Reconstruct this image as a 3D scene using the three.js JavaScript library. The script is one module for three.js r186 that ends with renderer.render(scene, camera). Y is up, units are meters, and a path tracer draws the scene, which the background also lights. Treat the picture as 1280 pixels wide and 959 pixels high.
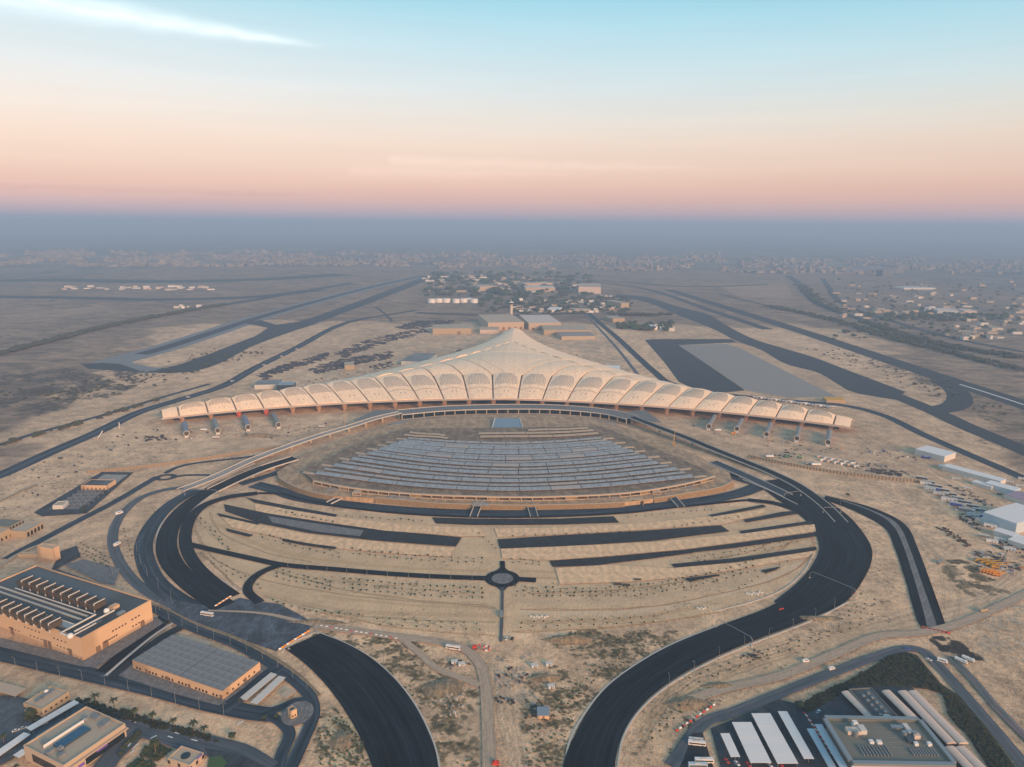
import * as THREE from 'three';
import { mergeGeometries, toCreasedNormals } from 'three/addons/utils/BufferGeometryUtils.js';
import { createNoise2D } from 'simplex-noise';

// ---------------------------------------------------------------- camera, sky, sun, exposure
const scene = new THREE.Scene();
const rad = THREE.MathUtils.degToRad;
const F = 880, CAMH = 340;
const camera = new THREE.PerspectiveCamera(2 * Math.atan(479.5 / F) * 180 / Math.PI, 1280 / 959, 1, 150000);
camera.position.set(0, CAMH, 0);
camera.rotation.order = 'YXZ';
camera.rotation.set(rad(-12.77), 0, rad(0.45));
camera.updateMatrixWorld(true);

function mulberry(a) { return () => { a |= 0; a = a + 0x6D2B79F5 | 0; let t = Math.imul(a ^ a >>> 15, 1 | a); t = t + Math.imul(t ^ t >>> 7, 61 | t) ^ t; return ((t ^ t >>> 14) >>> 0) / 4294967296; }; }
const rnd = mulberry(7);
const noise = createNoise2D(mulberry(11)), noiseB = createNoise2D(mulberry(23));
const lerp = THREE.MathUtils.lerp, clamp = THREE.MathUtils.clamp, sstep = THREE.MathUtils.smoothstep;

const SUN_AZ = rad(38), SUN_EL = rad(15);           // low sun behind the camera, a little to the right
const sunDir = new THREE.Vector3(Math.sin(SUN_AZ) * Math.cos(SUN_EL), Math.sin(SUN_EL), Math.cos(SUN_AZ) * Math.cos(SUN_EL));
{
  const w = 2048, h = 1024, data = new Float32Array(w * h * 4);
  const S = (r, g, b) => [r, g, b].map((c) => { c /= 255; return c <= 0.04045 ? c / 12.92 : ((c + 0.055) / 1.055) ** 2.4; });
  const stops = [[-90, S(150, 150, 165)], [0, S(158, 154, 174)], [0.5, S(182, 163, 172)], [1.1, S(202, 171, 172)], [1.8, S(218, 178, 168)], [2.75, S(228, 188, 170)], [4, S(233, 202, 183)],
    [5.75, S(233, 211, 194)], [7.8, S(226, 219, 210)], [10, S(212, 221, 222)], [12.7, S(190, 217, 226)], [15.8, S(158, 207, 223)], [25, S(140, 192, 216)], [45, S(122, 160, 186)], [90, S(108, 138, 164)]];
  const azel = (px, py) => { const v = new THREE.Vector3(px - 640, 479.5 - py, -F).applyEuler(camera.rotation).normalize(); return [Math.atan2(v.x, -v.z) * 180 / Math.PI, Math.asin(v.y) * 180 / Math.PI]; };
  const cirrus = [[[-40, -22], [425, 60], 0.95, 0.34], [[0, 231], [420, 245], 0.14, -0.07], [[640, 205], [900, 210], 0.35, 0.08], [[560, 216], [760, 218], 0.25, 0.06]].map(([a, b, w, s]) => [...azel(...a), ...azel(...b), w, s]);
  for (let j = 0; j < h; j++) {
    const el = (j + 0.5) / h * 180 - 90;
    let k = 0; while (k < stops.length - 2 && el > stops[k + 1][0]) k++;
    const t = clamp((el - stops[k][0]) / (stops[k + 1][0] - stops[k][0]), 0, 1);
    for (let i = 0; i < w; i++) {
      const az = (i + 0.5) / w * Math.PI * 2 - Math.PI;      // atan2(z, x)
      const e = rad(el), d = [Math.cos(e) * Math.cos(az), Math.sin(e), Math.cos(e) * Math.sin(az)];
      const a = Math.atan2(d[0], -d[2]) * 180 / Math.PI;     // azimuth from the view direction, right positive
      const band = noise(a * 0.05, el * 0.9) * 0.012 + noise(a * 0.015 + 9, el * 0.35) * 0.018;
      const cool = sstep(el, 3, 14);
      const leftish = -Math.sin(rad(clamp(a, -90, 90)));      // the sky is a little paler to the left of the view
      const o = (j * w + i) * 4;
      for (let c = 0; c < 3; c++) {
        let v = lerp(stops[k][1][c], stops[k + 1][1][c], t);
        v *= 1 + band;
        v *= 1 + leftish * [0.32, 0.13, 0.08][c] * cool + leftish * 0.12 * (1 - cool) * sstep(el, 0, 2);
        data[o + c] = v;
      }
      // warm glow of the low sun behind the camera
      const cosS = d[0] * sunDir.x + d[1] * sunDir.y + d[2] * sunDir.z, ang = Math.acos(clamp(cosS, -1, 1)) * 180 / Math.PI;
      const glow = Math.exp(-((ang / 16) ** 2)) * 1.1;
      if (el > 0) { data[o] += glow; data[o + 1] += glow * 0.6; data[o + 2] += glow * 0.33; }
      // thin high streaks of cirrus
      const streak = (a0, e0, a1, e1, wid, str) => {
        const u = (a - a0) / (a1 - a0); if (u < -0.6 || u > 1) return;
        const le = lerp(e0, e1, u) + noise(a * 0.35, 3) * 0.08, dd = (el - le) / (wid * (1.05 - clamp(u, 0, 1)));
        const s = Math.exp(-dd * dd) * str * sstep(1 - u, 0, 0.25) * (0.85 + 0.22 * noise(a * 0.35, el * 2.2)) * (dd < 0 ? 1 : 0.85);
        if (s !== 0) { data[o] += s * 1.0; data[o + 1] += s * 0.86; data[o + 2] += s * 0.8; }
      };
      for (const q of cirrus) streak(...q);
      data[o + 3] = 1;
    }
  }
  const tex = new THREE.DataTexture(data, w, h, THREE.RGBAFormat, THREE.FloatType);
  tex.mapping = THREE.EquirectangularReflectionMapping; tex.magFilter = THREE.LinearFilter; tex.minFilter = THREE.LinearFilter; tex.wrapS = THREE.RepeatWrapping; tex.needsUpdate = true;
  scene.background = tex; scene.environment = tex;
}
const sun = new THREE.DirectionalLight(new THREE.Color().setRGB(1, 0.57, 0.31), 5.0);
sun.position.copy(sunDir).multiplyScalar(3000).add(new THREE.Vector3(0, 0, -1200));
sun.target.position.set(0, 0, -1200);
sun.castShadow = true; sun.shadow.radius = 42;
Object.assign(sun.shadow.camera, { left: -1600, right: 1600, top: 1600, bottom: -1600, near: 10, far: 7000 });
sun.shadow.mapSize.set(4096, 4096);
scene.add(sun, sun.target);
scene.fog = new THREE.FogExp2(new THREE.Color().setRGB(0.46, 0.69, 1.0), 0.00015);
const renderer = new THREE.WebGLRenderer({ antialias: true });
renderer.setSize(1024, 767);
renderer.toneMapping = THREE.LinearToneMapping;
renderer.toneMappingExposure = 1.16;
renderer.shadowMap.enabled = true;

// ---------------------------------------------------------------- helpers
const V3 = (x, y, z) => new THREE.Vector3(x, y, z);
function P(px, py, h = 0) {                        // the point at height h seen at a photograph pixel
  const v = V3(px - 640, 479.5 - py, -F).applyEuler(camera.rotation);
  return v.multiplyScalar((h - CAMH) / v.y).add(camera.position);
}
function pix(v) { const p = v.clone().project(camera); return [(p.x + 1) * 640, (1 - p.y) * 479.5]; }
function topH(bx, by, ty) {                        // height of a vertical edge from its foot and the row of its top
  const g = P(bx, by); let lo = 0, hi = 120;
  for (let i = 0; i < 30; i++) { const m = (lo + hi) / 2; if (pix(V3(g.x, m, g.z))[1] > ty) lo = m; else hi = m; }
  return lo;
}
const taken = {};
function numbered(n) { if (taken[n] === undefined) { taken[n] = 0; return n; } return n + '_' + String(++taken[n]).padStart(3, '0'); }
function tag(o, label, category, group, kind) { o.userData = { label, category }; if (group) o.userData.group = group; if (kind) o.userData.kind = kind; return o; }
function shade(o) { o.castShadow = true; o.receiveShadow = true; return o; }
function merged(geoms) {
  geoms = Array.isArray(geoms) ? geoms.filter(Boolean) : [geoms];
  if (geoms.length === 1) return geoms[0];
  if (geoms.some((g) => g.index) && geoms.some((g) => !g.index)) geoms = geoms.map((g) => g.index ? g.toNonIndexed() : g);
  const r = mergeGeometries(geoms); if (!r) throw new Error('merge failed'); return r;
}
function part(name, geoms, mat, parent) { const m = shade(new THREE.Mesh(merged(geoms), mat)); m.name = name; parent.add(m); return m; }
function thing(name, label, category, pos, turn = 0, group) {
  const g = new THREE.Group(); g.name = numbered(name); g.position.copy(pos); g.rotation.y = turn; tag(g, label, category, group); scene.add(g); return g;
}
function single(name, geoms, mat, label, category, kind, group) { const m = part(numbered(name), geoms, mat, scene); return tag(m, label, category, group, kind); }
function copyOf(src, pos, turn, label, group, scale) {
  const r = src.clone(); r.name = numbered(src.name.replace(/_\d{3}$/, '')); r.position.copy(pos); r.rotation.y = turn; r.userData = { ...src.userData };
  if (label) r.userData.label = label; if (group) r.userData.group = group; if (scale) r.scale.setScalar(scale); scene.add(r); return r;
}
function bx(x0, x1, y0, y1, z0, z1) { return new THREE.BoxGeometry(Math.abs(x1 - x0), Math.abs(y1 - y0), Math.abs(z1 - z0)).translate((x0 + x1) / 2, (y0 + y1) / 2, (z0 + z1) / 2); }
function cyl(r0, r1, y0, y1, x, z, n = 10) { return new THREE.CylinderGeometry(r1, r0, y1 - y0, n).translate(x, (y0 + y1) / 2, z); }
function bar(a, b, r, n = 6) {
  const d = b.clone().sub(a), g = new THREE.CylinderGeometry(r, r, d.length(), n);
  g.applyQuaternion(new THREE.Quaternion().setFromUnitVectors(V3(0, 1, 0), d.clone().normalize())); const m = a.clone().add(b).multiplyScalar(0.5);
  return g.translate(m.x, m.y, m.z);
}
function geo(pos, idx, uv) {
  const g = new THREE.BufferGeometry();
  g.setAttribute('position', new THREE.Float32BufferAttribute(pos, 3)); g.setAttribute('uv', new THREE.Float32BufferAttribute(uv || new Array(pos.length / 3 * 2).fill(0), 2));
  g.setIndex(idx); g.computeVertexNormals(); return g;
}
function gridGeo(rows, uvs, thick = 0) {           // rows: arrays of Vector3; top surface plus, if thick, sides and underside
  const n = rows.length, m = rows[0].length, pos = [], uv = [], idx = [];
  rows.forEach((r, i) => r.forEach((p, j) => { pos.push(p.x, p.y, p.z); uv.push(...(uvs ? uvs[i][j] : [p.x, p.z])); }));
  const q = (a, b, c, d) => idx.push(a, b, c, b, d, c);
  for (let i = 0; i < n - 1; i++) for (let j = 0; j < m - 1; j++) q(i * m + j, i * m + j + 1, (i + 1) * m + j, (i + 1) * m + j + 1);
  const up = (() => { const a = rows[0][0], b = rows[0][m - 1], c = rows[n - 1][0]; return b.clone().sub(a).cross(c.clone().sub(a)).y > 0; })();
  if (!up) for (let k = 0; k < idx.length; k += 3) [idx[k + 1], idx[k + 2]] = [idx[k + 2], idx[k + 1]];
  const g = geo(pos, idx, uv);
  if (!thick) return g;
  const loop = [];
  for (let j = 0; j < m; j++) loop.push(rows[0][j]);
  for (let i = 1; i < n; i++) loop.push(rows[i][m - 1]);
  for (let j = m - 2; j >= 0; j--) loop.push(rows[n - 1][j]);
  for (let i = n - 2; i > 0; i--) loop.push(rows[i][0]);
  const sp = [], si = [], su = []; let run = 0;
  loop.push(loop[0]);
  loop.forEach((p, k) => { if (k) run += p.distanceTo(loop[k - 1]); sp.push(p.x, p.y, p.z, p.x, p.y - thick, p.z); su.push(run, 0, run, thick); if (k) si.push(2 * k - 2, 2 * k - 1, 2 * k, 2 * k, 2 * k - 1, 2 * k + 1); });
  const under = gridGeo(rows.map((r) => r.map((p) => V3(p.x, p.y - thick, p.z))), uvs);
  return mergeGeometries([g, geo(sp, si, su), under]);
}
const curve = (pts) => new THREE.CatmullRomCurve3(pts, false, 'centripetal');
function cps(list, h) { return list.map((p) => P(p[0], p[1], p[2] ?? h ?? 0)); }
let layer = 0;
function lift(base) { layer += 1; return base + layer * 0.006; }
function ribbon(list, width, o = {}) {             // a band of even width along photograph pixels (third entry: height)
  const c = curve(cps(list)), n = o.n ?? Math.max(8, list.length * 10), dy = o.flat === false ? 0 : lift(0.05), rows = [], uvs = []; let run = 0, last = null;
  const pts = c.getSpacedPoints(n), W = typeof width === 'number' ? () => width : width;
  for (let i = 0; i <= n; i++) {
    const p = pts[i], t = pts[Math.min(n, i + 1)].clone().sub(pts[Math.max(0, i - 1)]).setY(0).normalize(), s = V3(-t.z, 0, t.x), w = W(i / n);
    if (last) run += p.distanceTo(last); last = p;
    const off = o.off ?? 0, m = o.m ?? 4, r = [], u = [];
    for (let k = 0; k <= m; k++) { const d = off + (k / m - 0.5) * w; r.push(V3(p.x + s.x * d, p.y + dy, p.z + s.z * d)); u.push([(d + (o.u0 ?? 0)) / 1, run]); }
    rows.push(r); uvs.push(u);
  }
  return gridGeo(rows, uvs, o.thick);
}
function between(A, B, o = {}) {                   // a band between two traced edges
  const a = curve(cps(A)), b = curve(cps(B)), n = o.n ?? 60, dy = lift(0.05), rows = [], uvs = []; let run = 0, last = null; const m = o.m ?? 6;
  const pa = a.getSpacedPoints(n), pb = b.getSpacedPoints(n);
  for (let i = 0; i <= n; i++) {
    const mid = pa[i].clone().add(pb[i]).multiplyScalar(0.5); if (last) run += mid.distanceTo(last); last = mid;
    const w = pa[i].distanceTo(pb[i]), r = [], u = [];
    for (let k = 0; k <= m; k++) { const p = pa[i].clone().lerp(pb[i], k / m); p.y += dy; r.push(p); u.push([(k / m - 0.5) * w, run]); }
    rows.push(r); uvs.push(u);
  }
  return gridGeo(rows, uvs, o.thick);
}
function sheet(list, h = 0, dy = null) {           // a flat polygon on the ground
  const pts = list.map((p) => (p.isVector3 ? p : P(p[0], p[1], h))), y = h + (dy ?? lift(0.05));
  const c2 = pts.map((p) => new THREE.Vector2(p.x, p.z)), tri = THREE.ShapeUtils.triangulateShape(c2, []), pos = [], uv = [], idx = [];
  pts.forEach((p) => { pos.push(p.x, y, p.z); uv.push(p.x, p.z); });
  for (const [a, b, c] of tri) { const A = c2[a], B = c2[b], C = c2[c]; if ((B.x - A.x) * (C.y - A.y) - (B.y - A.y) * (C.x - A.x) > 0) idx.push(a, c, b); else idx.push(a, b, c); }
  return geo(pos, idx, uv);
}
function prism(pts, y0, y1) {                      // walls and top over a plan outline
  const top = sheet(pts, y1, 0), pos = [], idx = [], uv = []; let run = 0;
  const loop = [...pts, pts[0]]; let area = 0;
  loop.forEach((p, i) => { if (i) area += loop[i - 1].x * p.z - p.x * loop[i - 1].z; });
  loop.forEach((p, k) => {
    if (k) { const q = loop[k - 1], w = q.distanceTo(p), o = pos.length / 3; const quad = [[q, y0], [p, y0], [q, y1], [p, y1]]; quad.forEach(([a, y], n) => { pos.push(a.x, y, a.z); uv.push(run + (n % 2 ? w : 0), y); }); run += w; if (area > 0) idx.push(o, o + 2, o + 1, o + 1, o + 2, o + 3); else idx.push(o, o + 1, o + 2, o + 1, o + 3, o + 2); }
  });
  return mergeGeometries([top, geo(pos, idx, uv)]);
}
// a building frame from three photographed foot corners: A nearest, C along its right-hand face, B along its left-hand face
function frame(A, B, C, topY, h) {
  const a = P(...A), b = P(...B), c = P(...C), x = c.clone().sub(a), w = x.length(); x.normalize();
  const back = V3(x.z, 0, -x.x), d = b.clone().sub(a).dot(back);
  return { a, w, d: Math.max(d, 3), turn: Math.atan2(-x.z, x.x), h: h ?? topH(A[0], A[1], topY) };
}
// ---------------------------------------------------------------- materials
function tile(size, fn, repeatMetres, srgb = true) {
  const d = new Uint8Array(size * size * 4);
  for (let y = 0; y < size; y++) for (let x = 0; x < size; x++) { const c = fn(x / size, y / size), o = (y * size + x) * 4; for (let k = 0; k < 3; k++) d[o + k] = clamp(Array.isArray(c) ? c[k] : c, 0, 255); d[o + 3] = 255; }
  const t = new THREE.DataTexture(d, size, size); t.wrapS = t.wrapT = THREE.RepeatWrapping; t.magFilter = THREE.LinearFilter; t.minFilter = THREE.LinearMipmapLinearFilter; t.generateMipmaps = true; if (srgb) t.colorSpace = THREE.SRGBColorSpace;
  const r = Array.isArray(repeatMetres) ? repeatMetres : [repeatMetres, repeatMetres];
  t.repeat.set(1 / r[0], 1 / r[1]); t.needsUpdate = true; return t;
}
// noise that repeats at the tile's edge
function tn(u, v, fx, fy, seed) { const a = u * Math.PI * 2, b = v * Math.PI * 2, R = fx / (2 * Math.PI), Q = fy / (2 * Math.PI); return (noise(Math.cos(a) * R + seed, Math.sin(a) * R + Math.cos(b) * Q * 0.7) + noiseB(Math.sin(a) * R - seed, Math.sin(b) * Q + Math.cos(b) * Q * 0.4 + 5)) * 0.6; }
function std(rgb, o = {}) { return new (o.specularIntensity !== undefined ? THREE.MeshPhysicalMaterial : THREE.MeshStandardMaterial)({ color: new THREE.Color().setRGB(...rgb), roughness: 0.85, ...o }); }
// asphalt: long streaks where the pavers ran and tyres wear, along v
const asphaltTex = (base, amp, tint) => tile(512, (u, v) => {
  const s = tn(u, v, 26, 1.2, 3) * 0.6 + tn(u, v, 60, 3, 8) * 0.35 + tn(u, v, 9, 0.8, 15) * 0.6, p = tn(u, v, 5, 5, 31), g = (rnd() - 0.5) * 0.5;
  const k = 1 + amp * (s + p * 0.45 + g * 0.35);
  return [base[0] * k * (1 + tint * p), base[1] * k, base[2] * k];
}, [38, 150]);
const speckTex = (base, amp) => tile(256, (u, v) => { const k = 1 + amp * (tn(u, v, 5, 5, 3) * 0.7 + tn(u, v, 16, 16, 8) * 0.6 + tn(u, v, 50, 50, 15) * 0.5 + (rnd() - 0.5) * 0.3); return [base[0] * k, base[1] * k, base[2] * k]; }, 70);
const M = {
  yardBlack: std([1, 1, 1], { map: speckTex([27, 33, 38], 0.4), roughness: 0.95 }), yard: std([1, 1, 1], { map: speckTex([48, 57, 64], 0.32), roughness: 0.95 }), yardGrey: std([1, 1, 1], { map: speckTex([74, 83, 90], 0.25), roughness: 0.95 }), yardDusty: std([1, 1, 1], { map: speckTex([66, 76, 86], 0.4), roughness: 0.95 }),
  black: std([1, 1, 1], { map: asphaltTex([24, 31, 37], 0.6, 0.05), roughness: 0.9, specularIntensity: 0.3 }),
  asphalt: std([1, 1, 1], { map: asphaltTex([54, 67, 77], 0.36, 0.12), roughness: 0.9, specularIntensity: 0.3 }),
  oldAsphalt: std([1, 1, 1], { map: asphaltTex([78, 86, 93], 0.22, 0.12), roughness: 0.88 }),
  dustyAsphalt: std([1, 1, 1], { map: asphaltTex([98, 100, 102], 0.3, 0.25), roughness: 0.9 }),
  farAsphalt: std([0.024, 0.037, 0.047], { roughness: 1 }),
  farAsphaltPale: std([0.19, 0.2, 0.21], { roughness: 0.9 }),
  concrete: std([1, 1, 1], { map: tile(256, (u, v) => { const k = 1 + tn(u, v, 8, 8, 2) * 0.12 + tn(u, v, 30, 30, 5) * 0.09 + (rnd() - 0.5) * 0.08; return [150 * k, 146 * k, 140 * k]; }, 40) }),
  paving: std([1, 1, 1], { map: tile(256, (u, v) => { const k = 1 + tn(u, v, 8, 8, 4) * 0.16 + tn(u, v, 40, 40, 7) * 0.12; return [112 * k, 112 * k, 112 * k]; }, 30) }),
  apron: std([0.27, 0.25, 0.225]),
  kerb: std([0.5, 0.47, 0.42]),
  ochre: std([1, 1, 1], { map: tile(256, (u, v) => { const k = 1 + tn(u, v, 6, 6, 6) * 0.1 + tn(u, v, 50, 50, 9) * 0.1 + (rnd() - 0.5) * 0.06; return [226 * k, 188 * k, 146 * k]; }, 45) }),
  dirt: std([1, 1, 1], { map: tile(256, (u, v) => { const k = 1 + tn(u, v, 30, 1.5, 6) * 0.12 + tn(u, v, 12, 10, 9) * 0.1; return [172 * k, 152 * k, 130 * k]; }, [16, 60]) }),
  stone: std([1, 1, 1], { map: tile(256, (u, v) => { const cx = Math.floor(u * 24), cy = Math.floor(v * 24), j = Math.sin(cx * 12.9 + cy * 78.2) * 43758.5, r = j - Math.floor(j); const k = 0.88 + r * 0.2 + tn(u, v, 20, 20, 3) * 0.12; return [138 * k, 114 * k, 82 * k]; }, 30) }),
  roof: std([1, 1, 1], { map: tile(256, (u, v) => { const k = 1 + tn(u, v, 7, 7, 12) * 0.07 + tn(u, v, 34, 34, 3) * 0.07; return [248 * k, 217 * k, 182 * k]; }, 50), roughness: 0.6 }),
  skylight: std([0.3, 0.29, 0.27], { roughness: 0.25 }),
  spoil: std([1, 1, 1], { map: tile(256, (u, v) => { const k = 1 + tn(u, v, 9, 9, 6) * 0.2 + tn(u, v, 40, 40, 9) * 0.2 + (rnd() - 0.5) * 0.2; return [138 * k, 119 * k, 92 * k]; }, 30) }),
  deckSand: std([1, 1, 1], { map: speckTex([164, 138, 108], 0.22) }), tubeGrey: std([0.2, 0.2, 0.2], { roughness: 0.5 }), tubeBlue: std([0.16, 0.19, 0.26], { roughness: 0.5 }),
  deckBrown: std([1, 1, 1], { map: speckTex([122, 104, 84], 0.3) }),
  fenceTan: std([0.27, 0.215, 0.15]),
  fascia: std([0.42, 0.36, 0.32]),
  terracotta: std([0.36, 0.21, 0.125]),
  redColumn: std([0.55, 0.1, 0.05]),
  glassDark: std([0.02, 0.03, 0.04], { roughness: 0.15, metalness: 0.3 }),
  solar: std([1, 1, 1], { map: tile(256, (u, v) => { const k = 1 + tn(u, v, 10, 10, 2) * 0.13 + tn(u, v, 40, 40, 8) * 0.1; return [142 * k, 150 * k, 156 * k]; }, 40), roughness: 0.5 }),
  solarDark: std([0.06, 0.08, 0.095], { roughness: 0.35, metalness: 0.2 }),
  solarPale: std([0.34, 0.33, 0.32], { roughness: 0.6 }),
  solarBack: std([0.05, 0.07, 0.075]),
  bluePane: std([0.16, 0.23, 0.3], { roughness: 0.35 }),
  cream: std([1, 1, 1], { map: tile(256, (u, v) => { const gx = Math.min((u * 8) % 1, 1 - (u * 8) % 1), gy = Math.min((v * 8) % 1, 1 - (v * 8) % 1), j = Math.min(gx, gy) < 0.035 ? 0.86 : 1; const k = j * (1 + tn(u, v, 5, 5, 2) * 0.05 + tn(u, v, 24, 24, 9) * 0.04); return [206 * k, 172 * k, 136 * k]; }, 24) }),
  beige: std([0.47, 0.37, 0.27]), tan: std([0.4, 0.31, 0.2]), sandWall: std([0.42, 0.35, 0.26]),
  white: std([0.74, 0.73, 0.71], { roughness: 0.55 }), offWhite: std([0.58, 0.56, 0.52]), paleBlue: std([0.45, 0.55, 0.62], { roughness: 0.5 }), pinkRoof: std([0.62, 0.5, 0.42], { roughness: 0.6 }),
  greyRoof: std([1, 1, 1], { map: tile(256, (u, v) => { const k = 1 + tn(u, v, 8, 8, 5) * 0.12 + tn(u, v, 40, 40, 1) * 0.1; return [122 * k, 126 * k, 128 * k]; }, 20) }),
  darkRoof: std([1, 1, 1], { map: tile(256, (u, v) => { const k = 1 + tn(u, v, 8, 8, 5) * 0.28 + tn(u, v, 40, 40, 1) * 0.22; const gx = (u * 6) % 1, gy = (v * 4) % 1, j = gx < 0.03 || gy < 0.025 ? 0.75 : 1; return [78 * k * j, 87 * k * j, 92 * k * j]; }, 30) }),
  olive: std([0.17, 0.17, 0.14]), steel: std([0.3, 0.32, 0.33], { roughness: 0.45, metalness: 0.5 }), brown: std([0.075, 0.055, 0.035]),
  window: std([0.025, 0.02, 0.018], { roughness: 0.2 }), door: std([0.2, 0.12, 0.07]), blueSky: std([0.02, 0.1, 0.2], { roughness: 0.15 }), purple: std([0.16, 0.08, 0.4]),
  red: std([0.55, 0.05, 0.03]), yellow: std([0.62, 0.33, 0.03]), orange: std([0.7, 0.28, 0.03]), blue: std([0.05, 0.1, 0.4]), green: std([0.06, 0.22, 0.1]), tyre: std([0.02, 0.02, 0.02]),
  leaf: std([0.035, 0.05, 0.02], { roughness: 1, side: THREE.DoubleSide }), palmLeaf: std([0.045, 0.06, 0.022], { roughness: 0.9, side: THREE.DoubleSide }), bark: std([0.14, 0.1, 0.065]), lawn: std([0.05, 0.075, 0.03]),
  scrub: std([0.045, 0.05, 0.028], { roughness: 1 }), mark: std([0.72, 0.72, 0.7]), soil: std([0.05, 0.04, 0.035]),
};
// ---------------------------------------------------------------- ground: one sheet, a fine map near the camera, a coarser one beyond
const toSRGB = (r) => r;
function groundColor(x, z) {                       // sRGB bytes of the soil at a place
  const r = Math.hypot(x, z + 1000);
  const n1 = noise(x * 0.0016, z * 0.0016), n2 = noiseB(x * 0.007, z * 0.007), n3 = noise(x * 0.03 + 7, z * 0.03), n4 = noiseB(x * 0.11, z * 0.11);
  const wx = x + n2 * 40, wz = z + n1 * 60;
  const streak = noise(wx * 0.004 + wz * 0.002, wz * 0.02 - wx * 0.006), scrub = sstep(noiseB(wx * 0.012, wz * 0.03) + 0.5 * n4 + 0.25 * n3, 0.25, 0.9);
  // disturbed pale sand on the building site, brown desert plain round it
  const side = Math.abs(x) / Math.max(300, 420 - z * 0.28);
  const plain = sstep(clamp(sstep(side, 0.85, 1.35) + sstep(-z, 2200, 2700) + n2 * 0.22 + n1 * 0.18, 0, 1), 0.35, 0.65);
  const n5 = noise(x * 0.35, z * 0.35 + 3); let k = 1 + 0.07 * n1 + 0.08 * n2 + 0.1 * n3 + 0.1 * n4 + 0.09 * n5 - 0.16 * sstep(n4 + 0.6 * n5 + 0.5 * n2, 0.7, 1.3);
  const sand = [202 * k, 170 * k, 136 * k];
  k = 1 + 0.08 * n1 + 0.09 * n2 + 0.12 * streak + 0.09 * n3 + 0.1 * n4 + 0.06 * n5 - 0.3 * scrub;
  const pl = [138 * k, 117 * k, 97 * k];
  return [0, 1, 2].map((c) => lerp(sand[c], pl[c], plain));
}
function groundMap(x0, x1, z0, z1, size, paint) {
  const cv = document.createElement('canvas'); cv.width = cv.height = size; const cx = cv.getContext('2d'), im = cx.createImageData(size, size), g = mulberry(5);
  for (let j = 0; j < size; j++) for (let i = 0; i < size; i++) {
    const c = groundColor(lerp(x0, x1, (i + 0.5) / size), lerp(z0, z1, (j + 0.5) / size)), o = (j * size + i) * 4, s = 1 + (g() - 0.5) * 0.13;
    for (let k = 0; k < 3; k++) im.data[o + k] = clamp(c[k] * s, 0, 255); im.data[o + 3] = 255;
  }
  cx.putImageData(im, 0, 0);
  const at = (p) => { const v = p.isVector3 ? p : P(p[0], p[1]); return [(v.x - x0) / (x1 - x0) * size, (v.z - z0) / (z1 - z0) * size]; };
  paint(cx, at, size / (x1 - x0));
  const t = new THREE.CanvasTexture(cv); t.flipY = false; t.colorSpace = THREE.SRGBColorSpace; t.magFilter = THREE.LinearFilter; return t;
}
const path2 = (cx, at, list, close) => { cx.beginPath(); list.forEach((p, i) => { const [a, b] = at(p); i ? cx.lineTo(a, b) : cx.moveTo(a, b); }); if (close) cx.closePath(); };
function speckle(cx, at, poly, n, size, colors, seed) {      // grains, tufts and clods of a patch of ground
  const g = mulberry(seed); cx.save();
  const q = poly.map(at), lo = [Math.min(...q.map((p) => p[0])), Math.min(...q.map((p) => p[1]))], hi = [Math.max(...q.map((p) => p[0])), Math.max(...q.map((p) => p[1]))];
  for (let i = 0; i < n; i++) {
    const x = lerp(lo[0], hi[0], g()), y = lerp(lo[1], hi[1], g()); const ix = x + noise(x * 0.02, y * 0.02 + 7) * 26 + (g() - 0.5) * 16, iy = y + noiseB(x * 0.02 + 4, y * 0.02) * 26 + (g() - 0.5) * 16; let inn = false; for (let a = 0, b = q.length - 1; a < q.length; b = a++) if ((q[a][1] > iy) !== (q[b][1] > iy) && ix < (q[b][0] - q[a][0]) * (iy - q[a][1]) / (q[b][1] - q[a][1]) + q[a][0]) inn = !inn;
    if (!inn || noise(x * 0.03, y * 0.03) + 0.5 * noiseB(x * 0.11, y * 0.11) < g() * 0.8 - 0.45) continue;
    cx.fillStyle = colors[Math.floor(g() * colors.length)]; cx.globalAlpha = 0.25 + 0.45 * g(); cx.beginPath(); cx.ellipse(x, y, size * (0.4 + g()), size * (0.3 + 0.7 * g()), g() * 3, 0, 7); cx.fill();
  }
  cx.restore(); cx.globalAlpha = 1;
}
function tracks(cx, at, scale, list, gauge, color, alpha, lines = 2) {
  const c = curve(cps(list)), pts = c.getSpacedPoints(80);
  for (let l = 0; l < lines; l++) {
    cx.beginPath(); cx.strokeStyle = color; cx.globalAlpha = alpha; cx.lineWidth = Math.max(0.8, 1.2 * scale);
    pts.forEach((p, i) => { const t = pts[Math.min(80, i + 1)].clone().sub(pts[Math.max(0, i - 1)]).normalize(), o = (l - (lines - 1) / 2) * gauge + noise(i * 0.1, l * 9 + gauge) * 1.2; const [a, b] = at(V3(p.x - t.z * o, 0, p.z + t.x * o)); i ? cx.lineTo(a, b) : cx.moveTo(a, b); });
    cx.stroke();
  }
  cx.globalAlpha = 1;
}
const NEAR = [-720, 720, -1500, -300], MID = [-2700, 2700, -5600, -200];
const oliveDirt = ['#4d4630', '#5a5038', '#6b5d42', '#7d6c4f', '#3d3a28'], paleDirt = ['#b7a284', '#a8937a', '#c2b095', '#94806a'], darkDirt = ['#3a332b', '#4a4034', '#5d5143', '#2e2a24'];
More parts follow.
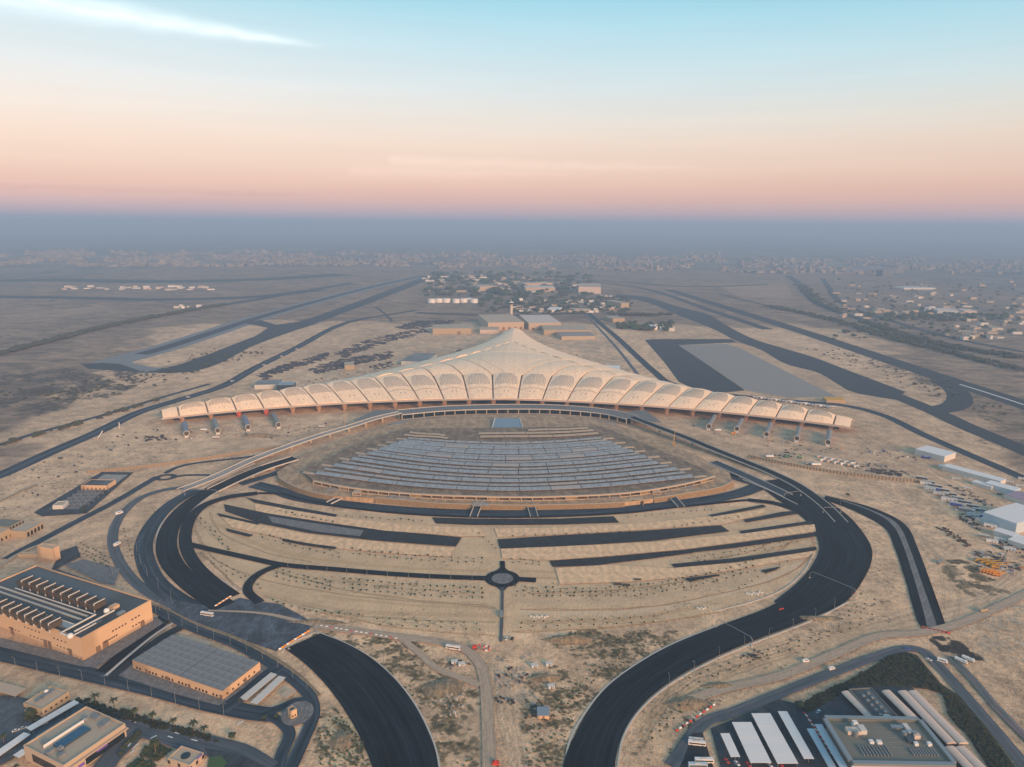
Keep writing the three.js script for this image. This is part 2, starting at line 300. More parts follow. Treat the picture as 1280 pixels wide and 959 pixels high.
const nearMap = groundMap(...NEAR, 2048, (cx, at, sc) => {
  const fill = (poly, color, a) => { cx.globalAlpha = a; cx.fillStyle = color; path2(cx, at, poly, true); cx.fill(); cx.globalAlpha = 1; };
  // graded earth of the terraces, in curved bands
  fill([[250, 640], [300, 622], [420, 640], [640, 650], [850, 638], [960, 630], [1010, 650], [1020, 685], [1000, 720], [950, 745], [860, 772], [760, 786], [640, 792], [500, 784], [400, 766], [320, 742], [262, 705]], '#cdb08a', 0.6);
  for (const [l, w, c, a] of [[[[245, 660], [300, 700], [400, 730], [620, 752]], 9, '#d6bb94', 0.5], [[[270, 655], [350, 690], [480, 708], [610, 714]], 7, '#b8986f', 0.5], [[[300, 735], [420, 762], [620, 770]], 8, '#b99b76', 0.45], [[[340, 750], [480, 775], [620, 780]], 6, '#d9c09b', 0.5], [[[650, 752], [800, 748], [930, 722], [1000, 690]], 9, '#c2a98a', 0.5], [[[650, 766], [800, 764], [920, 738], [1000, 705]], 8, '#d6bea0', 0.5], [[[650, 714], [800, 716], [920, 700], [1010, 672]], 6, '#b8946a', 0.5], [[[650, 778], [780, 774], [880, 758]], 7, '#b3906a', 0.45], [[[400, 745], [520, 757], [620, 760]], 5, '#b59873', 0.45]]) { cx.globalAlpha = a; cx.strokeStyle = c; cx.lineWidth = w * sc; cx.beginPath(); curve(cps(l)).getSpacedPoints(60).forEach((p, i) => { const [x, y] = at(V3(p.x, 0, p.z + noise(i * 0.3, w) * 1.2)); i ? cx.lineTo(x, y) : cx.moveTo(x, y); }); cx.stroke(); } cx.globalAlpha = 1;
  // scrub and dug soil beside the approach roads
  speckle(cx, at, [[450, 793], [520, 800], [556, 838], [582, 890], [596, 959], [552, 959], [542, 915], [510, 862], [455, 815]], 5200, 3.4, oliveDirt, 3);
  speckle(cx, at, [[395, 785], [470, 797], [455, 812], [398, 790]], 700, 3, oliveDirt, 4);
  speckle(cx, at, [[676, 797], [760, 790], [815, 788], [850, 795], [800, 822], [760, 850], [730, 840], [718, 808]], 3600, 3, oliveDirt, 5);
  speckle(cx, at, [[655, 845], [700, 832], [712, 850], [690, 860], [660, 862]], 900, 3, oliveDirt, 6);
  speckle(cx, at, [[650, 870], [745, 850], [720, 900], [698, 959], [660, 959]], 2600, 2.6, oliveDirt, 7);
  speckle(cx, at, [[620, 820], [660, 815], [668, 860], [640, 880], [616, 868]], 700, 2, ['#8b8b8c', '#777', '#9a938a', '#5d5648'], 8);
  speckle(cx, at, [[780, 935], [840, 860], [905, 830], [960, 810], [1060, 760], [1100, 720], [1120, 735], [1000, 815], [930, 850], [850, 930], [815, 959], [772, 959]], 6000, 2.6, [...oliveDirt, ...paleDirt], 9);
  speckle(cx, at, [[400, 959], [398, 900], [420, 885], [455, 930], [462, 959]], 1500, 2.4, [...oliveDirt, ...paleDirt], 10);
  speckle(cx, at, [[1180, 700], [1232, 715], [1240, 745], [1200, 735]], 2200, 4, oliveDirt, 11);
  speckle(cx, at, [[1030, 608], [1160, 620], [1200, 690], [1170, 700], [1115, 640]], 4200, 3, [...paleDirt, '#8d7a64'], 12);
  speckle(cx, at, [[940, 560], [1120, 575], [1230, 640], [1160, 640], [1030, 605], [900, 570]], 3000, 2.6, [...paleDirt, '#84735f'], 13);
  speckle(cx, at, [[1165, 800], [1195, 797], [1215, 812], [1205, 824], [1185, 820]], 2600, 4, ['#26221d', '#332d26', '#1f1c18', '#3e372e'], 14);
  speckle(cx, at, [[0, 600], [100, 565], [190, 540], [240, 560], [130, 590], [40, 640], [0, 650]], 5000, 2.4, [...paleDirt, ...darkDirt], 15);
  speckle(cx, at, [[150, 730], [170, 640], [200, 620], [182, 690], [200, 740]], 1200, 2, oliveDirt, 16);
  // strips of planting soil on the terraces
  for (const s of [[[330, 655], [460, 690], [600, 702], [618, 712], [470, 700], [340, 672]], [[390, 720], [500, 728], [600, 738], [600, 748], [480, 738], [390, 730]], [[650, 735], [760, 735], [920, 715], [940, 730], [780, 752], [650, 750]],
    [[850, 700], [960, 680], [1010, 668], [1015, 680], [900, 702]], [[330, 745], [420, 765], [600, 775], [600, 785], [430, 780], [340, 760]], [[650, 776], [800, 768], [900, 750], [900, 760], [800, 780], [650, 786]]]) speckle(cx, at, s, 2600, 1.6, ['#8a7455', '#7a684c', '#9d8763', '#6c6046'], Math.floor(s[0][0]));
  fill([[560, 890], [600, 870], [602, 950], [590, 959], [580, 920]], '#a8977f', 0.25);
  // wheel tracks over the sand
  const T = (l, g, c, a, n) => tracks(cx, at, sc, l, g, c, a, n);
  for (const off of [-8, -3, 3, 9]) { T([[1075, 545 + off], [1100, 560 + off], [1150, 578 + off], [1210, 610 + off], [1280, 640 + off]], 2.2, '#8f7d68', 0.5); T([[0, 640 + off * 2], [70, 600 + off], [130, 568 + off], [200, 540 + off * 0.5]], 2.2, '#c9b596', 0.4); }
  for (let i = 0; i < 9; i++) T([[1085, 800 - i * 3], [1150, 790 - i * 4], [1215, 770 - i * 3], [1280, 740 - i * 5]], 2.2, i % 2 ? '#c3b198' : '#8b7863', 0.45);
  for (let i = 0; i < 7; i++) T([[1115 + i * 6, 640 + i * 6], [1160 + i * 9, 680 + i * 9], [1180 + i * 10, 740 + i * 3], [1170 + i * 8, 790]], 2.4, i % 2 ? '#bfae96' : '#93816b', 0.35);
  for (let i = 0; i < 8; i++) T([[230 - i * 5, 552 + i], [300, 552 + i * 1.5], [380, 548 + i], [440, 535 + i * 0.5]], 2.4, i % 2 ? '#c4b195' : '#93826c', 0.4);
  for (let i = 0; i < 8; i++) T([[820, 540 + i], [880, 552 + i * 1.4], [960, 562 + i], [1050, 563 + i]], 2.4, i % 2 ? '#c0ad92' : '#8c7b66', 0.4);
  for (let i = 0; i < 6; i++) T([[640 + i * 4, 959], [625 + i * 5, 900], [620 + i * 3, 860], [612 + i * 2, 830]], 2.2, i % 2 ? '#c7b59c' : '#927f68', 0.4);
  for (let i = 0; i < 5; i++) T([[840, 900 - i * 4], [880, 858 - i * 3], [960, 842 - i * 2], [1060, 800 - i * 3], [1120, 780]], 2.4, '#c0aa88', 0.35);
  for (let i = 0; i < 5; i++) T([[420, 959], [425 + i, 930], [412 - i * 2, 900], [435 + i * 3, 905], [440, 940]], 2.2, '#cbb793', 0.5);
  for (let i = 0; i < 6; i++) T([[800, 940 - i * 6], [835, 885 - i * 5], [880, 858 - i * 6], [930, 840 - i * 5], [1000, 815 - i * 4]], 3, i % 2 ? '#a5875c' : '#6f6048', 0.5, 1);
  for (let i = 0; i < 5; i++) T([[870 + i * 9, 890 - i * 9], [905 + i * 8, 850 - i * 6], [945 + i * 8, 862 - i * 7], [905 + i * 10, 880 - i * 9]], 2.4, '#b89b70', 0.4, 1);
  speckle(cx, at, [[1120, 655], [1165, 650], [1180, 780], [1150, 790], [1135, 720]], 1800, 2.4, ['#c2ae92', '#ad977b', '#8a7862'], 31);
  speckle(cx, at, [[1085, 640], [1120, 690], [1140, 770], [1090, 790], [1070, 760], [1098, 700]], 2600, 2.4, ['#a58a62', '#7d6a4c', '#bda586', '#6b5d45'], 32);
  speckle(cx, at, [[1210, 775], [1280, 740], [1280, 830], [1220, 820]], 2400, 3, ['#a99b86', '#8b8272', '#c0b29b'], 33);
  // contour ridges raked into the terraces
  for (const [l, c] of [[[[240, 640], [250, 675], [270, 700], [330, 725], [420, 742], [620, 760]], '#8f7757'], [[[262, 640], [275, 665], [330, 690], [390, 703]], '#8f7757'], [[[250, 690], [290, 728], [300, 738]], '#6f5a40'], [[[340, 712], [420, 735], [500, 748], [610, 757]], '#8b7353'], [[[330, 745], [420, 766], [500, 774], [620, 778]], '#97805c'],
    [[[650, 762], [800, 760], [900, 742], [975, 722], [1015, 690], [1010, 655]], '#94633e'], [[[650, 722], [760, 722], [880, 702], [950, 685], [985, 655]], '#a1714a'], [[[660, 742], [800, 735], [920, 710], [985, 680], [998, 650]], '#a1714a'], [[[640, 790], [760, 785], [840, 775], [900, 765]], '#a5713f'], [[[400, 765], [500, 785], [620, 795]], '#a37a4e']]) T(l, 1.2, c, 0.6, 2);
});
const midMap = groundMap(...MID, 2048, (cx, at, sc) => {
  speckle(cx, at, [[330, 480], [420, 440], [520, 415], [610, 408], [600, 425], [520, 450], [430, 470], [350, 492]], 5000, 3, [...paleDirt, '#b9a68c'], 21);
  speckle(cx, at, [[690, 420], [760, 415], [800, 470], [740, 455]], 3000, 3, paleDirt, 22);
  const pale = (poly, a, c = '#b39c80') => { cx.globalAlpha = a; cx.fillStyle = c; path2(cx, at, poly, true); cx.fill(); cx.globalAlpha = 1; };
  pale([[0, 395], [130, 382], [140, 386], [0, 410]], 0.3); pale([[895, 355], [985, 355], [990, 372], [925, 372]], 0.4, '#c0a083');
  pale([[940, 437], [1040, 470], [1135, 505], [1080, 505], [1000, 480], [930, 440]], 0.3); pale([[500, 365], [560, 375], [540, 395], [470, 395]], 0.18);
  speckle(cx, at, [[0, 470], [120, 455], [200, 470], [120, 500], [0, 530]], 9000, 2.2, darkDirt, 24); speckle(cx, at, [[1060, 440], [1280, 500], [1280, 590], [1180, 500]], 6000, 2, [...oliveDirt, ...darkDirt], 25);
  for (let i = 0; i < 26; i++) { const y = 385 + i * 6; tracks(cx, at, sc, [[-60, y + 60], [120, y + 22], [330, y - 16], [470, y - 30]], 6, i % 3 ? '#6f604f' : '#a08c76', 0.28, 1); tracks(cx, at, sc, [[860, y - 40], [1000, y - 8], [1150, y + 28], [1340, y + 75]], 6, i % 3 ? '#6c5e4e' : '#a2907a', 0.28, 1); }
  cx.globalAlpha = 0.5; cx.strokeStyle = '#4a4036'; for (const l of [[[0, 505], [100, 485], [220, 455], [420, 398]], [[1040, 430], [1150, 465], [1280, 500]], [[890, 440], [960, 480], [1030, 500]]]) { cx.lineWidth = 3; path2(cx, at, l); cx.stroke(); } cx.globalAlpha = 1;
});
const clod = tile(256, (u, v) => 128 + 70 * tn(u, v, 14, 14, 3) + 60 * tn(u, v, 50, 50, 8) + (rnd() - 0.5) * 30, 1, false);
const bumpOf = (w, h, m) => { const t = clod.clone(); t.repeat.set(w / m, h / m); t.needsUpdate = true; return t; };
{
  const nearM = new THREE.MeshStandardMaterial({ map: nearMap, roughness: 1, bumpMap: bumpOf(1440, 1200, 50), bumpScale: 0.55 });
  const midM = new THREE.MeshStandardMaterial({ map: midMap, roughness: 1, bumpMap: bumpOf(5400, 5400, 90), bumpScale: 0.5 });
  const farM = new THREE.MeshStandardMaterial({ color: 0xffffff, roughness: 1, map: tile(512, (u, v) => { const k = 1 + tn(u, v, 6, 6, 2) * 0.2 + tn(u, v, 30, 30, 6) * 0.22 + tn(u, v, 90, 90, 7) * 0.2; return [116 * k, 108 * k, 97 * k]; }, 3000) });
  const pos = [], uv = [], idx = [], groups = [];
  const block = (r, full, mat) => {
    const s = idx.length, nx = Math.max(2, Math.ceil((r[1] - r[0]) / 2500)), nz = Math.max(2, Math.ceil((r[3] - r[2]) / 2500)), o = pos.length / 3;
    for (let j = 0; j <= nz; j++) for (let i = 0; i <= nx; i++) { const x = lerp(r[0], r[1], i / nx), z = lerp(r[2], r[3], j / nz); pos.push(x, 0, z); uv.push(...(full ? [(x - full[0]) / (full[1] - full[0]), (z - full[2]) / (full[3] - full[2])] : [x, z])); }
    for (let j = 0; j < nz; j++) for (let i = 0; i < nx; i++) { const a = o + j * (nx + 1) + i; idx.push(a, a + nx + 1, a + 1, a + 1, a + nx + 1, a + nx + 2); }
    groups.push([s, idx.length - s, mat]);
  };
  const ring = (inn, out, full, mat) => { block([out[0], out[1], out[2], inn[2]], full, mat); block([out[0], out[1], inn[3], out[3]], full, mat); block([out[0], inn[0], inn[2], inn[3]], full, mat); block([inn[1], out[1], inn[2], inn[3]], full, mat); };
  block(NEAR, NEAR, 0); ring(NEAR, MID, MID, 1); ring(MID, [-32000, 32000, -42000, 6000], null, 2);
  const g = geo(pos, idx, uv); g.clearGroups(); groups.forEach((q) => g.addGroup(...q));
  const m = new THREE.Mesh(g, [nearM, midM, farM]); m.name = 'ground'; m.receiveShadow = true; scene.add(m);
  tag(m, 'pale sandy desert ground of the building site and plain', 'ground', null, 'structure');
}
// ---------------------------------------------------------------- roads, runways, terraces (sheets over the ground)
const road = (name, g, mat, label, cat = 'road') => single(name, g, mat, label, cat, 'structure');
// far airfield
road('runway', ribbon([[134, 454], [200, 436.5], [260, 417.5], [320, 398], [400, 375.5], [470, 357.5], [530, 344.5]], 95), M.farAsphaltPale, 'pale runway with dark centre on the plain behind the left wing', 'runway');
road('runway', ribbon([[176, 443], [200, 436.5], [260, 417.5], [320, 398], [400, 375.5], [470, 357.5], [530, 344.5]], 42), M.farAsphalt, 'dark worn centre strip of the pale runway', 'runway');
road('taxiway', between([[178, 462], [205, 460], [235, 452], [320, 420], [400, 393.5], [470, 368.5], [532, 345]], [[182, 466], [232, 466], [265, 458], [320, 431], [400, 402.5], [470, 376], [547, 345.5]]), M.farAsphalt, 'broad dark taxiway running beside the pale runway', 'taxiway');
road('taxiway', sheet([[150, 453], [163, 449], [167, 455], [190, 459], [205, 460], [182, 466], [150, 464]]), M.farAsphaltPale, 'pale concrete turn joining runway end to dark taxiway', 'taxiway');
road('taxiway', sheet([[305, 404], [325, 400], [345, 406], [375, 402], [352, 413], [318, 421], [335, 410]]), M.farAsphalt, 'short dark link between pale runway and taxiway', 'taxiway');
road('road', sheet([[100, 455], [128, 453.5], [150, 455], [150, 464], [182, 466], [110, 461]]), M.farAsphalt, 'dark blast pad at the near end of the pale runway', 'runway');
road('road', ribbon([[-20, 601], [0, 594], [62, 566], [120, 541], [175, 515], [225, 499.5], [275, 484], [320, 459.5], [370, 435], [420, 408.5], [447, 400], [520, 388]], 26), M.asphalt, 'dark dual road passing behind the left wing tip');
road('road', ribbon([[-20, 601], [0, 594], [62, 566], [120, 541], [175, 515], [225, 499.5], [275, 484], [320, 459.5], [370, 435], [420, 408.5]], 3.5), M.oldAsphalt, 'pale median of the dark dual road behind the left wing');
road('road', ribbon([[-20, 562], [0, 556], [40, 543], [125, 520], [200, 497.5], [262, 480]], 12), M.asphalt, 'narrow dark track on the plain beside the dual road');
road('road', ribbon([[-60, 370], [0, 371], [100, 372.5], [200, 374.5], [320, 371], [400, 362]], 110), M.farAsphalt, 'far dark taxiway in front of the distant aircraft stands', 'taxiway');
road('road', ribbon([[-40, 352], [60, 350], [200, 352], [330, 349], [430, 343]], 220), M.farAsphalt, 'hazy dark band of the farthest runway on the plain', 'runway');
road('road', ribbon([[240, 386], [300, 378], [380, 364], [440, 354]], 60), M.farAsphalt, 'thin dark taxiway between the two far runways', 'taxiway');
road('apron', sheet([[806, 425], [820, 424], [914, 424], [922, 428], [848, 431.5], [932, 488], [905, 491], [862, 484], [848, 477], [832, 455]]), M.farAsphalt, 'large dark asphalt apron behind the right wing', 'apron');
road('apron', sheet([[848, 431.7], [905, 430], [920, 433], [1046, 496], [985, 497], [933, 488]]), M.apron, 'pale concrete apron beside the dark asphalt apron', 'apron');
road('taxiway', between([[770, 368], [800, 370], [850, 384], [885, 393], [905, 405], [945, 425], [985, 437], [1018, 447], [1060, 463], [1100, 478], [1132, 490]], [[770, 372], [800, 376], [850, 395], [895, 413], [920, 426], [950, 437], [985, 456], [1020, 465], [1050, 482], [1068, 491], [1120, 500]]), M.farAsphalt, 'dark unfinished taxiway with ragged sand edges behind right wing', 'taxiway');
road('taxiway', ribbon([[1118, 494], [1167, 514], [1210, 534], [1280, 563], [1330, 585]], 42), M.farAsphalt, 'dark taxiway crossing the plain beyond the site fence', 'taxiway');
road('taxiway', ribbon([[1175, 476], [1192, 486], [1200, 498], [1192, 508], [1170, 513]], 46), M.farAsphalt, 'curved dark link from runway down to taxiway', 'taxiway');
road('runway', ribbon([[835, 362], [870, 373], [960, 401], [1035, 425], [1110, 450], [1185, 475], [1280, 506], [1340, 526]], 62), M.farAsphalt, 'long dark runway crossing the plain behind the right wing', 'runway');
road('runway', ribbon([[1200, 480.5], [1240, 493], [1280, 506]], 5, { off: 0 }), M.mark, 'white centre line at the end of the dark runway', 'marking');
road('taxiway', ribbon([[740, 352], [800, 360], [900, 392], [960, 412]], 40), M.farAsphalt, 'narrow dark taxiway between the dark runway and ragged taxiway', 'taxiway');
road('road', ribbon([[732, 388], [745, 400], [770, 421], [800, 449], [818, 465], [838, 479], [880, 488.5], [960, 499], [1055, 507], [1100, 518], [1160, 546], [1280, 598], [1320, 616]], 20), M.asphalt, 'dark road curving behind the right wing along the site edge');
road('road', ribbon([[728, 390], [750, 412], [775, 440], [800, 472]], 9), M.oldAsphalt, 'pale service track behind the terminal centre');
road('road', ribbon([[985, 345], [1002, 357], [1025, 381], [1085, 402], [1160, 425], [1280, 446], [1330, 452]], 45), M.farAsphalt, 'far dark highway sweeping across the right-hand plain', 'highway');
road('road', ribbon([[1028, 348], [1036, 360], [1042, 370], [1062, 384], [1120, 403], [1200, 425], [1280, 440]], 32), M.farAsphalt, 'second dark carriageway of the far highway', 'highway');
road('road', ribbon([[900, 368], [960, 382], [1035, 398], [1135, 426], [1280, 461], [1330, 474]], 22), M.farAsphalt, 'dark patrol road lined with shrubs on the far plain');
road('road', ribbon([[1085, 385], [1130, 391], [1200, 395], [1262, 400]], 20), M.apron, 'pale straight track beside the far camp', 'track');
road('road', ribbon([[470, 384], [485, 396], [490, 402]], 10), M.farAsphalt, 'short dark spur on the plain beyond the left wing');
road('road', ribbon([[600, 349], [650, 350], [720, 351], [770, 352], [850, 358], [960, 356]], 60), M.farAsphalt, 'far dark boundary road below the hazy city');
road('road', ribbon([[520, 391], [600, 394], [660, 394], [735, 391]], 46), M.farAsphalt, 'dark cross road in front of the old airport buildings');

// left side of the site
road('road', ribbon([[8, 699], [20, 692], [60, 671], [100, 650], [140, 629.5], [185, 603], [197, 596]], 11), M.asphalt, 'straight dark service road past the substation yard');
road('road', ribbon([[206, 592], [220, 585], [237, 580.5], [280, 575], [320, 570], [352, 563]], 8), M.asphalt, 'narrow dark road along the ribbed site fence');
road('road', ribbon([[216, 597], [230, 594.5], [262, 594]], 7), M.asphalt, 'short dark stub leaving the small roundabout');
{ const c = P(207, 597), pts = []; for (let i = 0; i <= 24; i++) { const a = i / 24 * Math.PI * 2; pts.push(V3(c.x + Math.cos(a) * 15, 0, c.z + Math.sin(a) * 13)); }
  const rows = pts.map((p) => [p, p.clone().lerp(c, 0.52)].map((q) => V3(q.x, lift(0.05) * 0 + 0.5, q.z))); road('roundabout', gridGeo(rows), M.asphalt, 'small dark roundabout on the straight service road', 'roundabout'); }
road('yard', sheet([[42, 641], [127, 590.5], [167, 591], [108, 642.5], [52, 646]]), M.yard, 'dark asphalt ring round the substation yard', 'yard');
road('yard', sheet([[60, 637], [105, 612], [133, 612], [98, 637]]), M.paving, 'grey gravel switchyard inside the dark asphalt ring', 'yard');
road('yard', sheet([[114, 605], [130, 593.5], [160, 594], [139, 609]]), M.concrete, 'pale concrete slab behind the substation building', 'yard');
road('road', ribbon([[236, 609], [205, 613], [180, 621], [160, 635], [145, 655], [141, 678], [150, 704], [172, 731], [203, 751], [245, 769]], 10.5), M.oldAsphalt, 'narrow grey outer road curving round the left of the loop');
road('road', ribbon([[246, 612], [214, 631], [192, 654], [180, 680], [183, 705], [198, 731], [228, 753], [262, 768]], 18), M.asphalt, 'broad blue-grey road of the left loop');
road('road', sheet([[205, 748], [250, 757], [282, 755], [300, 748], [318, 752], [350, 756], [378, 771], [392, 780], [384, 790], [345, 815], [310, 803], [262, 786], [215, 765]]), M.yardDusty, 'wide dusty asphalt junction where the bus drives');
road('road', ribbon([[330, 584, 5], [298, 597, 3], [262, 614, 0], [230, 637], [213, 660], [208, 682], [214, 703], [232, 724], [256, 743], [280, 759]], 21), M.black, 'fresh black asphalt road on the left of the loop');
road('road', ribbon([[322, 617], [285, 622], [256, 632], [240, 646], [233, 662], [232, 681], [241, 702], [262, 724], [292, 746]], 13), M.black, 'inner fresh black asphalt road of the left loop');
road('road', ribbon([[232, 680], [270, 689], [320, 700], [352, 706.5], [420, 712.5], [495, 718.5], [560, 722], [608, 723.5]], 9), M.black, 'thin black road leading to the central roundabout');
road('road', ribbon([[355, 706], [338, 711], [323, 718.5], [312, 729], [310, 740], [325, 754]], 9), M.black, 'short curved black road off the thin road to the roundabout');
road('road', between([[356, 812], [378, 828], [402, 851], [425, 880], [442, 907], [456, 935], [466, 962], [472, 990]], [[400, 792.5], [430, 804], [462, 822], [492, 848], [517, 880], [534, 912], [545, 942], [551, 990]]), M.black, 'broad curved asphalt road leaving the loop on the left');
road('road', between([[700, 990], [704, 955], [716, 925], [733, 893], [760, 859], [800, 829], [843, 805.5], [899, 783], [960, 760], [995, 738], [1018, 708], [1024, 685], [1015, 660], [998, 643], [965, 620], [945, 603]], [[768, 990], [769, 955], [777, 922], [797, 888], [833, 856], [886, 826], [939, 803], [1016, 773], [1058, 752], [1080, 724], [1090, 700], [1089, 684], [1078, 665], [1060, 645], [1025, 620], [985, 598]], { n: 120 }), M.black, 'broad dark asphalt road of the right loop');
road('road', ribbon([[935, 625.5], [970, 630], [1005, 643], [1024, 660], [1032, 682], [1025, 706], [1005, 731], [975, 756]], 12), M.black, 'inner black asphalt lane of the right loop');
road('road', between([[1030, 625], [1050, 632], [1080, 645], [1105, 660], [1118, 685], [1130, 720], [1146, 775], [1150, 783]], [[1032, 620], [1060, 626.5], [1090, 635], [1120, 648], [1135, 660], [1147, 685], [1162, 725], [1184, 787]]), M.black, 'curved black ramp with a grey middle strip at the right');
road('road', between([[1050, 626], [1080, 636], [1105, 648], [1118, 660], [1128, 680], [1140, 715], [1153, 760], [1159, 784]], [[1056, 626.5], [1086, 637], [1115, 650], [1126, 661], [1136, 683], [1151, 725], [1166, 768], [1172, 786]]), M.paving, 'grey unpaved middle strip of the right-hand ramp');
road('road', ribbon([[318, 606], [345, 613], [372, 622], [430, 631], [500, 638], [560, 641.5], [640, 643], [720, 641], [800, 635.5], [870, 627.5], [925, 617], [958, 604]], 22), M.asphalt, 'blue-grey sunken service road along the garage front');
road('road', ribbon([[322, 617], [352, 618], [385, 626], [440, 635.5], [520, 643.5], [640, 647], [775, 642], [850, 634], [935, 625.5]], 6), M.black, 'thin black road and painted edge shadow outlining the sunken garage road');  // road at the ends; the middle is edge shadow painted as a ribbon
road('road', ribbon([[300, 606], [345, 592], [400, 572], [450, 555], [495, 541], [520, 536]], 14), M.asphalt, 'dark ground road along the left garage side');
road('road', ribbon([[745, 529], [772, 537], [806, 552], [848, 568], [890, 586], [930, 601], [955, 607]], 17), M.asphalt, 'dark ground road along the right garage side');
// central roundabout and walks
{
  road('roundabout', sheet([[603, 724], [616, 717], [623, 712], [628, 707], [633, 712], [640, 717], [653, 724], [640, 731], [633, 736], [628, 741], [623, 736], [616, 731]]), M.yardBlack, 'black flared roundabout apron on the terraces', 'roundabout');
  const c = P(628, 724), ring = (r0, r1, y) => { const rows = []; for (let i = 0; i <= 40; i++) { const a = i / 40 * Math.PI * 2; rows.push([V3(c.x + Math.cos(a) * r1, y, c.z + Math.sin(a) * r1), V3(c.x + Math.cos(a) * r0, y, c.z + Math.sin(a) * r0)]); } return gridGeo(rows); };
  road('roundabout', ring(11, 17, 0.72), M.black, 'small black central roundabout in the terraces', 'roundabout');
  road('roundabout', ring(0.1, 10.6, 0.78), M.paving, 'pale paved centre of the black roundabout', 'roundabout');
  road('path', ribbon([[628.5, 714], [628, 702]], 5), M.black, 'short black path up from the central roundabout', 'path');
  road('road', ribbon([[642, 724.5], [670, 726]], 9), M.black, 'short black stub right of the central roundabout', 'road');
  road('path', ribbon([[628, 734], [627.5, 770], [626, 803]], 2.6), M.oldAsphalt, 'narrow grey walk down from the central roundabout', 'path');
}
// terraced parking strips inside the loop
const sandStrips = [[[318, 630], [420, 647], [500, 656], [600, 661.5], [608, 671], [576, 671], [480, 664], [370, 648], [320, 640]], [[618, 661.5], [700, 660], [800, 655], [900, 645], [955, 637], [958, 642], [905, 656], [800, 663], [700, 669], [622, 672]],
  [[272, 642], [320, 656], [400, 671], [480, 678.5], [568, 686], [562, 697], [480, 692], [420, 686], [350, 673], [290, 660]], [[626, 687], [740, 682], [820, 678], [928, 668], [1018, 656], [1020, 665], [920, 679], [858, 687], [760, 696], [690, 701], [628, 699]],
  [[694, 711], [760, 707], [840, 711], [922, 704], [1021, 689], [1010, 697], [920, 713], [858, 722], [790, 728], [700, 731]]];
sandStrips.forEach((s) => road('terrace', sheet(s), M.ochre, 'smooth ochre levelled terrace between dark parking strips', 'terrace').userData.group = 'ochre levelled terraces');
const strips = [[[540, 647.5], [590, 649], [640, 649.5], [700, 649], [767, 646], [774, 654], [700, 656.5], [640, 657], [590, 657], [545, 655]],
  [[280, 631], [335, 642.5], [400, 653], [480, 664], [540, 669], [577, 672.5], [570, 684], [520, 680.5], [470, 676.5], [385, 667], [325, 655], [282, 640]],
  [[352, 674], [385, 680], [422, 684.5], [417, 687.5], [380, 682.5], [354, 677.5]], [[307, 622.5], [360, 633], [422, 644], [419, 647], [360, 637.5], [318, 629]], [[282, 661], [317, 669.5], [311, 672], [284, 665]], [[271, 642], [325, 654.5], [322, 657], [274, 646]],
  [[622, 675], [700, 670], [800, 664.5], [901, 657.5], [912, 665], [815, 677], [700, 684], [625, 686.5]], [[925, 664.5], [1015, 651.5], [1017, 655], [927, 668]], [[858, 688], [920, 680], [1021, 666], [1022, 671], [920, 685.5], [862, 692]],
  [[687, 702], [760, 697], [830, 690.5], [861, 688], [866, 692], [815, 699], [745, 707.5], [691, 709.5]], [[839, 706], [915, 699], [1020, 684], [1021, 688.5], [920, 703.5], [844, 710.5]], [[856, 724], [898, 719], [900, 720.5], [862, 728]], [[951, 714], [976, 709], [970, 713.5], [957, 717.5]],
  [[930, 650.5], [978, 640.5], [995, 639.5], [997, 643], [932, 654]], [[886, 644.5], [954, 631.5], [958, 634.5], [890, 647]]];
strips.forEach((s, i) => { const m = road('parking_strip', sheet(s), i % 3 === 1 ? M.yardBlack : M.yardBlack, 'dark asphalt parking strip on the ochre terraces', 'parking'); m.userData.group = 'dark parking strips on the terraces'; });
road('parking_strip', sheet([[335, 646], [400, 656], [455, 664], [450, 671], [400, 666], [340, 654]]), M.paving, 'grey gravelled stretch of a parking strip', 'parking');
// bottom of the picture
road('track', ribbon([[392, 783], [440, 789], [490, 796], [545, 803], [580, 812], [598, 828], [606, 850], [610, 900], [612, 970], [612, 990]], 9), M.dirt, 'pale dusty haul track curving down the middle', 'track');
road('track', ribbon([[500, 798], [525, 818], [548, 838], [575, 848], [600, 858]], 6.5), M.dirt, 'pale dusty cut-off beside the haul track', 'track');
road('track', ribbon([[392, 782], [330, 768], [260, 764]], (t) => 5 - t * 3), M.dirt, 'dusty smear of sand over the asphalt junction', 'track');
road('road', ribbon([[838, 959], [880, 905], [920, 890], [980, 866], [1040, 842], [1095, 822], [1130, 812], [1152, 814], [1172, 832], [1215, 880], [1262, 935], [1290, 970]], 9), M.oldAsphalt, 'narrow grey road round the dark hedge at lower right');
road('track', ribbon([[1188, 822], [1215, 850], [1250, 890], [1300, 940]], 7), M.dustyAsphalt, 'dusty parallel lane where two white trucks stand', 'track');
road('track', ribbon([[850, 880], [905, 862], [975, 846], [1040, 820], [1100, 796], [1150, 792], [1200, 780], [1300, 735]], 9), M.dirt, 'pale dirt track above the narrow grey road', 'track');
road('yard', sheet([[888, 912], [975, 876], [1008, 884], [1064, 970], [905, 975]]), M.yard, 'dark asphalt car park under the four white carports', 'yard');
road('yard', sheet([[866, 918], [878, 917], [893, 965], [848, 968]]), M.yardBlack, 'black asphalt bay with parked buses', 'yard');
road('yard', sheet([[1003, 884], [1062, 858], [1140, 860], [1240, 975], [1062, 975]]), M.yard, 'dark asphalt yard round the lower right office block', 'yard');
road('road', ribbon([[-30, 728], [30, 690], [72, 674]], 5), M.dirt, 'pale dirt lane at the left edge', 'track');
road('yard', sheet([[80, 707], [105, 700], [150, 712], [143, 733], [125, 729]]), M.paving, 'grey gravel lay-by beside the chiller plant', 'yard');
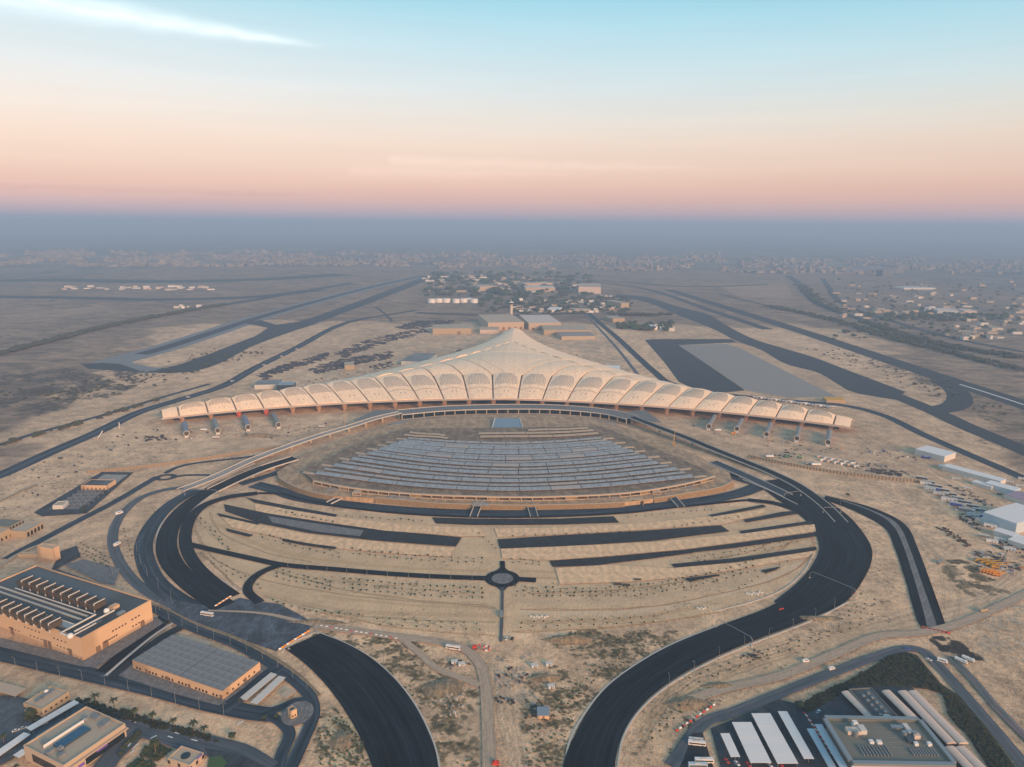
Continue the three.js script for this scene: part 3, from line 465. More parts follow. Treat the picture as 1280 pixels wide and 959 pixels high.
road('road', sheet([[76, 690], [96, 683], [101, 697], [70, 712], [125, 731], [143, 737], [128, 741], [62, 718]]), M.yard, 'dark access drive behind the chiller plant');
road('road', ribbon([[-30, 812], [40, 828], [118, 846], [200, 865], [260, 881], [320, 893], [345, 895]], 15), M.asphalt, 'dark road in front of the chiller plant and warehouse');
road('road', ribbon([[130, 842], [165, 812], [197, 782], [210, 771]], 15), M.black, 'black drive between chiller plant and warehouse');
road('road', ribbon([[140, 850], [170, 825], [203, 798], [232, 782]], 9), M.yardBlack, 'second black lane beside the warehouse end');
road('verge', ribbon([[132, 846], [162, 820], [197, 792], [218, 779]], 2.6), M.kerb, 'pale median strip between the two black lanes', 'verge');
road('pavement', sheet([[148, 846], [205, 800], [240, 802], [338, 838], [283, 886], [215, 868]]), M.paving, 'grey pavement round the gridded warehouse', 'pavement');
road('pavement', sheet([[100, 834], [-60, 795], [-60, 785], [100, 822], [195, 772], [204, 780], [120, 836]]), M.paving, 'grey pavement at the foot of the chiller plant', 'pavement');
road('verge', ribbon([[146, 748], [195, 760], [240, 781], [292, 800], [338, 824], [370, 846], [396, 872]], 7), M.spoil, 'dry ochre verge beside the perimeter road', 'verge');
road('road', ribbon([[150, 753], [195, 764], [240, 786], [290, 805], [335, 829], [365, 850], [388, 873], [392, 895], [380, 925], [362, 965], [352, 990]], 9), M.asphalt, 'dark perimeter road beside the dry verge fence');
road('road', ribbon([[278, 889], [310, 866], [337, 843], [352, 834]], 12), M.asphalt, 'dark drive beside the long beige carports');
road('road', ribbon([[330, 893], [352, 886], [372, 878], [390, 880]], 8), M.asphalt, 'dark curve above the guard hut island');
road('road', ribbon([[335, 895], [352, 905], [362, 918], [352, 945], [340, 990]], 8), M.asphalt, 'dark lane leaving the guard hut island');
road('road', ribbon([[60, 884], [110, 893], [170, 908], [230, 925], [268, 935], [300, 944], [335, 965]], 17), M.oldAsphalt, 'asphalt street with white arrows beside the palm hedge');
road('yard', sheet([[-40, 870], [20, 872], [60, 880], [30, 905], [100, 880], [108, 884], [40, 935], [-10, 965], [-60, 965]]), M.yardGrey, 'asphalt car park beside the white carports', 'yard');
road('road', ribbon([[172, 912], [160, 928], [138, 950], [115, 985]], 14), M.oldAsphalt, 'asphalt side street in front of the dark glass office');
road('yard', sheet([[255, 936], [300, 944], [336, 962], [340, 990], [250, 990], [262, 950]]), M.yard, 'dark asphalt court beside the square pavilion', 'yard');
road('lawn', sheet([[178, 938], [195, 930], [214, 938], [196, 953], [176, 945]]), M.lawn, 'dark planted bed with a tall palm', 'lawn');
road('lawn', sheet([[160, 959], [172, 948], [190, 956], [206, 975], [160, 980]]), M.lawn, 'dark planted bed below the palm bed', 'lawn');
road('lawn', sheet([[262, 948], [276, 946], [284, 955], [276, 966], [258, 964]]), std([0.05, 0.1, 0.03]), 'green lawn beside the square pavilion', 'lawn');
{ const c = P(372, 893); const pts = []; for (let i = 0; i < 24; i++) { const a = i / 24 * 6.283; pts.push(V3(c.x + Math.cos(a) * 11, 0, c.z + Math.sin(a) * 13)); } road('traffic_island', sheet(pts), M.paving, 'rounded grey island with the small guard hut', 'island'); }
road('lawn', sheet([[1002, 886], [1052, 856], [1085, 838], [1112, 820], [1132, 816], [1146, 820], [1176, 856], [1200, 872], [1228, 905], [1275, 968], [1240, 968], [1205, 915], [1184, 892], [1178, 868], [1150, 860], [1062, 860], [1008, 892]]), std([0.03, 0.036, 0.016], { roughness: 1 }), 'dark green ground strip under the office planting', 'lawn');
// kerbs and verge walls
const kerb = (l, label, w = 0.9, h = 0.5) => single('kerb', ribbon(l.map((p) => [p[0], p[1], (p[2] ?? 0) + h]), w, { thick: h, m: 1, flat: false }), M.kerb, label, 'kerb', 'structure');
kerb([[330, 589, 5], [298, 602, 3], [264, 619], [238, 640], [222, 660], [217.5, 682], [224, 702], [244, 724], [270, 743], [282, 751]], 'pale kerb between the two black roads of the left loop', 1.6);
kerb([[318, 579, 5], [290, 591, 3], [250, 611], [217, 634], [199, 660], [194.5, 684]], 'pale concrete kerb left of the black road', 1.6);
kerb([[400, 791.5], [430, 803], [462, 821], [492.5, 847], [518, 879], [535, 911], [546, 941], [552, 980]], 'pale kerb along the outside of the left approach road', 1.4);
kerb([[985, 629, 0], [1018, 648], [1038, 668], [1043, 690], [1035, 713], [1012, 737], [980, 760]], 'pale kerb line dividing the lanes of the right loop', 1.8);
kerb([[703, 975], [712, 927], [730, 893], [757, 859], [797, 829], [840, 805], [896, 783]], 'pale kerb along the inside of the right approach road', 1.2);
kerb([[772, 960], [779, 922], [799, 889], [835, 857], [888, 827], [941, 804], [1018, 774], [1061, 752]], 'pale kerb along the outside of the right approach road', 1.2);
kerb([[928, 599, 6], [960, 612, 3], [1000, 632], [1030, 648], [1053, 662]], 'pale barrier between the two decks of the right loop', 1.2);
kerb([[235, 684], [262, 716], [302, 738.5]], 'thin pale edging of the terrace by the inner black road', 1);
kerb([[1018, 690], [1004, 715], [978, 737], [940, 752], [893, 764]], 'thin rust-coloured edging of the terraces by the right loop', 0.9);
kerb([[352, 815], [360, 806], [397, 789]], 'pale barrier across the end of the left approach road', 1);
for (const [a, b] of [[[296, 908], [305, 903]], [[150, 897], [157, 899]], [[163, 902], [170, 905]], [[188, 925], [196, 921]], [[218, 917], [224, 919]], [[239, 926], [247, 928]], [[160, 935], [166, 928]], [[166, 938], [173, 931]], [[163, 944], [168, 939]], [[210, 922], [216, 924]]]) { const m = road('road_marking', ribbon([a, b], 0.9, { n: 6, m: 1 }), M.mark, 'short white painted mark on the asphalt street', 'marking'); m.userData.group = 'white marks on the asphalt streets'; }
// ---------------------------------------------------------------- the terminal: a trefoil of three wings, each facade an arc of roof bays
const TURN = rad(-1.1);
const CEN = V3(P(637, 476).x - 2, 0, -1517);
const terminal = thing('airport_terminal', 'huge three-winged airport terminal with pale ribbed concrete roof', 'terminal', CEN, TURN);
const RT = 690, HW = 25;                            // ridge length and half width at the tips
const SAG = 130;                                    // depth of the facade arc
const NB = 27;                                      // bays on a facade, the end ones narrow
const stations = (() => { const s = [-1]; for (let i = 0; i < 26; i++) s.push(-0.955 + i * (1.91 / 25)); s.push(1); return s; })();
const tipR = V3(RT * Math.cos(rad(30)), 0, RT * Math.sin(rad(30)));
const HALF = tipR.x - HW * 0.5, ZT = tipR.z + HW * 0.866;
const RAD = (HALF * HALF + SAG * SAG) / (2 * SAG);
// edge arc: deepest (smallest z) in the middle
function edge(s) { const a = Math.asin(HALF / RAD), x = RAD * Math.sin(a * s), z = ZT + Math.sqrt(RAD * RAD - HALF * HALF) - Math.sqrt(RAD * RAD - x * x); return V3(x, 0, z); }
function crest(s) {                                 // the line where a front bay turns over
  const e = edge(s), ang = Math.sign(s) * rad(lerp(38, 30, sstep(Math.abs(s), 0.6, 1))) * Math.sin(Math.min(1, Math.abs(s) / 0.62) * Math.PI / 2), dir = V3(Math.sin(ang), 0, -Math.cos(ang));
  // distance along dir to the wing's middle line z = |x| tan30
  let d = 0; for (d = 0; d < 150; d += 0.5) { const p = e.clone().addScaledVector(dir, d); if (p.z < Math.abs(p.x) * Math.tan(rad(30))) break; }
  return { p: e.clone().addScaledVector(dir, Math.min(d, 112)), joined: d < 112 };
}
const crestH = (s) => lerp(18.5, 44, Math.pow(1 - Math.abs(s), 0.6)), edgeH = (s) => lerp(11.5, 21.5, Math.pow(1 - Math.abs(s), 0.7));
function rotY(v, k) { return v.clone().applyAxisAngle(V3(0, 1, 0), k * Math.PI * 2 / 3); }
const profile = (t) => Math.sin(t * Math.PI / 2) * 0.55 + t * 0.45;
const dots = (quad) => { const out = []; for (const [a, b, c, d] of quad) out.push(geo([a.x, a.y, a.z, b.x, b.y, b.z, c.x, c.y, c.z, d.x, d.y, d.z], [0, 1, 2, 1, 3, 2])); return mergeGeometries(out); };
const gap = 0.029;                                  // share of a bay given to the dark seam between shells
for (let f = 0; f < 3; f++) {
  const seams = [];
  for (let i = 0; i < NB; i++) {
    const s0 = stations[i], s1 = stations[i + 1], end = i === 0 || i === NB - 1, rows = [], uvs = [], nu = 6, nv = 8;
    const at = (s, t, lift_ = 0, bulge = 0) => { const e = edge(s), c = crest(s).p, p = e.lerp(c, t); p.y = lerp(edgeH(s), crestH(s), profile(t)) + bulge + lift_; return rotY(p, f); };
    const g0 = s0 + (s1 - s0) * gap * (end ? 2 : 1), g1 = s1 - (s1 - s0) * gap * (end ? 2 : 1);
    const bul = (u, t) => (end ? 0.4 : 3.4) * (1 - (2 * u - 1) ** 2) * (0.35 + 0.65 * t);
    for (let b = 0; b <= nv; b++) { const r = [], w = []; for (let a = 0; a <= nu; a++) { const s = lerp(g0, g1, a / nu); r.push(at(s, b / nv, 0, bul(a / nu, b / nv))); w.push([s * HALF, b / nv * 110 + f * 200]); } rows.push(r); uvs.push(w); }
    const p = part('roof_shell', gridGeo(rows, uvs, 3.2), M.roof, terminal);
    if (!end && f === 0) {                          // skylight slots, densest towards the crest
      const q = [], on = (u, t) => at(lerp(g0, g1, u), t, 0.45, bul(u, t));
      for (let r = 0; r < 9; r++) { const t = 0.5 + r * 0.053, wid = 0.41 * Math.sqrt(1 - (r / 9.4) ** 2), n = Math.round(4 + wid * 28); for (let c = 0; c < n; c++) { const u = 0.5 + (c / (n - 1) - 0.5) * 2 * wid; q.push([on(u - 0.011, t), on(u + 0.011, t), on(u - 0.011, t + 0.032), on(u + 0.011, t + 0.032)]); } }
      q.push([on(0.42, 0.2), on(0.44, 0.2), on(0.42, 0.26), on(0.44, 0.26)], [on(0.6, 0.2), on(0.62, 0.2), on(0.6, 0.26), on(0.62, 0.26)]);
      part('skylight_slots', mergeGeometries(q.map(([a, b, c, d]) => gridGeo([[a, b], [c, d]], null, 0.6))), M.skylight, p).userData.kind = 'stuff';   // small glazed roof lights standing proud of the shell
      if (i > 8 && i < 18) { const l = []; for (let k = 0; k < 6; k++) l.push([on(k / 6, 0.3 + 0.05 * Math.sin(k / 6 * 3.14)), on((k + 1) / 6, 0.3 + 0.05 * Math.sin((k + 1) / 6 * 3.14)), on(k / 6, 0.315 + 0.05 * Math.sin(k / 6 * 3.14)), on((k + 1) / 6, 0.315 + 0.05 * Math.sin((k + 1) / 6 * 3.14))]); part('panel_joint', dots(l), M.fascia, p); }
    }
    // gutter at the bottom of the open seam, 5 m below the shells
    if (i > 0) { const rr = []; const wS = 0.0026; for (let b = 0; b <= nv; b++) rr.push([at(s0 - wS, b / nv, -5), at(s0 + wS, b / nv, -5)]); seams.push(gridGeo(rr)); }
  }
  for (const g of seams) part('seam_gutter', g, M.fascia, terminal);
  // shells behind the crest, from this facade's crest over the wing to the next facade's crest
  for (let i = 0; i < NB; i++) {
    const s0 = Math.max(0, stations[i]), s1 = stations[i + 1]; if (s1 <= 0.001) continue;
    const c0 = crest(s0), c1 = crest(s1); if (c0.joined && c1.joined) continue;
    const gs = (s1 - s0) * gap, mirror = (s) => { const c = crest(-s).p; c.y = crestH(s); return rotY(c, f + 1); }, own = (s) => { const c = crest(s).p; c.y = crestH(s); return rotY(c, f); };
    const rows = [], nu = 4, nv = 8;
    for (let b = 0; b <= nv; b++) { const r = []; for (let a = 0; a <= nu; a++) { const s = lerp(s0 + gs, s1 - gs, a / nu), A = own(s), B = mirror(s), q = A.clone().lerp(B, b / nv); q.y += 4 * (b / nv) * (1 - b / nv) * Math.min(9, A.distanceTo(B) * 0.08) + (s1 - s0 < 0.05 ? 0.3 : 1.2) * (1 - (2 * a / nu - 1) ** 2); r.push(q); } rows.push(r); }
    part('roof_shell', gridGeo(rows, null, 2.6), M.roof, terminal);
    if (i > 13) { const rr = []; for (let b = 0; b <= nv; b++) { const r = []; for (const d of [-0.0016, 0.0016]) { const A = own(s0 + d), B = mirror(s0 + d), q = A.clone().lerp(B, b / nv); q.y += 4 * (b / nv) * (1 - b / nv) * Math.min(9, A.distanceTo(B) * 0.08) - 4; r.push(q); } rr.push(r); } part('seam_gutter', gridGeo(rr), M.fascia, terminal); }
  }
  // edge beam along the facade
  { const rr = []; for (let k = 0; k <= 80; k++) { const s = -1 + k / 40, e = edge(s); const q = rotY(V3(e.x, edgeH(s) - 0.2, e.z + 1.2), f), w = rotY(V3(e.x, edgeH(s) - 0.2, e.z - 1.6), f); rr.push([q, w]); } part('edge_beam', gridGeo(rr, null, 3.2), M.fascia, terminal); }
  // soffit and recessed dark glass
  { const rr = [], gl = []; for (let k = 0; k <= 60; k++) { const s = -0.985 + k / 60 * 1.97, e = edge(s), d = Math.min(46, crest(s).p.distanceTo(e.clone().setY(0)) * 0.8), y = edgeH(s) - 2.9; rr.push([rotY(V3(e.x, y, e.z), f), rotY(V3(e.x, y + 2, e.z - d), f)]); gl.push([rotY(V3(e.x, y + 2, e.z - d), f), rotY(V3(e.x, 0, e.z - d + 1), f)]); }
    part('soffit', gridGeo(rr, null), M.fascia, terminal); part('glass_wall', gridGeo(gl, null), M.glassDark, terminal); }
  // one tapered column under each seam
  for (let i = 1; i < NB; i++) {
    const s = stations[i], e = edge(s), y1 = edgeH(s) - 2.7, a = Math.asin(HALF / RAD) * s;
    const g = new THREE.CylinderGeometry(7.4, 2.7, y1, 4, 1).rotateY(Math.PI / 4).scale(1, 1, 0.45); const p = g.attributes.position; for (let k = 0; k < p.count; k++) if (p.getY(k) > 0) p.setZ(k, p.getZ(k) * 1.6 - 2);
    g.computeVertexNormals(); g.rotateY(-a).translate(e.x, y1 / 2, e.z - 9); g.rotateY(f * Math.PI * 2 / 3);
    part('column', g, f === 0 && (i === 3 || i === 4) ? M.redColumn : M.terracotta, terminal);
  }
}
{ // centre of the roof between the three middle crests
  const K = [0, 1, 2].map((f) => { const c = crest(0).p; c.y = crestH(0) + 0.2; return rotY(c, f); }), rows = [], n = 8;
  for (let i = 0; i <= n; i++) { const r = []; for (let j = 0; j <= n; j++) { const q = K[0].clone().lerp(K[1], i / n).lerp(K[2].clone(), j / n); const wa = (1 - i / n) * (1 - j / n), wb = i / n * (1 - j / n), wc = j / n; q.y += 36 * (wa * wb + wb * wc + wc * wa); r.push(q); } rows.push(r); }
  part('roof_shell', gridGeo(rows, null, 0.8), M.roof, terminal);
}
// end walls of the tips
for (let f = 0; f < 3; f++) { const A = edge(1), C = crest(1).p, B = rotY(edge(-1), 1); const q = [A, C, B].map((p, i) => rotY(V3(p.x, i === 1 ? crestH(1) : edgeH(1), p.z), f)); const lo = q.map((p) => V3(p.x, p.y - 3, p.z)); part('end_fascia', gridGeo([q, lo]), M.fascia, terminal); }
terminal.updateMatrixWorld(true);

// boarding bridges on the forecourt
function boardingTube(name, px, label, i, group) {
  const a = P(px[0], px[1], 5), b = P(px[2], px[3], 5), d = b.clone().sub(a).setY(0), L = d.length(), g = thing(name, label, 'boarding bridge', a.clone().setY(0), Math.atan2(-d.z, d.x), group);
  part('tube', new THREE.CylinderGeometry(4.3, 4.3, L + 3, 14, 1, true).rotateZ(Math.PI / 2).translate(L / 2 + 1.5, 6.4, 0), i % 2 ? M.tubeGrey : M.tubeBlue, g);
  part('end_ring', new THREE.TorusGeometry(4.1, 0.45, 6, 16).rotateY(Math.PI / 2).translate(0, 6.4, 0), M.offWhite, g);
  part('closure', new THREE.CylinderGeometry(3.7, 3.7, 0.4, 14).rotateZ(Math.PI / 2).translate(1, 6.4, 0), M.brown, g);
  for (const x of [2, L * 0.7]) part('leg', [bx(x - 0.6, x + 0.6, 0, 3, -2.6, -1.6), bx(x - 0.6, x + 0.6, 0, 3, 1.6, 2.6)], M.steel, g);
  part('stair_cabin', [bx(-2.4, 0.2, 0, 2.6, -3, 3)], M.offWhite, g);
}
[[233, 543, 231, 531], [272, 539, 268, 527], [310, 535, 306, 523], [348, 532, 342, 519.5]].forEach((p, i) => boardingTube('boarding_bridge', p, ['metal boarding tube nearest the left wing tip', 'second boarding tube from the left wing tip', 'boarding tube between the two red columns', 'boarding tube right of the red columns'][i], i, 'boarding tubes under the left wing'));
[[886, 534, 893, 522], [921, 537, 927, 527], [958, 544, 963, 532], [996, 549, 999, 537], [1035, 554, 1037, 541]].forEach((p, i) => boardingTube('boarding_bridge', p, ['boarding tube farthest from the right wing tip', 'fourth boarding tube from the right wing tip', 'third boarding tube from the right wing tip', 'second boarding tube from the right wing tip', 'boarding tube nearest the right wing tip'][i], 1, 'boarding tubes under the right wing'));

// elevated departures road
{
  const list = [[225, 612, 0.4], [262, 598, 2], [320, 572, 6], [395, 545, 9], [440, 531.5, 11], [470, 522, 12], [500, 515, 12], [560, 510, 12], [640, 508, 12], [700, 509, 12], [760, 514.5, 12], [790, 521, 12], [820, 532.5, 12], [856, 546, 10], [890, 560, 8], [930, 576, 5], [962, 589, 3], [995, 605, 1.2], [1030, 630, 0.5], [1052, 652, 0.45]];
  const v = thing('departures_viaduct', 'elevated concrete departures road curving past the terminal front', 'viaduct', V3(0, 0, 0));
  const split = list.slice(0, 7), mid = list.slice(6, 12), right = list.slice(11);
  part('deck', ribbon(split, 14, { thick: 1.4, flat: false, n: 70 }), M.concrete, v); part('deck', ribbon(mid, 34, { thick: 1.4, flat: false, n: 60 }), M.paving, v); part('deck', ribbon(right, 15, { thick: 1.2, flat: false, n: 90 }), M.black, v);
  for (const [l, w] of [[split, 14], [mid, 34], [right, 15]]) for (const s of [-1, 1]) part('parapet', ribbon(l.map((p) => [p[0], p[1], p[2] + 1.0]), 0.7, { off: s * w / 2, thick: 1.6, flat: false, m: 1, n: 70 }), M.kerb, v);
  part('lower_deck', ribbon([[488, 531, 2], [516, 524, 2], [560, 521, 2], [640, 519, 2], [705, 520, 2], [750, 526, 2], [772, 531, 2]], 15, { thick: 1.2, flat: false, n: 60 }), M.concrete, v);
  { const pw = curve(cps(mid)).getSpacedPoints(40), wl = [], sl = []; pw.forEach((p, i) => { const t = pw[Math.min(40, i + 1)].clone().sub(pw[Math.max(0, i - 1)]).setY(0).normalize(), n = V3(-t.z, 0, t.x), q = p.clone().addScaledVector(n, 4); wl.push([V3(q.x, 10.5, q.z), V3(q.x, 0, q.z)]); sl.push([V3(p.x + n.x * 15.4, 2.6, p.z + n.z * 15.4), V3(p.x + n.x * 17.2, 2.6, p.z + n.z * 17.2)]); }); part('underdeck_shade', gridGeo(wl), M.glassDark, v); part('sill_beam', gridGeo(sl, null, 1.2), M.sandWall, v); }  // near-black wall behind the piers paints the shade under the deck
  part('forecourt_slab', sheet([[440, 527], [468, 513], [500, 512], [478, 522]], 11.7, 0), M.paving, v); part('forecourt_slab', sheet([[778, 516], [806, 512], [828, 529], [802, 525]], 11.7, 0), M.paving, v);
  const edgeC = curve(cps(mid)), pts = edgeC.getSpacedPoints(22);
  pts.forEach((p, i) => { const t = pts[Math.min(22, i + 1)].clone().sub(pts[Math.max(0, i - 1)]).setY(0).normalize(), q = p.clone().addScaledVector(V3(-t.z, 0, t.x), 16); part('pier', bx(-0.75, 0.75, 0, 10.7, -0.75, 0.75).translate(q.x, 0, q.z), M.sandWall, v); });
  for (const [l, n] of [[split.slice(1), 10], [right.slice(0, 6), 8]]) curve(cps(l)).getSpacedPoints(n).forEach((p) => part('pier', bx(-1.4, 1.4, 0, Math.max(0.4, p.y - 1.3), -1.4, 1.4).translate(p.x, 0, p.z), M.sandWall, v));
  const lw = thing('arrivals_bridge', 'short black bridge deck ending beside the garage left corner', 'bridge', V3(0, 0, 0));
  part('deck', ribbon([[368, 572, 7], [330, 584, 5], [298, 597, 3], [266, 612, 0.9]], 20, { thick: 1.4, flat: false }), M.black, lw);
  for (const s of [-1, 1]) part('parapet', ribbon([[368, 572, 8], [330, 584, 6], [298, 597, 4], [266, 612, 1.9]], 0.8, { off: s * 10, thick: 1.6, flat: false, m: 1 }), M.kerb, lw);
  for (const [x, y] of [[338, 585], [350, 579], [312, 594]]) { const p = P(x, y, 3); part('pier', bx(-6, 6, 0, 3.4, -1, 1).translate(p.x, 0, p.z), M.sandWall, lw); }
  const rw = thing('arrivals_bridge', 'short blue-grey bridge deck starting beside the garage right corner', 'bridge', V3(0, 0, 0));
  part('deck', ribbon([[892, 577, 7], [925, 591, 5], [958, 606, 2.5], [985, 619, 0.9]], 17, { thick: 1.4, flat: false }), M.asphalt, rw);
  for (const s of [-1, 1]) part('parapet', ribbon([[892, 577, 8], [925, 591, 6], [958, 606, 3.5], [985, 619, 1.9]], 0.8, { off: s * 8.5, thick: 1.6, flat: false, m: 1 }), M.kerb, rw);
  for (const [x, y] of [[905, 585], [930, 596]]) { const p = P(x, y, 3); part('pier', bx(-6, 6, 0, 3.6, -1, 1).translate(p.x, 0, p.z), M.sandWall, rw); }
  // link roof between garage and terminal
  const lk = thing('link_hall', 'low hall with sloping blue-grey metal roof behind the garage', 'hall', P(634, 546));
  const q = [[611, 545, 5], [658, 545, 5], [650, 523, 10], [618, 523, 10]].map((a) => P(...a).sub(lk.position)); 
  part('roof', gridGeo([[q[0], q[1]], [q[3], q[2]]], null, 0.8), M.bluePane, lk);
  part('wall', [gridGeo([[q[0], q[1]], [V3(q[0].x, 0, q[0].z), V3(q[1].x, 0, q[1].z)]]), gridGeo([[q[1], q[2]], [V3(q[1].x, 0, q[1].z), V3(q[2].x, 0, q[2].z)]]), gridGeo([[q[0], q[3]], [V3(q[0].x, 0, q[0].z), V3(q[3].x, 0, q[3].z)]])], M.olive, lk);
  for (const k of [0.02, 0.98]) { const a = q[0].clone().lerp(q[1], k), b = q[3].clone().lerp(q[2], k); a.y += 0.5; b.y += 0.5; part('roof_edge', bar(a, b, 0.9), M.offWhite, lk); }
}

// ---------------------------------------------------------------- sunken-garden garage with rows of shade canopies
{
  const G = thing('parking_garage', 'long crescent parking garage with rows of shade canopies on its deck', 'garage', V3(0, 0, 0));
  const front = [[349, 603], [370, 614.5], [405, 624], [440, 627], [480, 629], [545, 635], [592, 636.5], [640, 637.5], [690, 637], [775, 634], [825, 627.5], [865, 621], [902, 614], [915, 607]];
  const H1 = 6, H2 = 11.6;
  const fr = curve(cps(front)).getSpacedPoints(48), rightSide = [[912, 591], [870, 569], [800, 541], [762, 529]].map((p) => P(p[0], p[1], H1).setY(0)), leftSide = [[490, 531], [440, 546], [380, 569], [346, 590]].map((p) => P(p[0], p[1], H1).setY(0));
  const top = [[720, 520], [640, 518], [560, 520]].map((p) => P(p[0], p[1], H1).setY(0));
  part('garden_deck', prism([...fr, ...rightSide, ...top, ...leftSide], 0, H1), M.deckSand, G);
  // battered stone wall along the front, in panels
  for (let i = 0; i < 48; i++) {
    const a = fr[i], b = fr[i + 1], m = pix(a.clone().lerp(b, 0.5)); if ((m[0] > 418 && m[0] < 474) || (m[0] > 786 && m[0] < 818)) continue;
    const n = V3(-(b.z - a.z), 0, b.x - a.x).normalize(), q = (p, k, y) => V3(p.x + n.x * k, y, p.z + n.z * k);
    part('wall_panel', gridGeo([[q(a, 0.25, H1 + 0.7), q(b, 0.25, H1 + 0.7)], [q(a, 2.6, 0), q(b, 2.6, 0)]], [[[i * 18, 0], [i * 18 + 18, 0]], [[i * 18, 8], [i * 18 + 18, 8]]]), M.stone, G);
    part('coping', gridGeo([[q(a, 0.6, H1 + 0.75), q(b, 0.6, H1 + 0.75)], [q(a, -1, H1 + 0.75), q(b, -1, H1 + 0.75)]], null, 0.5), M.sandWall, G);
  }
  // upper storey set back, with dark openings between piers
  const up = curve([[392, 606], [430, 613.5], [480, 619.5], [545, 624], [592, 625.5], [640, 626.5], [690, 626], [775, 622], [825, 615.5], [868, 607], [893, 600]].map((p) => P(p[0], p[1], H1).setY(0))).getSpacedPoints(40);
  const ub = [[880, 586, H2], [800, 552, H2], [752, 533, H2], [505, 536, H2], [440, 558, H2], [378, 588, H2]].map((p) => P(...p).setY(0));
  const inset = up.map((p, i) => { const a = up[Math.max(0, i - 1)], b = up[Math.min(40, i + 1)], n = V3(-(b.z - a.z), 0, b.x - a.x).normalize(); return p.clone().addScaledVector(n, -22); });
  part('upper_deck', [prism([...up, ...ub], H2 - 1.3, H2), gridGeo([[...up], [...inset]].map((r) => r.map((p) => V3(p.x, H2 - 1.31, p.z))))], M.deckBrown, G);
  part('parking_hall', prism([...inset.slice(2, 39), ...ub], H1 + 0.02, H2 - 1.4), M.concrete, G);
  for (let i = 0; i < 40; i++) {
    const a = up[i], b = up[i + 1], n = V3(-(b.z - a.z), 0, b.x - a.x).normalize(), q = (p, k, y) => V3(p.x + n.x * k, y, p.z + n.z * k), mid = a.clone().lerp(b, 0.5), w = a.distanceTo(b) / 2 - 0.9, d = b.clone().sub(a).normalize();
    const A = mid.clone().addScaledVector(d, -w), B = mid.clone().addScaledVector(d, w);
    part('guard_wall', gridGeo([[q(A, 0.12, H1 + 1), q(B, 0.12, H1 + 1)], [q(A, -0.3, H1 + 1), q(B, -0.3, H1 + 1)]], null, 1), M.sandWall, G); if (i % 7 === 3) part('infill_panel', gridGeo([[q(A, 0.1, H2 - 1.5), q(B, 0.1, H2 - 1.5)], [q(A, 0.1, H1 + 1), q(B, 0.1, H1 + 1)]]), M.stone, G);
    part('pier', bar(q(a, 0.5, H1), q(a, 0.5, H2), 0.7, 4), M.sandWall, G);
    part('edge_beam', gridGeo([[q(a, 0.9, H2 + 0.3), q(b, 0.9, H2 + 0.3)], [q(a, -2, H2 + 0.3), q(b, -2, H2 + 0.3)]], null, 1.5), M.beige, G);
  }
  // grey planters and slabs on the garden deck
  for (const [x0, x1, y] of [[484, 520, 618], [738, 776, 618.5], [408, 432, 608], [835, 868, 606], [590, 612, 627]]) { const a = P(x0, y + 6, H1), b = P(x1, y + 6, H1), c = P(x1 - 4, y, H1), d = P(x0 + 2, y, H1); part('paved_slab', gridGeo([[a, b], [d, c]].map((r) => r.map((p) => V3(p.x, H1 + 0.6, p.z))), null, 0.5), M.concrete, G); }
  // canopy rows: arcs through their two ends and middle
  const HC = 14.2, rowsDef = [];
  const L = [[395, 590.5], [417.5, 581], [439, 573], [459, 566], [474, 560.5], [487, 556], [498, 552], [510, 547.5]], Mi = [611, 600.5, 590.5, 581, 573, 566, 559.5, 553.5], R = [[866, 594.5], [847, 585.5], [823, 577.5], [808, 570], [791, 563], [777, 558], [766, 552.5], [752, 547]];
  for (let r = 0; r < 8; r++) {
    rowsDef.push([L[r], [634, Mi[r]], R[r], 8.4, 'front', r]);
    if (r < 7) rowsDef.push([[lerp(L[r][0], L[r + 1][0], 0.45), lerp(L[r][1], L[r + 1][1], 0.5)], [634, lerp(Mi[r], Mi[r + 1], 0.47)], [lerp(R[r][0], R[r + 1][0], 0.5), lerp(R[r][1], R[r + 1][1], 0.5)], 4.8, 'back', r]);
    rowsDef.at(-1)[3] = 4.2;
  }
  rowsDef.push([[600, 545.5], [670, 545], [748, 541], 7, 'sand', 9], [[598, 541.5], [660, 541], [742, 537.5], 6, 'sand', 9], [[660, 537.5], [690, 536.5], [735, 534.5], 5, 'sand', 9], [[505, 543], [530, 545], [560, 547.5], 5, 'sand', 9], [[512, 540], [535, 542], [556, 544], 5, 'sand', 9]);
  const g = mulberry(77);
  for (const [l, m, r, w, kind, ri] of rowsDef) {
    const c = curve([P(...l, HC), P(lerp(l[0], m[0], 0.5), lerp(l[1], m[1], 0.72), HC), P(...m, HC), P(lerp(r[0], m[0], 0.5), lerp(r[1], m[1], 0.72), HC), P(...r, HC)]), len = c.getLength(), n = Math.max(2, Math.round(len / 39)), posts = [];
    for (let k = 0; k < n; k++) {
      const rows = [];
      for (let q = 0; q <= 4; q++) {
        const u = (k + 0.014 + q / 4 * 0.972) / n, p = c.getPointAt(u), t = c.getTangentAt(u), s = V3(-t.z, 0, t.x).normalize(), tilt = kind === 'front' ? 0.55 : 0.35;
        rows.push([V3(p.x + s.x * w / 2, HC - tilt, p.z + s.z * w / 2), V3(p.x - s.x * w / 2, HC + tilt, p.z - s.z * w / 2)]);
        if (q % 2 === 1) posts.push(bx(-0.3, 0.3, H2, HC - 0.3, -0.3, 0.3).translate(p.x, 0, p.z));
      }
      const mat = kind === 'sand' ? M.sandWall : g() < 0.07 ? M.solarPale : M.solar;
      part('canopy_panel', gridGeo(rows, null, 0.45), mat, G);
    }
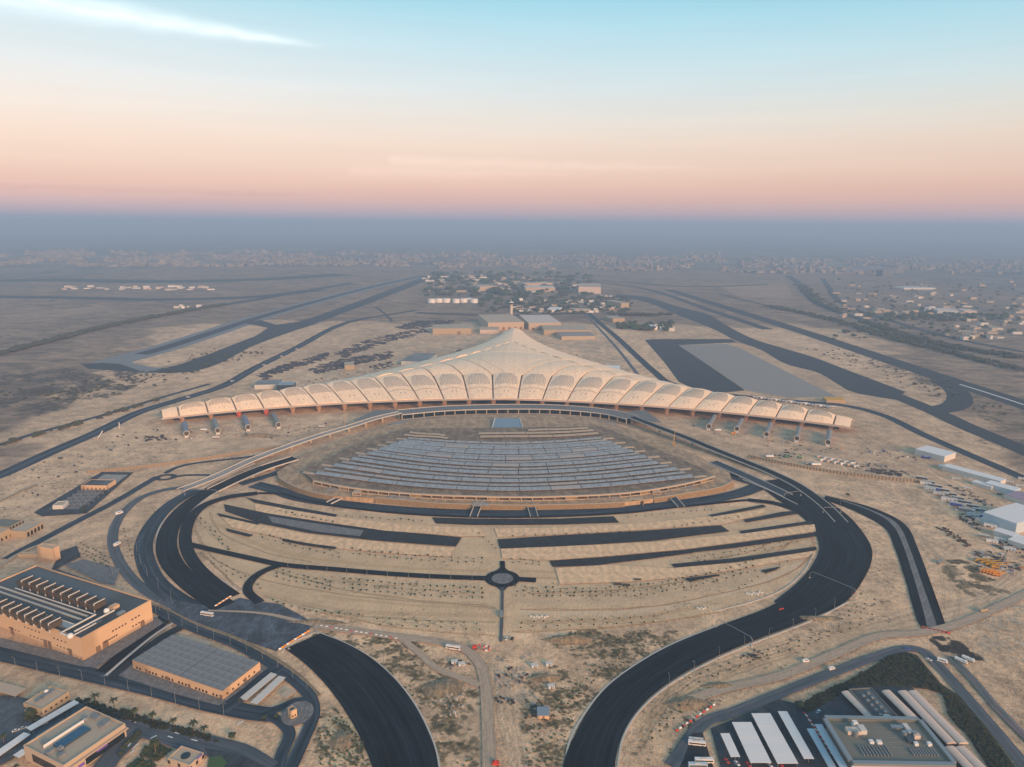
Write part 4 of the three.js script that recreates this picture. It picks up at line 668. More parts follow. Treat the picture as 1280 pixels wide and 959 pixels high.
    if (kind !== 'sand' && kind !== 'back') for (const e of [0, 1]) { const p0 = c.getPointAt(e), t0 = c.getTangentAt(e).multiplyScalar(e ? 1 : -1), rr = []; for (let q = 0; q <= 3; q++) { const p = p0.clone().addScaledVector(t0, 2 + q * 6), s = V3(-t0.z, 0, t0.x).normalize(); rr.push([V3(p.x + s.x * 2.4, H2 + 0.9, p.z + s.z * 2.4), V3(p.x - s.x * 2.4, H2 + 0.9, p.z - s.z * 2.4)]); } part('planter_band', gridGeo(rr, null, 0.9), M.sandWall, G); }
    part('canopy_posts', posts, M.steel, G).userData.kind = 'stuff';
    // asphalt lane behind each row, with the shade between canopies painted in
    if (kind !== 'sand') { const rr = []; for (let q = 0; q <= 30; q++) { const u = q / 30, p = c.getPointAt(u), t = c.getTangentAt(u), s = V3(-t.z, 0, t.x).normalize(), o = -w / 2 - 1.4; rr.push([V3(p.x + s.x * (o + 1.6), H2 + 0.06 + ri * 0.004 + (kind === 'back' ? 0.04 : 0), p.z + s.z * (o + 1.6)), V3(p.x + s.x * (o - 2.2), H2 + 0.06 + ri * 0.004 + (kind === 'back' ? 0.04 : 0), p.z + s.z * (o - 2.2))]); } part('lane_and_shade', gridGeo(rr), M.asphalt, G); }
  }
  // ramps and footbridges down to the sunken road
  const foot = (a, b, w, label) => { const t = thing('footbridge', label, 'bridge', V3(0, 0, 0)); const l = [[a[0], a[1], H1 + 0.4], [b[0], b[1], 1.2]]; part('deck', ribbon(l, w, { thick: 0.8, flat: false, n: 8 }), M.asphalt, t); for (const s of [-1, 1]) part('parapet', ribbon(l.map((p) => [p[0], p[1], p[2] + 1]), 0.6, { off: s * w / 2, thick: 1.5, flat: false, n: 8, m: 1 }), M.kerb, t); };
  foot([446, 611], [411, 628], 9, 'slanting footbridge from the garage left stair tower'); foot([832, 611], [852, 633], 9, 'slanting footbridge from the garage right stair tower'); foot([600, 624], [592, 645], 9, 'straight ramp bridge left of the garage middle'); foot([661, 624], [668, 645], 9, 'straight ramp bridge right of the garage middle');
  const stair = (px, py, label) => { const p = P(px, py), t = thing('stair_tower', label, 'stair tower', p, 0); for (let k = 0; k < 3; k++) part('floor_slab', bx(-5.5, 5.5, 2.6 + k * 3.2, 3.4 + k * 3.2, -5, 5), M.beige, t); part('core', bx(-2, 2, 0, 9.6, -4.4, -1.4), M.sandWall, t); for (const x of [-5, 5]) part('post', bx(x - 0.5, x + 0.5, 0, 9.6, 3.6, 4.6), M.sandWall, t); };
  stair(447, 623.5, 'open concrete stair tower at the garage left gap'); stair(820, 622, 'open concrete stair tower at the garage right gap');
  for (const [x, y] of [[468, 620], [795, 626]]) { const t = thing('ramp_portal', x < 640 ? 'dark garage entry portal beside the left stair tower' : 'dark garage entry portal beside the right stair tower', 'portal', P(x, y + 4)); part('back_wall', bx(-7, 7, 0, 5, -6.4, -6.02), M.concrete, t); part('lintel', bx(-9, 9, 5, 6.6, -6, 0.4), M.sandWall, t); for (const s of [-1, 1]) part('cheek_wall', bx(s * 8 - 0.8, s * 8 + 0.8, 0, 5, -6, 6), M.stone, t); }
}
// ---------------------------------------------------------------- buildings
const DEF = {};
function building(name, label, cat, fr, o = {}) {   // walls with a parapet roof; faces: 'front' = right-hand face (A to C, local z = 0), 'left' = left-hand face (A to B, local x = 0)
  const g = thing(name, label, cat, fr.a, fr.turn, o.group), { w, d, h } = fr, pw = o.parapet ?? 0.7, wall = o.wall ?? M.cream;
  if (o.parapet === 0) { part('wall', bx(0, w, 0, h, -d, 0), wall, g); part('roof', bx(-0.25, w + 0.25, h + 0.005, h + 0.35, -d - 0.25, 0.25), o.roof ?? M.greyRoof, g); }
  else {
    part('wall', [bx(0, w, 0, h - pw, -d, 0)], wall, g);
    part('parapet', [bx(0, w, h - pw, h, -0.6, 0), bx(0, w, h - pw, h, -d, -d + 0.6), bx(0, 0.6, h - pw, h, -d + 0.6, -0.6), bx(w - 0.6, w, h - pw, h, -d + 0.6, -0.6)], o.parapetMat ?? wall, g);
    part('roof', bx(0.6, w - 0.6, h - pw + 0.01, h - pw + 0.12, -d + 0.6, -0.6), o.roof ?? M.greyRoof, g);
  }
  const win = (face, n, y, ww, hh, from = 0.05, to = 0.95, mat = M.window, name_ = 'window') => {
    for (let i = 0; i < n; i++) {
      const t = lerp(from, to, n > 1 ? i / (n - 1) : 0.5), L = face === 'front' ? w : d, c = t * L;
      if (face === 'front') part(name_, bx(c - ww / 2, c + ww / 2, y, y + hh, -0.2, 0.06), mat, g); else part(name_, bx(-0.06, 0.2, y, y + hh, -c - ww / 2, -c + ww / 2), mat, g);
    }
  };
  for (const a of o.windows ?? []) win(...a);
  g.userData.size = undefined; delete g.userData.size;
  return { g, w, d, h, rh: h - pw };
}
const localOf = (b, px, py, h) => b.g.worldToLocal(P(px, py, h));
// chiller plant
{
  const fr = frame([104.7, 827], [-70, 784.5], [191.5, 776.6], 798), b = building('chiller_plant', 'large cream plant hall with two rows of brown roof cooling towers', 'plant', fr, { roof: M.darkRoof, parapet: 1.4,
    windows: [['front', 6, 5.5, 1.6, 1.2, 0.3, 0.46], ['front', 5, 11, 1.6, 1.2, 0.42, 0.6], ['front', 3, 11.6, 1.8, 1.2, 0.7, 0.8], ['front', 4, 5.2, 1.6, 1.2, 0.7, 0.84], ['left', 4, 5.2, 1.6, 1.2, 0.12, 0.2], ['left', 4, 11, 1.6, 1.2, 0.13, 0.22], ['left', 5, 11.5, 1.6, 1.2, 0.34, 0.46], ['left', 4, 5.2, 1.6, 1.2, 0.33, 0.42], ['left', 4, 5.2, 1.6, 1.2, 0.52, 0.6],
      ['front', 1, 0.1, 4, 6, 0.2, 0.2, M.door, 'door'], ['front', 1, 0.1, 5, 7, 0.3, 0.3, M.door, 'door'], ['front', 1, 0.1, 4, 6, 0.84, 0.84, M.door, 'door'], ['left', 1, 0.1, 4.5, 7, 0.1, 0.1, M.door, 'door'], ['left', 2, 0.1, 4.5, 7, 0.265, 0.3, M.door, 'door'], ['left', 1, 0.1, 4.5, 7, 0.58, 0.58, M.door, 'door'], ['left', 2, 0.1, 1.2, 2.2, 0.02, 0.05, M.door, 'door']] });
  b.g.updateMatrixWorld(true);
  const tower = (c) => { const t = part('cooling_tower', [bx(c.x - 5.4, c.x + 5.4, b.rh + 2.2, b.rh + 6.2, c.z - 3.7, c.z + 3.7)], M.brown, b.g); part('fan_stack', [cyl(2.1, 1.9, b.rh + 6.2, b.rh + 7.4, c.x - 2.6, c.z, 12), cyl(2.1, 1.9, b.rh + 6.2, b.rh + 7.4, c.x + 2.6, c.z, 12)], M.brown, t); part('riser_pipe', [bx(c.x - 5, c.x + 5, b.rh + 7.5, b.rh + 8.2, c.z + 3.0, c.z + 3.6), bx(c.x - 5.4, c.x - 4.8, b.rh, b.rh + 8, c.z + 3.0, c.z + 3.6)], M.offWhite, t); part('stand', [-4.6, 0, 4.6].map((x) => bx(c.x + x - 0.25, c.x + x + 0.25, b.rh + 0.1, b.rh + 2.2, c.z - 2.4, c.z + 2.4)), M.soil, t); };
  const u0 = localOf(b, 124, 751, b.h + 5), u1 = localOf(b, 28, 725, b.h + 5), l0 = localOf(b, 70, 774, b.h + 5), l1 = localOf(b, -14, 753, b.h + 5);
  const uz0 = u0.z, lz0 = l0.z, ux = (u0.x + u1.x) / 2, lx = (l0.x + l1.x) / 2;
  for (let i = 0; i < 10; i++) { tower(V3(ux, 0, lerp(uz0, u1.z, i / 9))); tower(V3(lx, 0, lerp(lz0, lz0 + (u1.z - uz0) * 0.93, i / 9))); }
  const pipe = (pts, r, mat = M.offWhite) => { for (let i = 0; i < pts.length - 1; i++) part('pipe', bar(V3(pts[i][0], b.rh + 1.2 + r, pts[i][1]), V3(pts[i + 1][0], b.rh + 1.2 + r, pts[i + 1][1]), r), mat, b.g); };
  const e = Math.max(uz0, lz0);
  pipe([[ux - 9, e + 10], [ux - 9, u1.z]], 0.55); pipe([[lx + 9, e + 10], [lx + 9, e - 40]], 0.55); pipe([[lx - 4, e + 22], [lx - 4, e + 10], [ux - 9, e + 10]], 0.8); pipe([[lx + 2, e + 18], [ux + 2, e + 18]], 0.8); pipe([[lx - 4, e + 22], [b.w * 0.3, e + 22]], 0.6);
  for (const [x, z] of [[lx - 4, e + 22], [ux - 2, e + 14]]) part('tank', new THREE.SphereGeometry(2.4, 10, 8).translate(x, b.rh + 2.6, z), M.white, b.g);
  for (const [x, z, w, d, h, m] of [[ux + 6, e + 12, 7, 5, 3, M.cream], [ux + 2, e + 26, 6, 4, 2.4, M.steel], [lx + 6, e + 30, 7, 9, 2.2, M.solarDark], [ux - 16, e + 20, 8, 5, 2, M.solarDark], [b.w * 0.12, e + 2, 6, 14, 1.8, M.steel], [b.w * 0.09, e - 26, 4, 12, 1.2, M.white]]) if (z < -2) part('roof_unit', bx(x - w / 2, x + w / 2, b.rh + 0.1, b.rh + h, z - d / 2, z + d / 2), m, b.g);
  for (const x of [ux - 12, (ux + lx) / 2]) part('roof_walkway', bx(x - 0.8, x + 0.8, b.rh + 0.2, b.rh + 0.9, -b.d + 4, e + 4), M.kerb, b.g);
}
// warehouse with panelled roof
{
  const fr = frame([279, 876], [158, 842], [325.7, 839], 863.7), { w, d, h } = fr, g = thing('warehouse', 'wide low cream warehouse with gridded grey roof panels', 'warehouse', fr.a, fr.turn);
  part('wall', bx(0, w, 0, h - 0.4, -d, 0), M.cream, g); part('roof_deck', bx(0.3, w - 0.3, h - 0.39, h - 0.2, -d + 0.3, -0.3), M.solarDark, g);
  const nx = 6, nz = 13; for (let i = 0; i < nx; i++) for (let j = 0; j < nz; j++) { const x0 = i * w / nx, x1 = (i + 1) * w / nx, z0 = -(j + 1) * d / nz, z1 = -j * d / nz, wide = j === 6 ? 0.9 : 0.22; part('roof_panel', bx(x0 + 0.2, x1 - 0.2, h - 0.19, h + 0.05 + 0.05 * ((i * 7 + j * 5) % 3), z0 + 0.2, z1 - wide), M.greyRoof, g); }
  for (let i = 0; i < 26; i++) if (i % 5 !== 3) part('window', bx(-0.08, 0.2, 1.6, 3.4, -(i + 0.7) * d / 27 - 0.9, -(i + 0.7) * d / 27 + 0.9), M.window, g);
  for (const t of [0.36, 0.6, 0.84, 0.02]) part('door', bx(-0.09, 0.2, 0, 4.2, -t * d - 1.4, -t * d + 1.4), M.door, g);
  for (let i = 0; i < 6; i++) part('window', bx((i + 0.8) * w / 7 - 0.8, (i + 0.8) * w / 7 + 0.8, 2.4, 4, -0.2, 0.08), M.window, g);
  part('door', bx(w * 0.55, w * 0.55 + 2.6, 0, 4.5, -0.2, 0.09), M.door, g);
}
// carports: a roof on posts between two photographed ends
function carport(name, label, e0, e1, width, h, mat, o = {}) {
  const a = P(e0[0], e0[1], h).setY(0), b = P(e1[0], e1[1], h).setY(0), dir = b.clone().sub(a), L = dir.length(), g = thing(name, label, o.cat ?? 'carport', a, Math.atan2(-dir.z, dir.x), o.group);
  if (o.vault) { const s = new THREE.Shape(); for (let i = 0; i <= 10; i++) { const t = i / 10 * Math.PI, x = -Math.cos(t) * width / 2, y = h + Math.sin(t) * width * 0.16; i ? s.lineTo(x, y) : s.moveTo(x, y); } s.lineTo(width / 2, h - 0.3); s.lineTo(-width / 2, h - 0.3); const n = Math.max(2, Math.round(L / 6)); for (let i = 0; i < n; i++) part('roof_bay', new THREE.ExtrudeGeometry(s, { depth: L / n - 0.12, bevelEnabled: false }).rotateY(Math.PI / 2).translate(i * L / n, 0, 0), mat, g); }
  else { const n = Math.max(1, Math.round(L / 7)); for (let i = 0; i < n; i++) part('roof_sheet', bx(i * L / n, (i + 1) * L / n - 0.1, h, h + 0.22 + (i % 2) * 0.05, -width / 2, width / 2), mat, g); part('edge_beam', [bx(0, L, h - 0.45, h - 0.005, -width / 2 + 0.4, -width / 2 + 0.7), bx(0, L, h - 0.45, h - 0.005, width / 2 - 0.7, width / 2 - 0.4)], M.steel, g); }
  const n = Math.max(2, Math.round(L / 9)); for (let i = 0; i <= n; i++) { const x = clamp(i * L / n, 0.3, L - 0.3); for (const z of width > 7 ? [-width / 2 + 0.6, width / 2 - 0.6] : [0]) part('post', bx(x - 0.12, x + 0.12, 0, h - 0.32, z - 0.12, z + 0.12), M.steel, g); }
  return g;
}
carport('carport', 'longer of two beige carports beside the warehouse', [303, 874.5], [342.5, 842], 6, 3.4, M.offWhite); carport('carport', 'beige carport by the planted island, shorter of the pair', [317, 879.5], [353, 846], 6, 3.4, M.offWhite);
carport('carport', 'beige carport behind the warehouse', [221, 796], [263, 806], 6, 3.4, M.beige); carport('carport', 'small beige shelter above the guard hut', [354, 871], [366, 862], 7, 3.4, M.beige);
carport('carport', 'white carport strip beside the small ochre building', [35.5, 912], [96, 877], 6, 3.2, M.white); carport('carport', 'white carport strip running out of the left edge', [-12, 949], [34, 917], 6, 3.2, M.white); carport('carport', 'short white carport beside the blue skylight office', [20, 946], [32, 938], 6, 3.2, M.white);
carport('carport', 'beige carport at the left edge with ribbed roof', [-20, 853.5], [26, 866], 9, 3.2, M.beige);
carport('carport', 'small white carport with red cars beneath, narrowest of four', [906, 917], [919.5, 946.5], 6.2, 4, M.white); carport('carport', 'wide white carport with a stepped end, second of four', [927, 903], [951.5, 954], 13.5, 4, M.white); carport('carport', 'widest white carport, third of four', [951, 892], [985, 955], 13.5, 4, M.white); carport('carport', 'slim white carport beside the striped barrier lane', [978, 889.5], [1011.5, 949], 6.6, 4, M.white);
carport('vaulted_shed', 'short pinkish vaulted roof beside the low grey roof', [1056.5, 865], [1093, 901], 6.5, 4.5, M.pinkRoof, { vault: 1, cat: 'shed' }); carport('vaulted_shed', 'pinkish vaulted roof behind the grey office block', [1107.5, 864], [1147, 903], 7, 4.5, M.pinkRoof, { vault: 1, cat: 'shed' });
carport('vaulted_shed', 'long pinkish vaulted roof, inner one of a joined pair', [1128, 864.5], [1190, 930], 7, 4.5, M.pinkRoof, { vault: 1, cat: 'shed' }); carport('vaulted_shed', 'long pinkish vaulted roof beside the dark hedge, outer of a pair', [1140.5, 864.5], [1205, 930], 7, 4.5, M.pinkRoof, { vault: 1, cat: 'shed' });
carport('vaulted_shed', 'pinkish vaulted roof beyond the joined pair, inner one', [1187, 934], [1222, 971], 7, 4.5, M.pinkRoof, { vault: 1, cat: 'shed' }); carport('vaulted_shed', 'pinkish vaulted roof beyond the joined pair, by the hedge', [1200, 934], [1238, 971], 7, 4.5, M.pinkRoof, { vault: 1, cat: 'shed' });
// guard hut
{ const b = building('guard_hut', 'small cream guard hut with dark railed roof on the island', 'hut', frame([364, 901], [359.5, 897], [371.5, 897], 890), { roof: M.darkRoof, windows: [['front', 2, 2, 1.1, 1.4, 0.3, 0.7], ['left', 1, 2, 1, 1.4]] }); part('roof_rail', [bx(0.2, b.w - 0.2, b.h, b.h + 0.8, -0.3, -0.15), bx(0.2, b.w - 0.2, b.h, b.h + 0.8, -b.d + 0.1, -b.d + 0.25)], M.steel, b.g); }
// glass office with a blue skylight
{
  const b = building('office_building', 'beige office with blue gridded skylight and dark glass side', 'office', frame([82, 976], [29, 952], [158.6, 922], 0, 11), { roof: M.sandWall, wall: M.beige, parapet: 1.2 }); const { w, d, h, rh } = b;
  part('glass_front', bx(w * 0.32, w * 0.97, 0.6, 6.8, -0.3, 0.1), M.glassDark, b.g); part('sign_band', bx(w * 0.5, w * 0.68, 4.2, 6, 0.1, 0.25), M.purple, b.g); part('sign_band', bx(w * 0.2, w * 0.3, 2, 4, 0, 0.2), M.purple, b.g);
  part('glass_side', bx(-0.1, 0.3, 2, 7.5, -d * 0.8, -d * 0.2), M.glassDark, b.g); part('canopy', bx(-1, w + 0.5, 7.2, 8, -0.2, 2.2), M.beige, b.g);
  b.g.updateMatrixWorld(true); const s0 = localOf(b, 73, 932, h + 1.5), s1 = localOf(b, 106, 905, h + 1.5), sx0 = Math.min(s0.x, s1.x), sx1 = Math.max(s0.x, s1.x), sz = (s0.z + s1.z) / 2;
  const sk = part('skylight', bx(sx0, sx1, rh + 0.1, rh + 1.2, sz - 4, sz + 4), M.solarDark, b.g); for (let i = 0; i < 12; i++) for (let j = 0; j < 4; j++) part('pane', bx(lerp(sx0, sx1, i / 12) + 0.12, lerp(sx0, sx1, (i + 1) / 12) - 0.12, rh + 1.21, rh + 1.35, sz - 4 + j * 2 + 0.12, sz - 4 + (j + 1) * 2 - 0.12), M.blueSky, sk);
  for (const [x, z, a, c, e] of [[w * 0.12, -d * 0.25, 4, 3, 2], [w * 0.1, -d * 0.5, 5, 3, 1.6], [w * 0.18, -d * 0.75, 4, 4, 1.8], [w * 0.85, -d * 0.3, 7, 4, 2], [w * 0.9, -d * 0.6, 4, 6, 1.6], [w * 0.78, -d * 0.7, 3, 3, 2.2], [w * 0.2, -d * 0.4, 3, 3, 2.4]]) part('roof_unit', bx(x - a / 2, x + a / 2, rh + 0.1, rh + e, z - c / 2, z + c / 2), M.greyRoof, b.g);
  part('roof_wall', bx(sx0 - 4, sx1 + 4, rh + 0.1, rh + 2.4, sz - 7.4, sz - 7), M.white, b.g); part('side_wing', bx(w * 0.25, w * 0.7, 0, h - 3, -d - 5, -d - 0.02), M.beige, b.g);
}
{ const b = building('annex_building', 'small ochre building with flat roof behind the white carport', 'building', frame([54, 899], [29, 892.5], [88, 876], 0, 8), { roof: M.beige, wall: M.tan, windows: [['front', 5, 3.6, 1.6, 1.4, 0.12, 0.88], ['left', 2, 3.4, 1.4, 1.4]] }); for (const [t, s] of [[0.3, 2.4], [0.5, 3], [0.75, 2]]) part('roof_unit', bx(b.w * t - s, b.w * t + s, b.rh + 0.1, b.rh + 1.5, -b.d * 0.6 - 1.5, -b.d * 0.6 + 1.5), M.greyRoof, b.g); part('dish', new THREE.SphereGeometry(1.6, 10, 6, 0, 6.3, 0, 1.4).translate(b.w * 0.7, b.rh + 0.8, -b.d * 0.8), M.white, b.g); }
{ const b = building('pavilion', 'square beige pavilion with painted dark roof hole and purple sign', 'pavilion', frame([238, 965], [214.5, 952], [255, 949], 0, 5), { wall: M.beige, roof: M.beige, windows: [['front', 3, 0.8, 2, 2.6], ['left', 3, 0.8, 2, 2.6]] }); part('roof_hole_shade', cyl(3, 3, b.rh + 0.1, b.rh + 0.5, b.w * 0.5, -b.d * 0.5, 16), M.glassDark, b.g); part('sign', bx(b.w * 0.5, b.w * 0.9, b.rh - 0.2, b.rh + 0.9, 0.02, 0.2), M.purple, b.g); }  // dark disc on the roof stands in for the shade inside the hole
// lower right office block
{
  const H = 13, A = P(1066.7, 951, H).setY(0), C = P(1190, 953, H).setY(0), B = P(1031.7, 898.4, H).setY(0), x = C.clone().sub(A), w = x.length(); x.normalize(); const d = B.clone().sub(A).dot(V3(x.z, 0, -x.x)), fr = { a: A, w, d, h: H, turn: Math.atan2(-x.z, x.x) };
  const b = building('office_block', 'grey-roofed office block with broad overhanging frame and roof plant', 'office', fr, { wall: M.olive, roof: M.olive, parapet: 1.4, parapetMat: M.olive }), rh = b.rh;
  part('frame_beam', [bx(-1, w + 1, H - 1.2, H + 0.4, 0.02, 3), bx(-1, w + 1, H - 1.2, H + 0.4, -d - 3, -d - 0.02), bx(-3, -0.02, H - 1.2, H + 0.4, -d, 0), bx(w + 0.02, w + 3, H - 1.2, H + 0.4, -d, 0)], M.steel, b.g);
  part('white_fascia', bx(-2, w + 1, H - 3.2, H - 1.3, 2.2, 3.2), M.offWhite, b.g); part('side_canopy', bx(-8, -3.1, H - 5, H - 4.4, -d, 2), M.paleBlue, b.g); part('side_canopy', bx(-13, -8.2, 4.5, 5, -d, 2), M.paleBlue, b.g);
  for (let i = 0; i < 14; i++) part('window', bx(w * (i + 0.25) / 14, w * (i + 0.85) / 14, 2, 8, -0.2, 0.1), M.glassDark, b.g);
  const ru = (u, v, a, c, e, m) => part('roof_unit', bx(u * w - a / 2, u * w + a / 2, rh + 0.13, rh + e, -v * d - c / 2, -v * d + c / 2), m, b.g);
  [[0.2, 0.7, 9, 5, 2.6, M.pinkRoof], [0.3, 0.72, 4, 6, 3.4, M.offWhite], [0.26, 0.85, 3, 3, 4, M.white], [0.7, 0.8, 8, 3, 2.4, M.steel], [0.8, 0.75, 3, 9, 3, M.offWhite], [0.75, 0.55, 5, 8, 2.2, M.solarDark], [0.84, 0.6, 4, 4, 3, M.pinkRoof], [0.78, 0.42, 2.4, 2.4, 2, M.white], [0.92, 0.42, 2.4, 2.4, 2, M.white], [0.32, 0.45, 2.6, 2.6, 2, M.white], [0.4, 0.44, 3, 2.6, 2, M.white]].forEach((a) => ru(...a));
  for (let i = 0; i < 9; i++) { ru(0.16 + i * 0.035, 0.26, 0.8, 9, 1.1, M.greyRoof); ru(0.68 + i * 0.03, 0.24, 0.9, 6, 1.1, M.greyRoof); }
  for (let i = 0; i < 7; i++) part('roof_seam', bx(w * 0.45, w * 0.66, rh + 0.13, rh + 0.25, -d * (0.12 + i * 0.12), -d * (0.12 + i * 0.12) + 0.4), M.greyRoof, b.g);
  for (const u of [0.2, 0.72, 0.83]) part('fan_drum', cyl(1.7, 1.7, rh + 0.13, rh + 3.8, u * w, -0.62 * d, 12), M.steel, b.g);
  const A2 = P(1098, 903, 6).setY(0), C2 = P(1128, 901, 6).setY(0), B2 = P(1071, 860.5, 6).setY(0), x2 = C2.clone().sub(A2), w2 = x2.length(); x2.normalize(); const back = V3(x2.z, 0, -x2.x), b2 = building('low_block', 'low dark-roofed block between two pinkish vaulted roofs', 'building', { a: A2, w: w2, d: B2.clone().sub(A2).dot(back), h: 6, turn: Math.atan2(-x2.z, x2.x) }, { wall: M.olive, roof: M.darkRoof });
  for (let i = 0; i < 10; i++) part('roof_unit', bx(b2.w * (0.3 + (i % 2) * 0.3), b2.w * (0.42 + (i % 2) * 0.3), b2.rh + 0.1, b2.rh + 1.1, -b2.d * (0.2 + i * 0.07) - 1, -b2.d * (0.2 + i * 0.07) + 0.6), M.steel, b2.g); part('fan_drum', cyl(2.6, 2.6, b2.rh + 0.1, b2.rh + 2, b2.w * 0.5, -b2.d * 0.1, 14), M.offWhite, b2.g);
}
// left edge buildings
building('gate_house', 'tall cream cube with blank walls above the gravel lay-by', 'building', frame([68, 703], [57.5, 695], [76, 699], 686), { wall: M.cream, roof: M.beige });
building('long_annex', 'low tan building leading to the cream cube', 'building', frame([56, 697], [30, 692], [60, 694], 0, 4), { wall: M.tan, roof: M.sandWall });
{ const b = building('arcade_building', 'tan building with five arches of painted shade along its side', 'building', frame([32.5, 672.5], [15, 670], [55, 660], 664.5), { wall: M.tan, roof: M.sandWall }); for (let i = 0; i < 5; i++) part('arch_shade', [bx(b.w * (0.08 + i * 0.19), b.w * (0.2 + i * 0.19), 0, b.h * 0.5, -0.3, 0.07), new THREE.CylinderGeometry(b.w * 0.06, b.w * 0.06, 0.37, 10).rotateX(Math.PI / 2).translate(b.w * (0.14 + i * 0.19), b.h * 0.5, -0.115)], M.window, b.g); }  // near-black arch fills stand in for the shaded interior
building('arcade_building', 'low tan building with roof units at the left edge', 'building', frame([12, 663], [-14, 660], [30, 654], 658.5), { wall: M.tan, roof: M.olive, windows: [['front', 5, 0.5, 1.8, 2.6]] }); building('arcade_building', 'tan building with dark doorways cut by the left edge', 'building', frame([2, 677], [-20, 674], [14, 671], 666), { wall: M.tan, roof: M.sandWall, windows: [['front', 3, 0.2, 2, 3.4]] });
building('substation', 'cream substation hall with dark openings in the asphalt ring', 'building', frame([101.5, 612.5], [108, 605], [133.5, 613], 606.5), { wall: M.cream, roof: M.darkRoof, windows: [['front', 6, 0.3, 2.2, 3, 0.1, 0.9, M.door, 'door']] });
building('switch_room', 'small pale switch room with dark gantries in the yard', 'building', frame([66, 637.5], [70, 632], [79, 637], 632), { wall: M.offWhite, roof: M.sandWall });
{ const rows = [], g = mulberry(4); for (let i = 0; i < 5; i++) for (let j = 0; j < 9; j++) { const p = P(74 + j * 4.6 + i * 6, 634 - i * 4.5 - j * 0.2); const t = thing('transformer', 'steel switchgear frame in the gravel yard', 'switchgear', p, 0.3, 'switchgear frames in the substation yard'); part('frame', [bx(-0.9, -0.6, 0, 3, -0.2, 0.2), bx(0.6, 0.9, 0, 3, -0.2, 0.2), bx(-1.1, 1.1, 3, 3.3, -0.25, 0.25)], M.steel, t); if (j % 2) part('body', bx(-0.55, 0.55, 0, 1.8, -0.8, 0.8), M.soil, t); } }
// right-hand yard
building('white_warehouse', 'pale warehouse at the near end of the long white sheds', 'warehouse', frame([1180, 578], [1160, 563], [1194, 573], 571), { wall: M.offWhite, roof: M.white, parapet: 0 });
building('long_shed', 'very long white shed along the dark perimeter road', 'shed', frame([1250, 607.5], [1195, 581], [1257, 604.5], 602), { wall: M.offWhite, roof: M.white, parapet: 0 });
building('long_shed', 'shorter pale-blue shed beyond the very long white shed', 'shed', frame([1268, 619.5], [1238, 606], [1275, 616], 614), { wall: M.paleBlue, roof: M.white, parapet: 0 });
building('long_shed', 'thin white canopy in front of the pale warehouse', 'shed', frame([1203, 592], [1180, 581], [1206, 590.5], 589.5), { wall: M.offWhite, roof: M.white, parapet: 0 });
building('long_shed', 'white rounded store between yard lane and long shed', 'shed', frame([1239, 613], [1220, 604], [1244, 611], 609), { wall: M.offWhite, roof: M.white, parapet: 0 });
building('blue_warehouse', 'large pale-blue warehouse with white roof by the cabins', 'warehouse', frame([1269, 668], [1236, 650.5], [1310, 655], 655), { wall: M.paleBlue, roof: M.white, parapet: 0 });
building('site_shed', 'small pale-blue shed in front of the pale-blue warehouse', 'shed', frame([1244, 658], [1228, 652], [1248, 655], 653), { wall: M.paleBlue, roof: M.white, parapet: 0 });
building('site_shed', 'white open shed below the pale-blue warehouse', 'shed', frame([1266, 677], [1243, 668], [1272, 673], 671), { wall: M.offWhite, roof: M.white, parapet: 0 }); building('site_shed', 'white flat shed cut by the right edge', 'shed', frame([1288, 690], [1262, 679], [1300, 683], 684), { wall: M.offWhite, roof: M.white, parapet: 0 });
building('site_shed', 'long mauve-roofed shed at the right edge', 'shed', frame([1282, 632], [1262, 621], [1300, 628], 627), { wall: M.offWhite, roof: std([0.3, 0.24, 0.32]), parapet: 0 });
// behind the terminal
building('hangar', 'long beige hangar below the control tower', 'hangar', frame([610, 413], [613, 402], [655, 412], 403.5), { wall: M.beige, roof: M.beige, parapet: 0, windows: [['front', 6, 0.3, 9, 9, 0.1, 0.92, M.door, 'door']] });
building('hangar', 'beige hangar right of the control tower', 'hangar', frame([661, 413], [664, 402], [701, 412.5], 404), { wall: M.beige, roof: M.pinkRoof, parapet: 0, windows: [['front', 4, 0.3, 9, 8, 0.14, 0.86, M.door, 'door']] });
building('store_building', 'long plain tan store left of the terminal tip', 'store', frame([541, 418], [542, 412.5], [589, 417.5], 411), { wall: M.tan, roof: M.sandWall, parapet: 0, windows: [['front', 1, 0.3, 9, 8, 0.68, 0.68, M.door, 'door']] });
building('store_building', 'long tan store right of the terminal tip', 'store', frame([680, 419], [681, 413], [736, 419], 412.5), { wall: M.tan, roof: M.sandWall, parapet: 0 }); building('store_building', 'low pale store in front of the long tan store', 'store', frame([702, 425], [703, 419.5], [744, 424.5], 420.5), { wall: M.sandWall, roof: M.apron, parapet: 0 });
building('store_building', 'small pinkish block at the foot of the long hangar', 'store', frame([600, 417], [601, 413], [624, 417], 412.5), { wall: M.pinkRoof, roof: M.beige, parapet: 0 });
building('site_office', 'flat grey roofed site office beside the left roof slope', 'office', frame([531, 458], [498, 459], [546, 447.5], 452.5), { wall: M.offWhite, roof: M.greyRoof, parapet: 0 });
building('site_shed', 'long grey tent shed behind the left wing', 'shed', frame([350, 486], [323, 481], [354, 480], 480.5), { wall: M.offWhite, roof: M.greyRoof, parapet: 0 }); building('site_shed', 'dark blue container stack behind the left wing', 'shed', frame([366, 489], [353, 483], [370, 485], 481.5), { wall: M.solarDark, roof: M.bluePane, parapet: 0 });
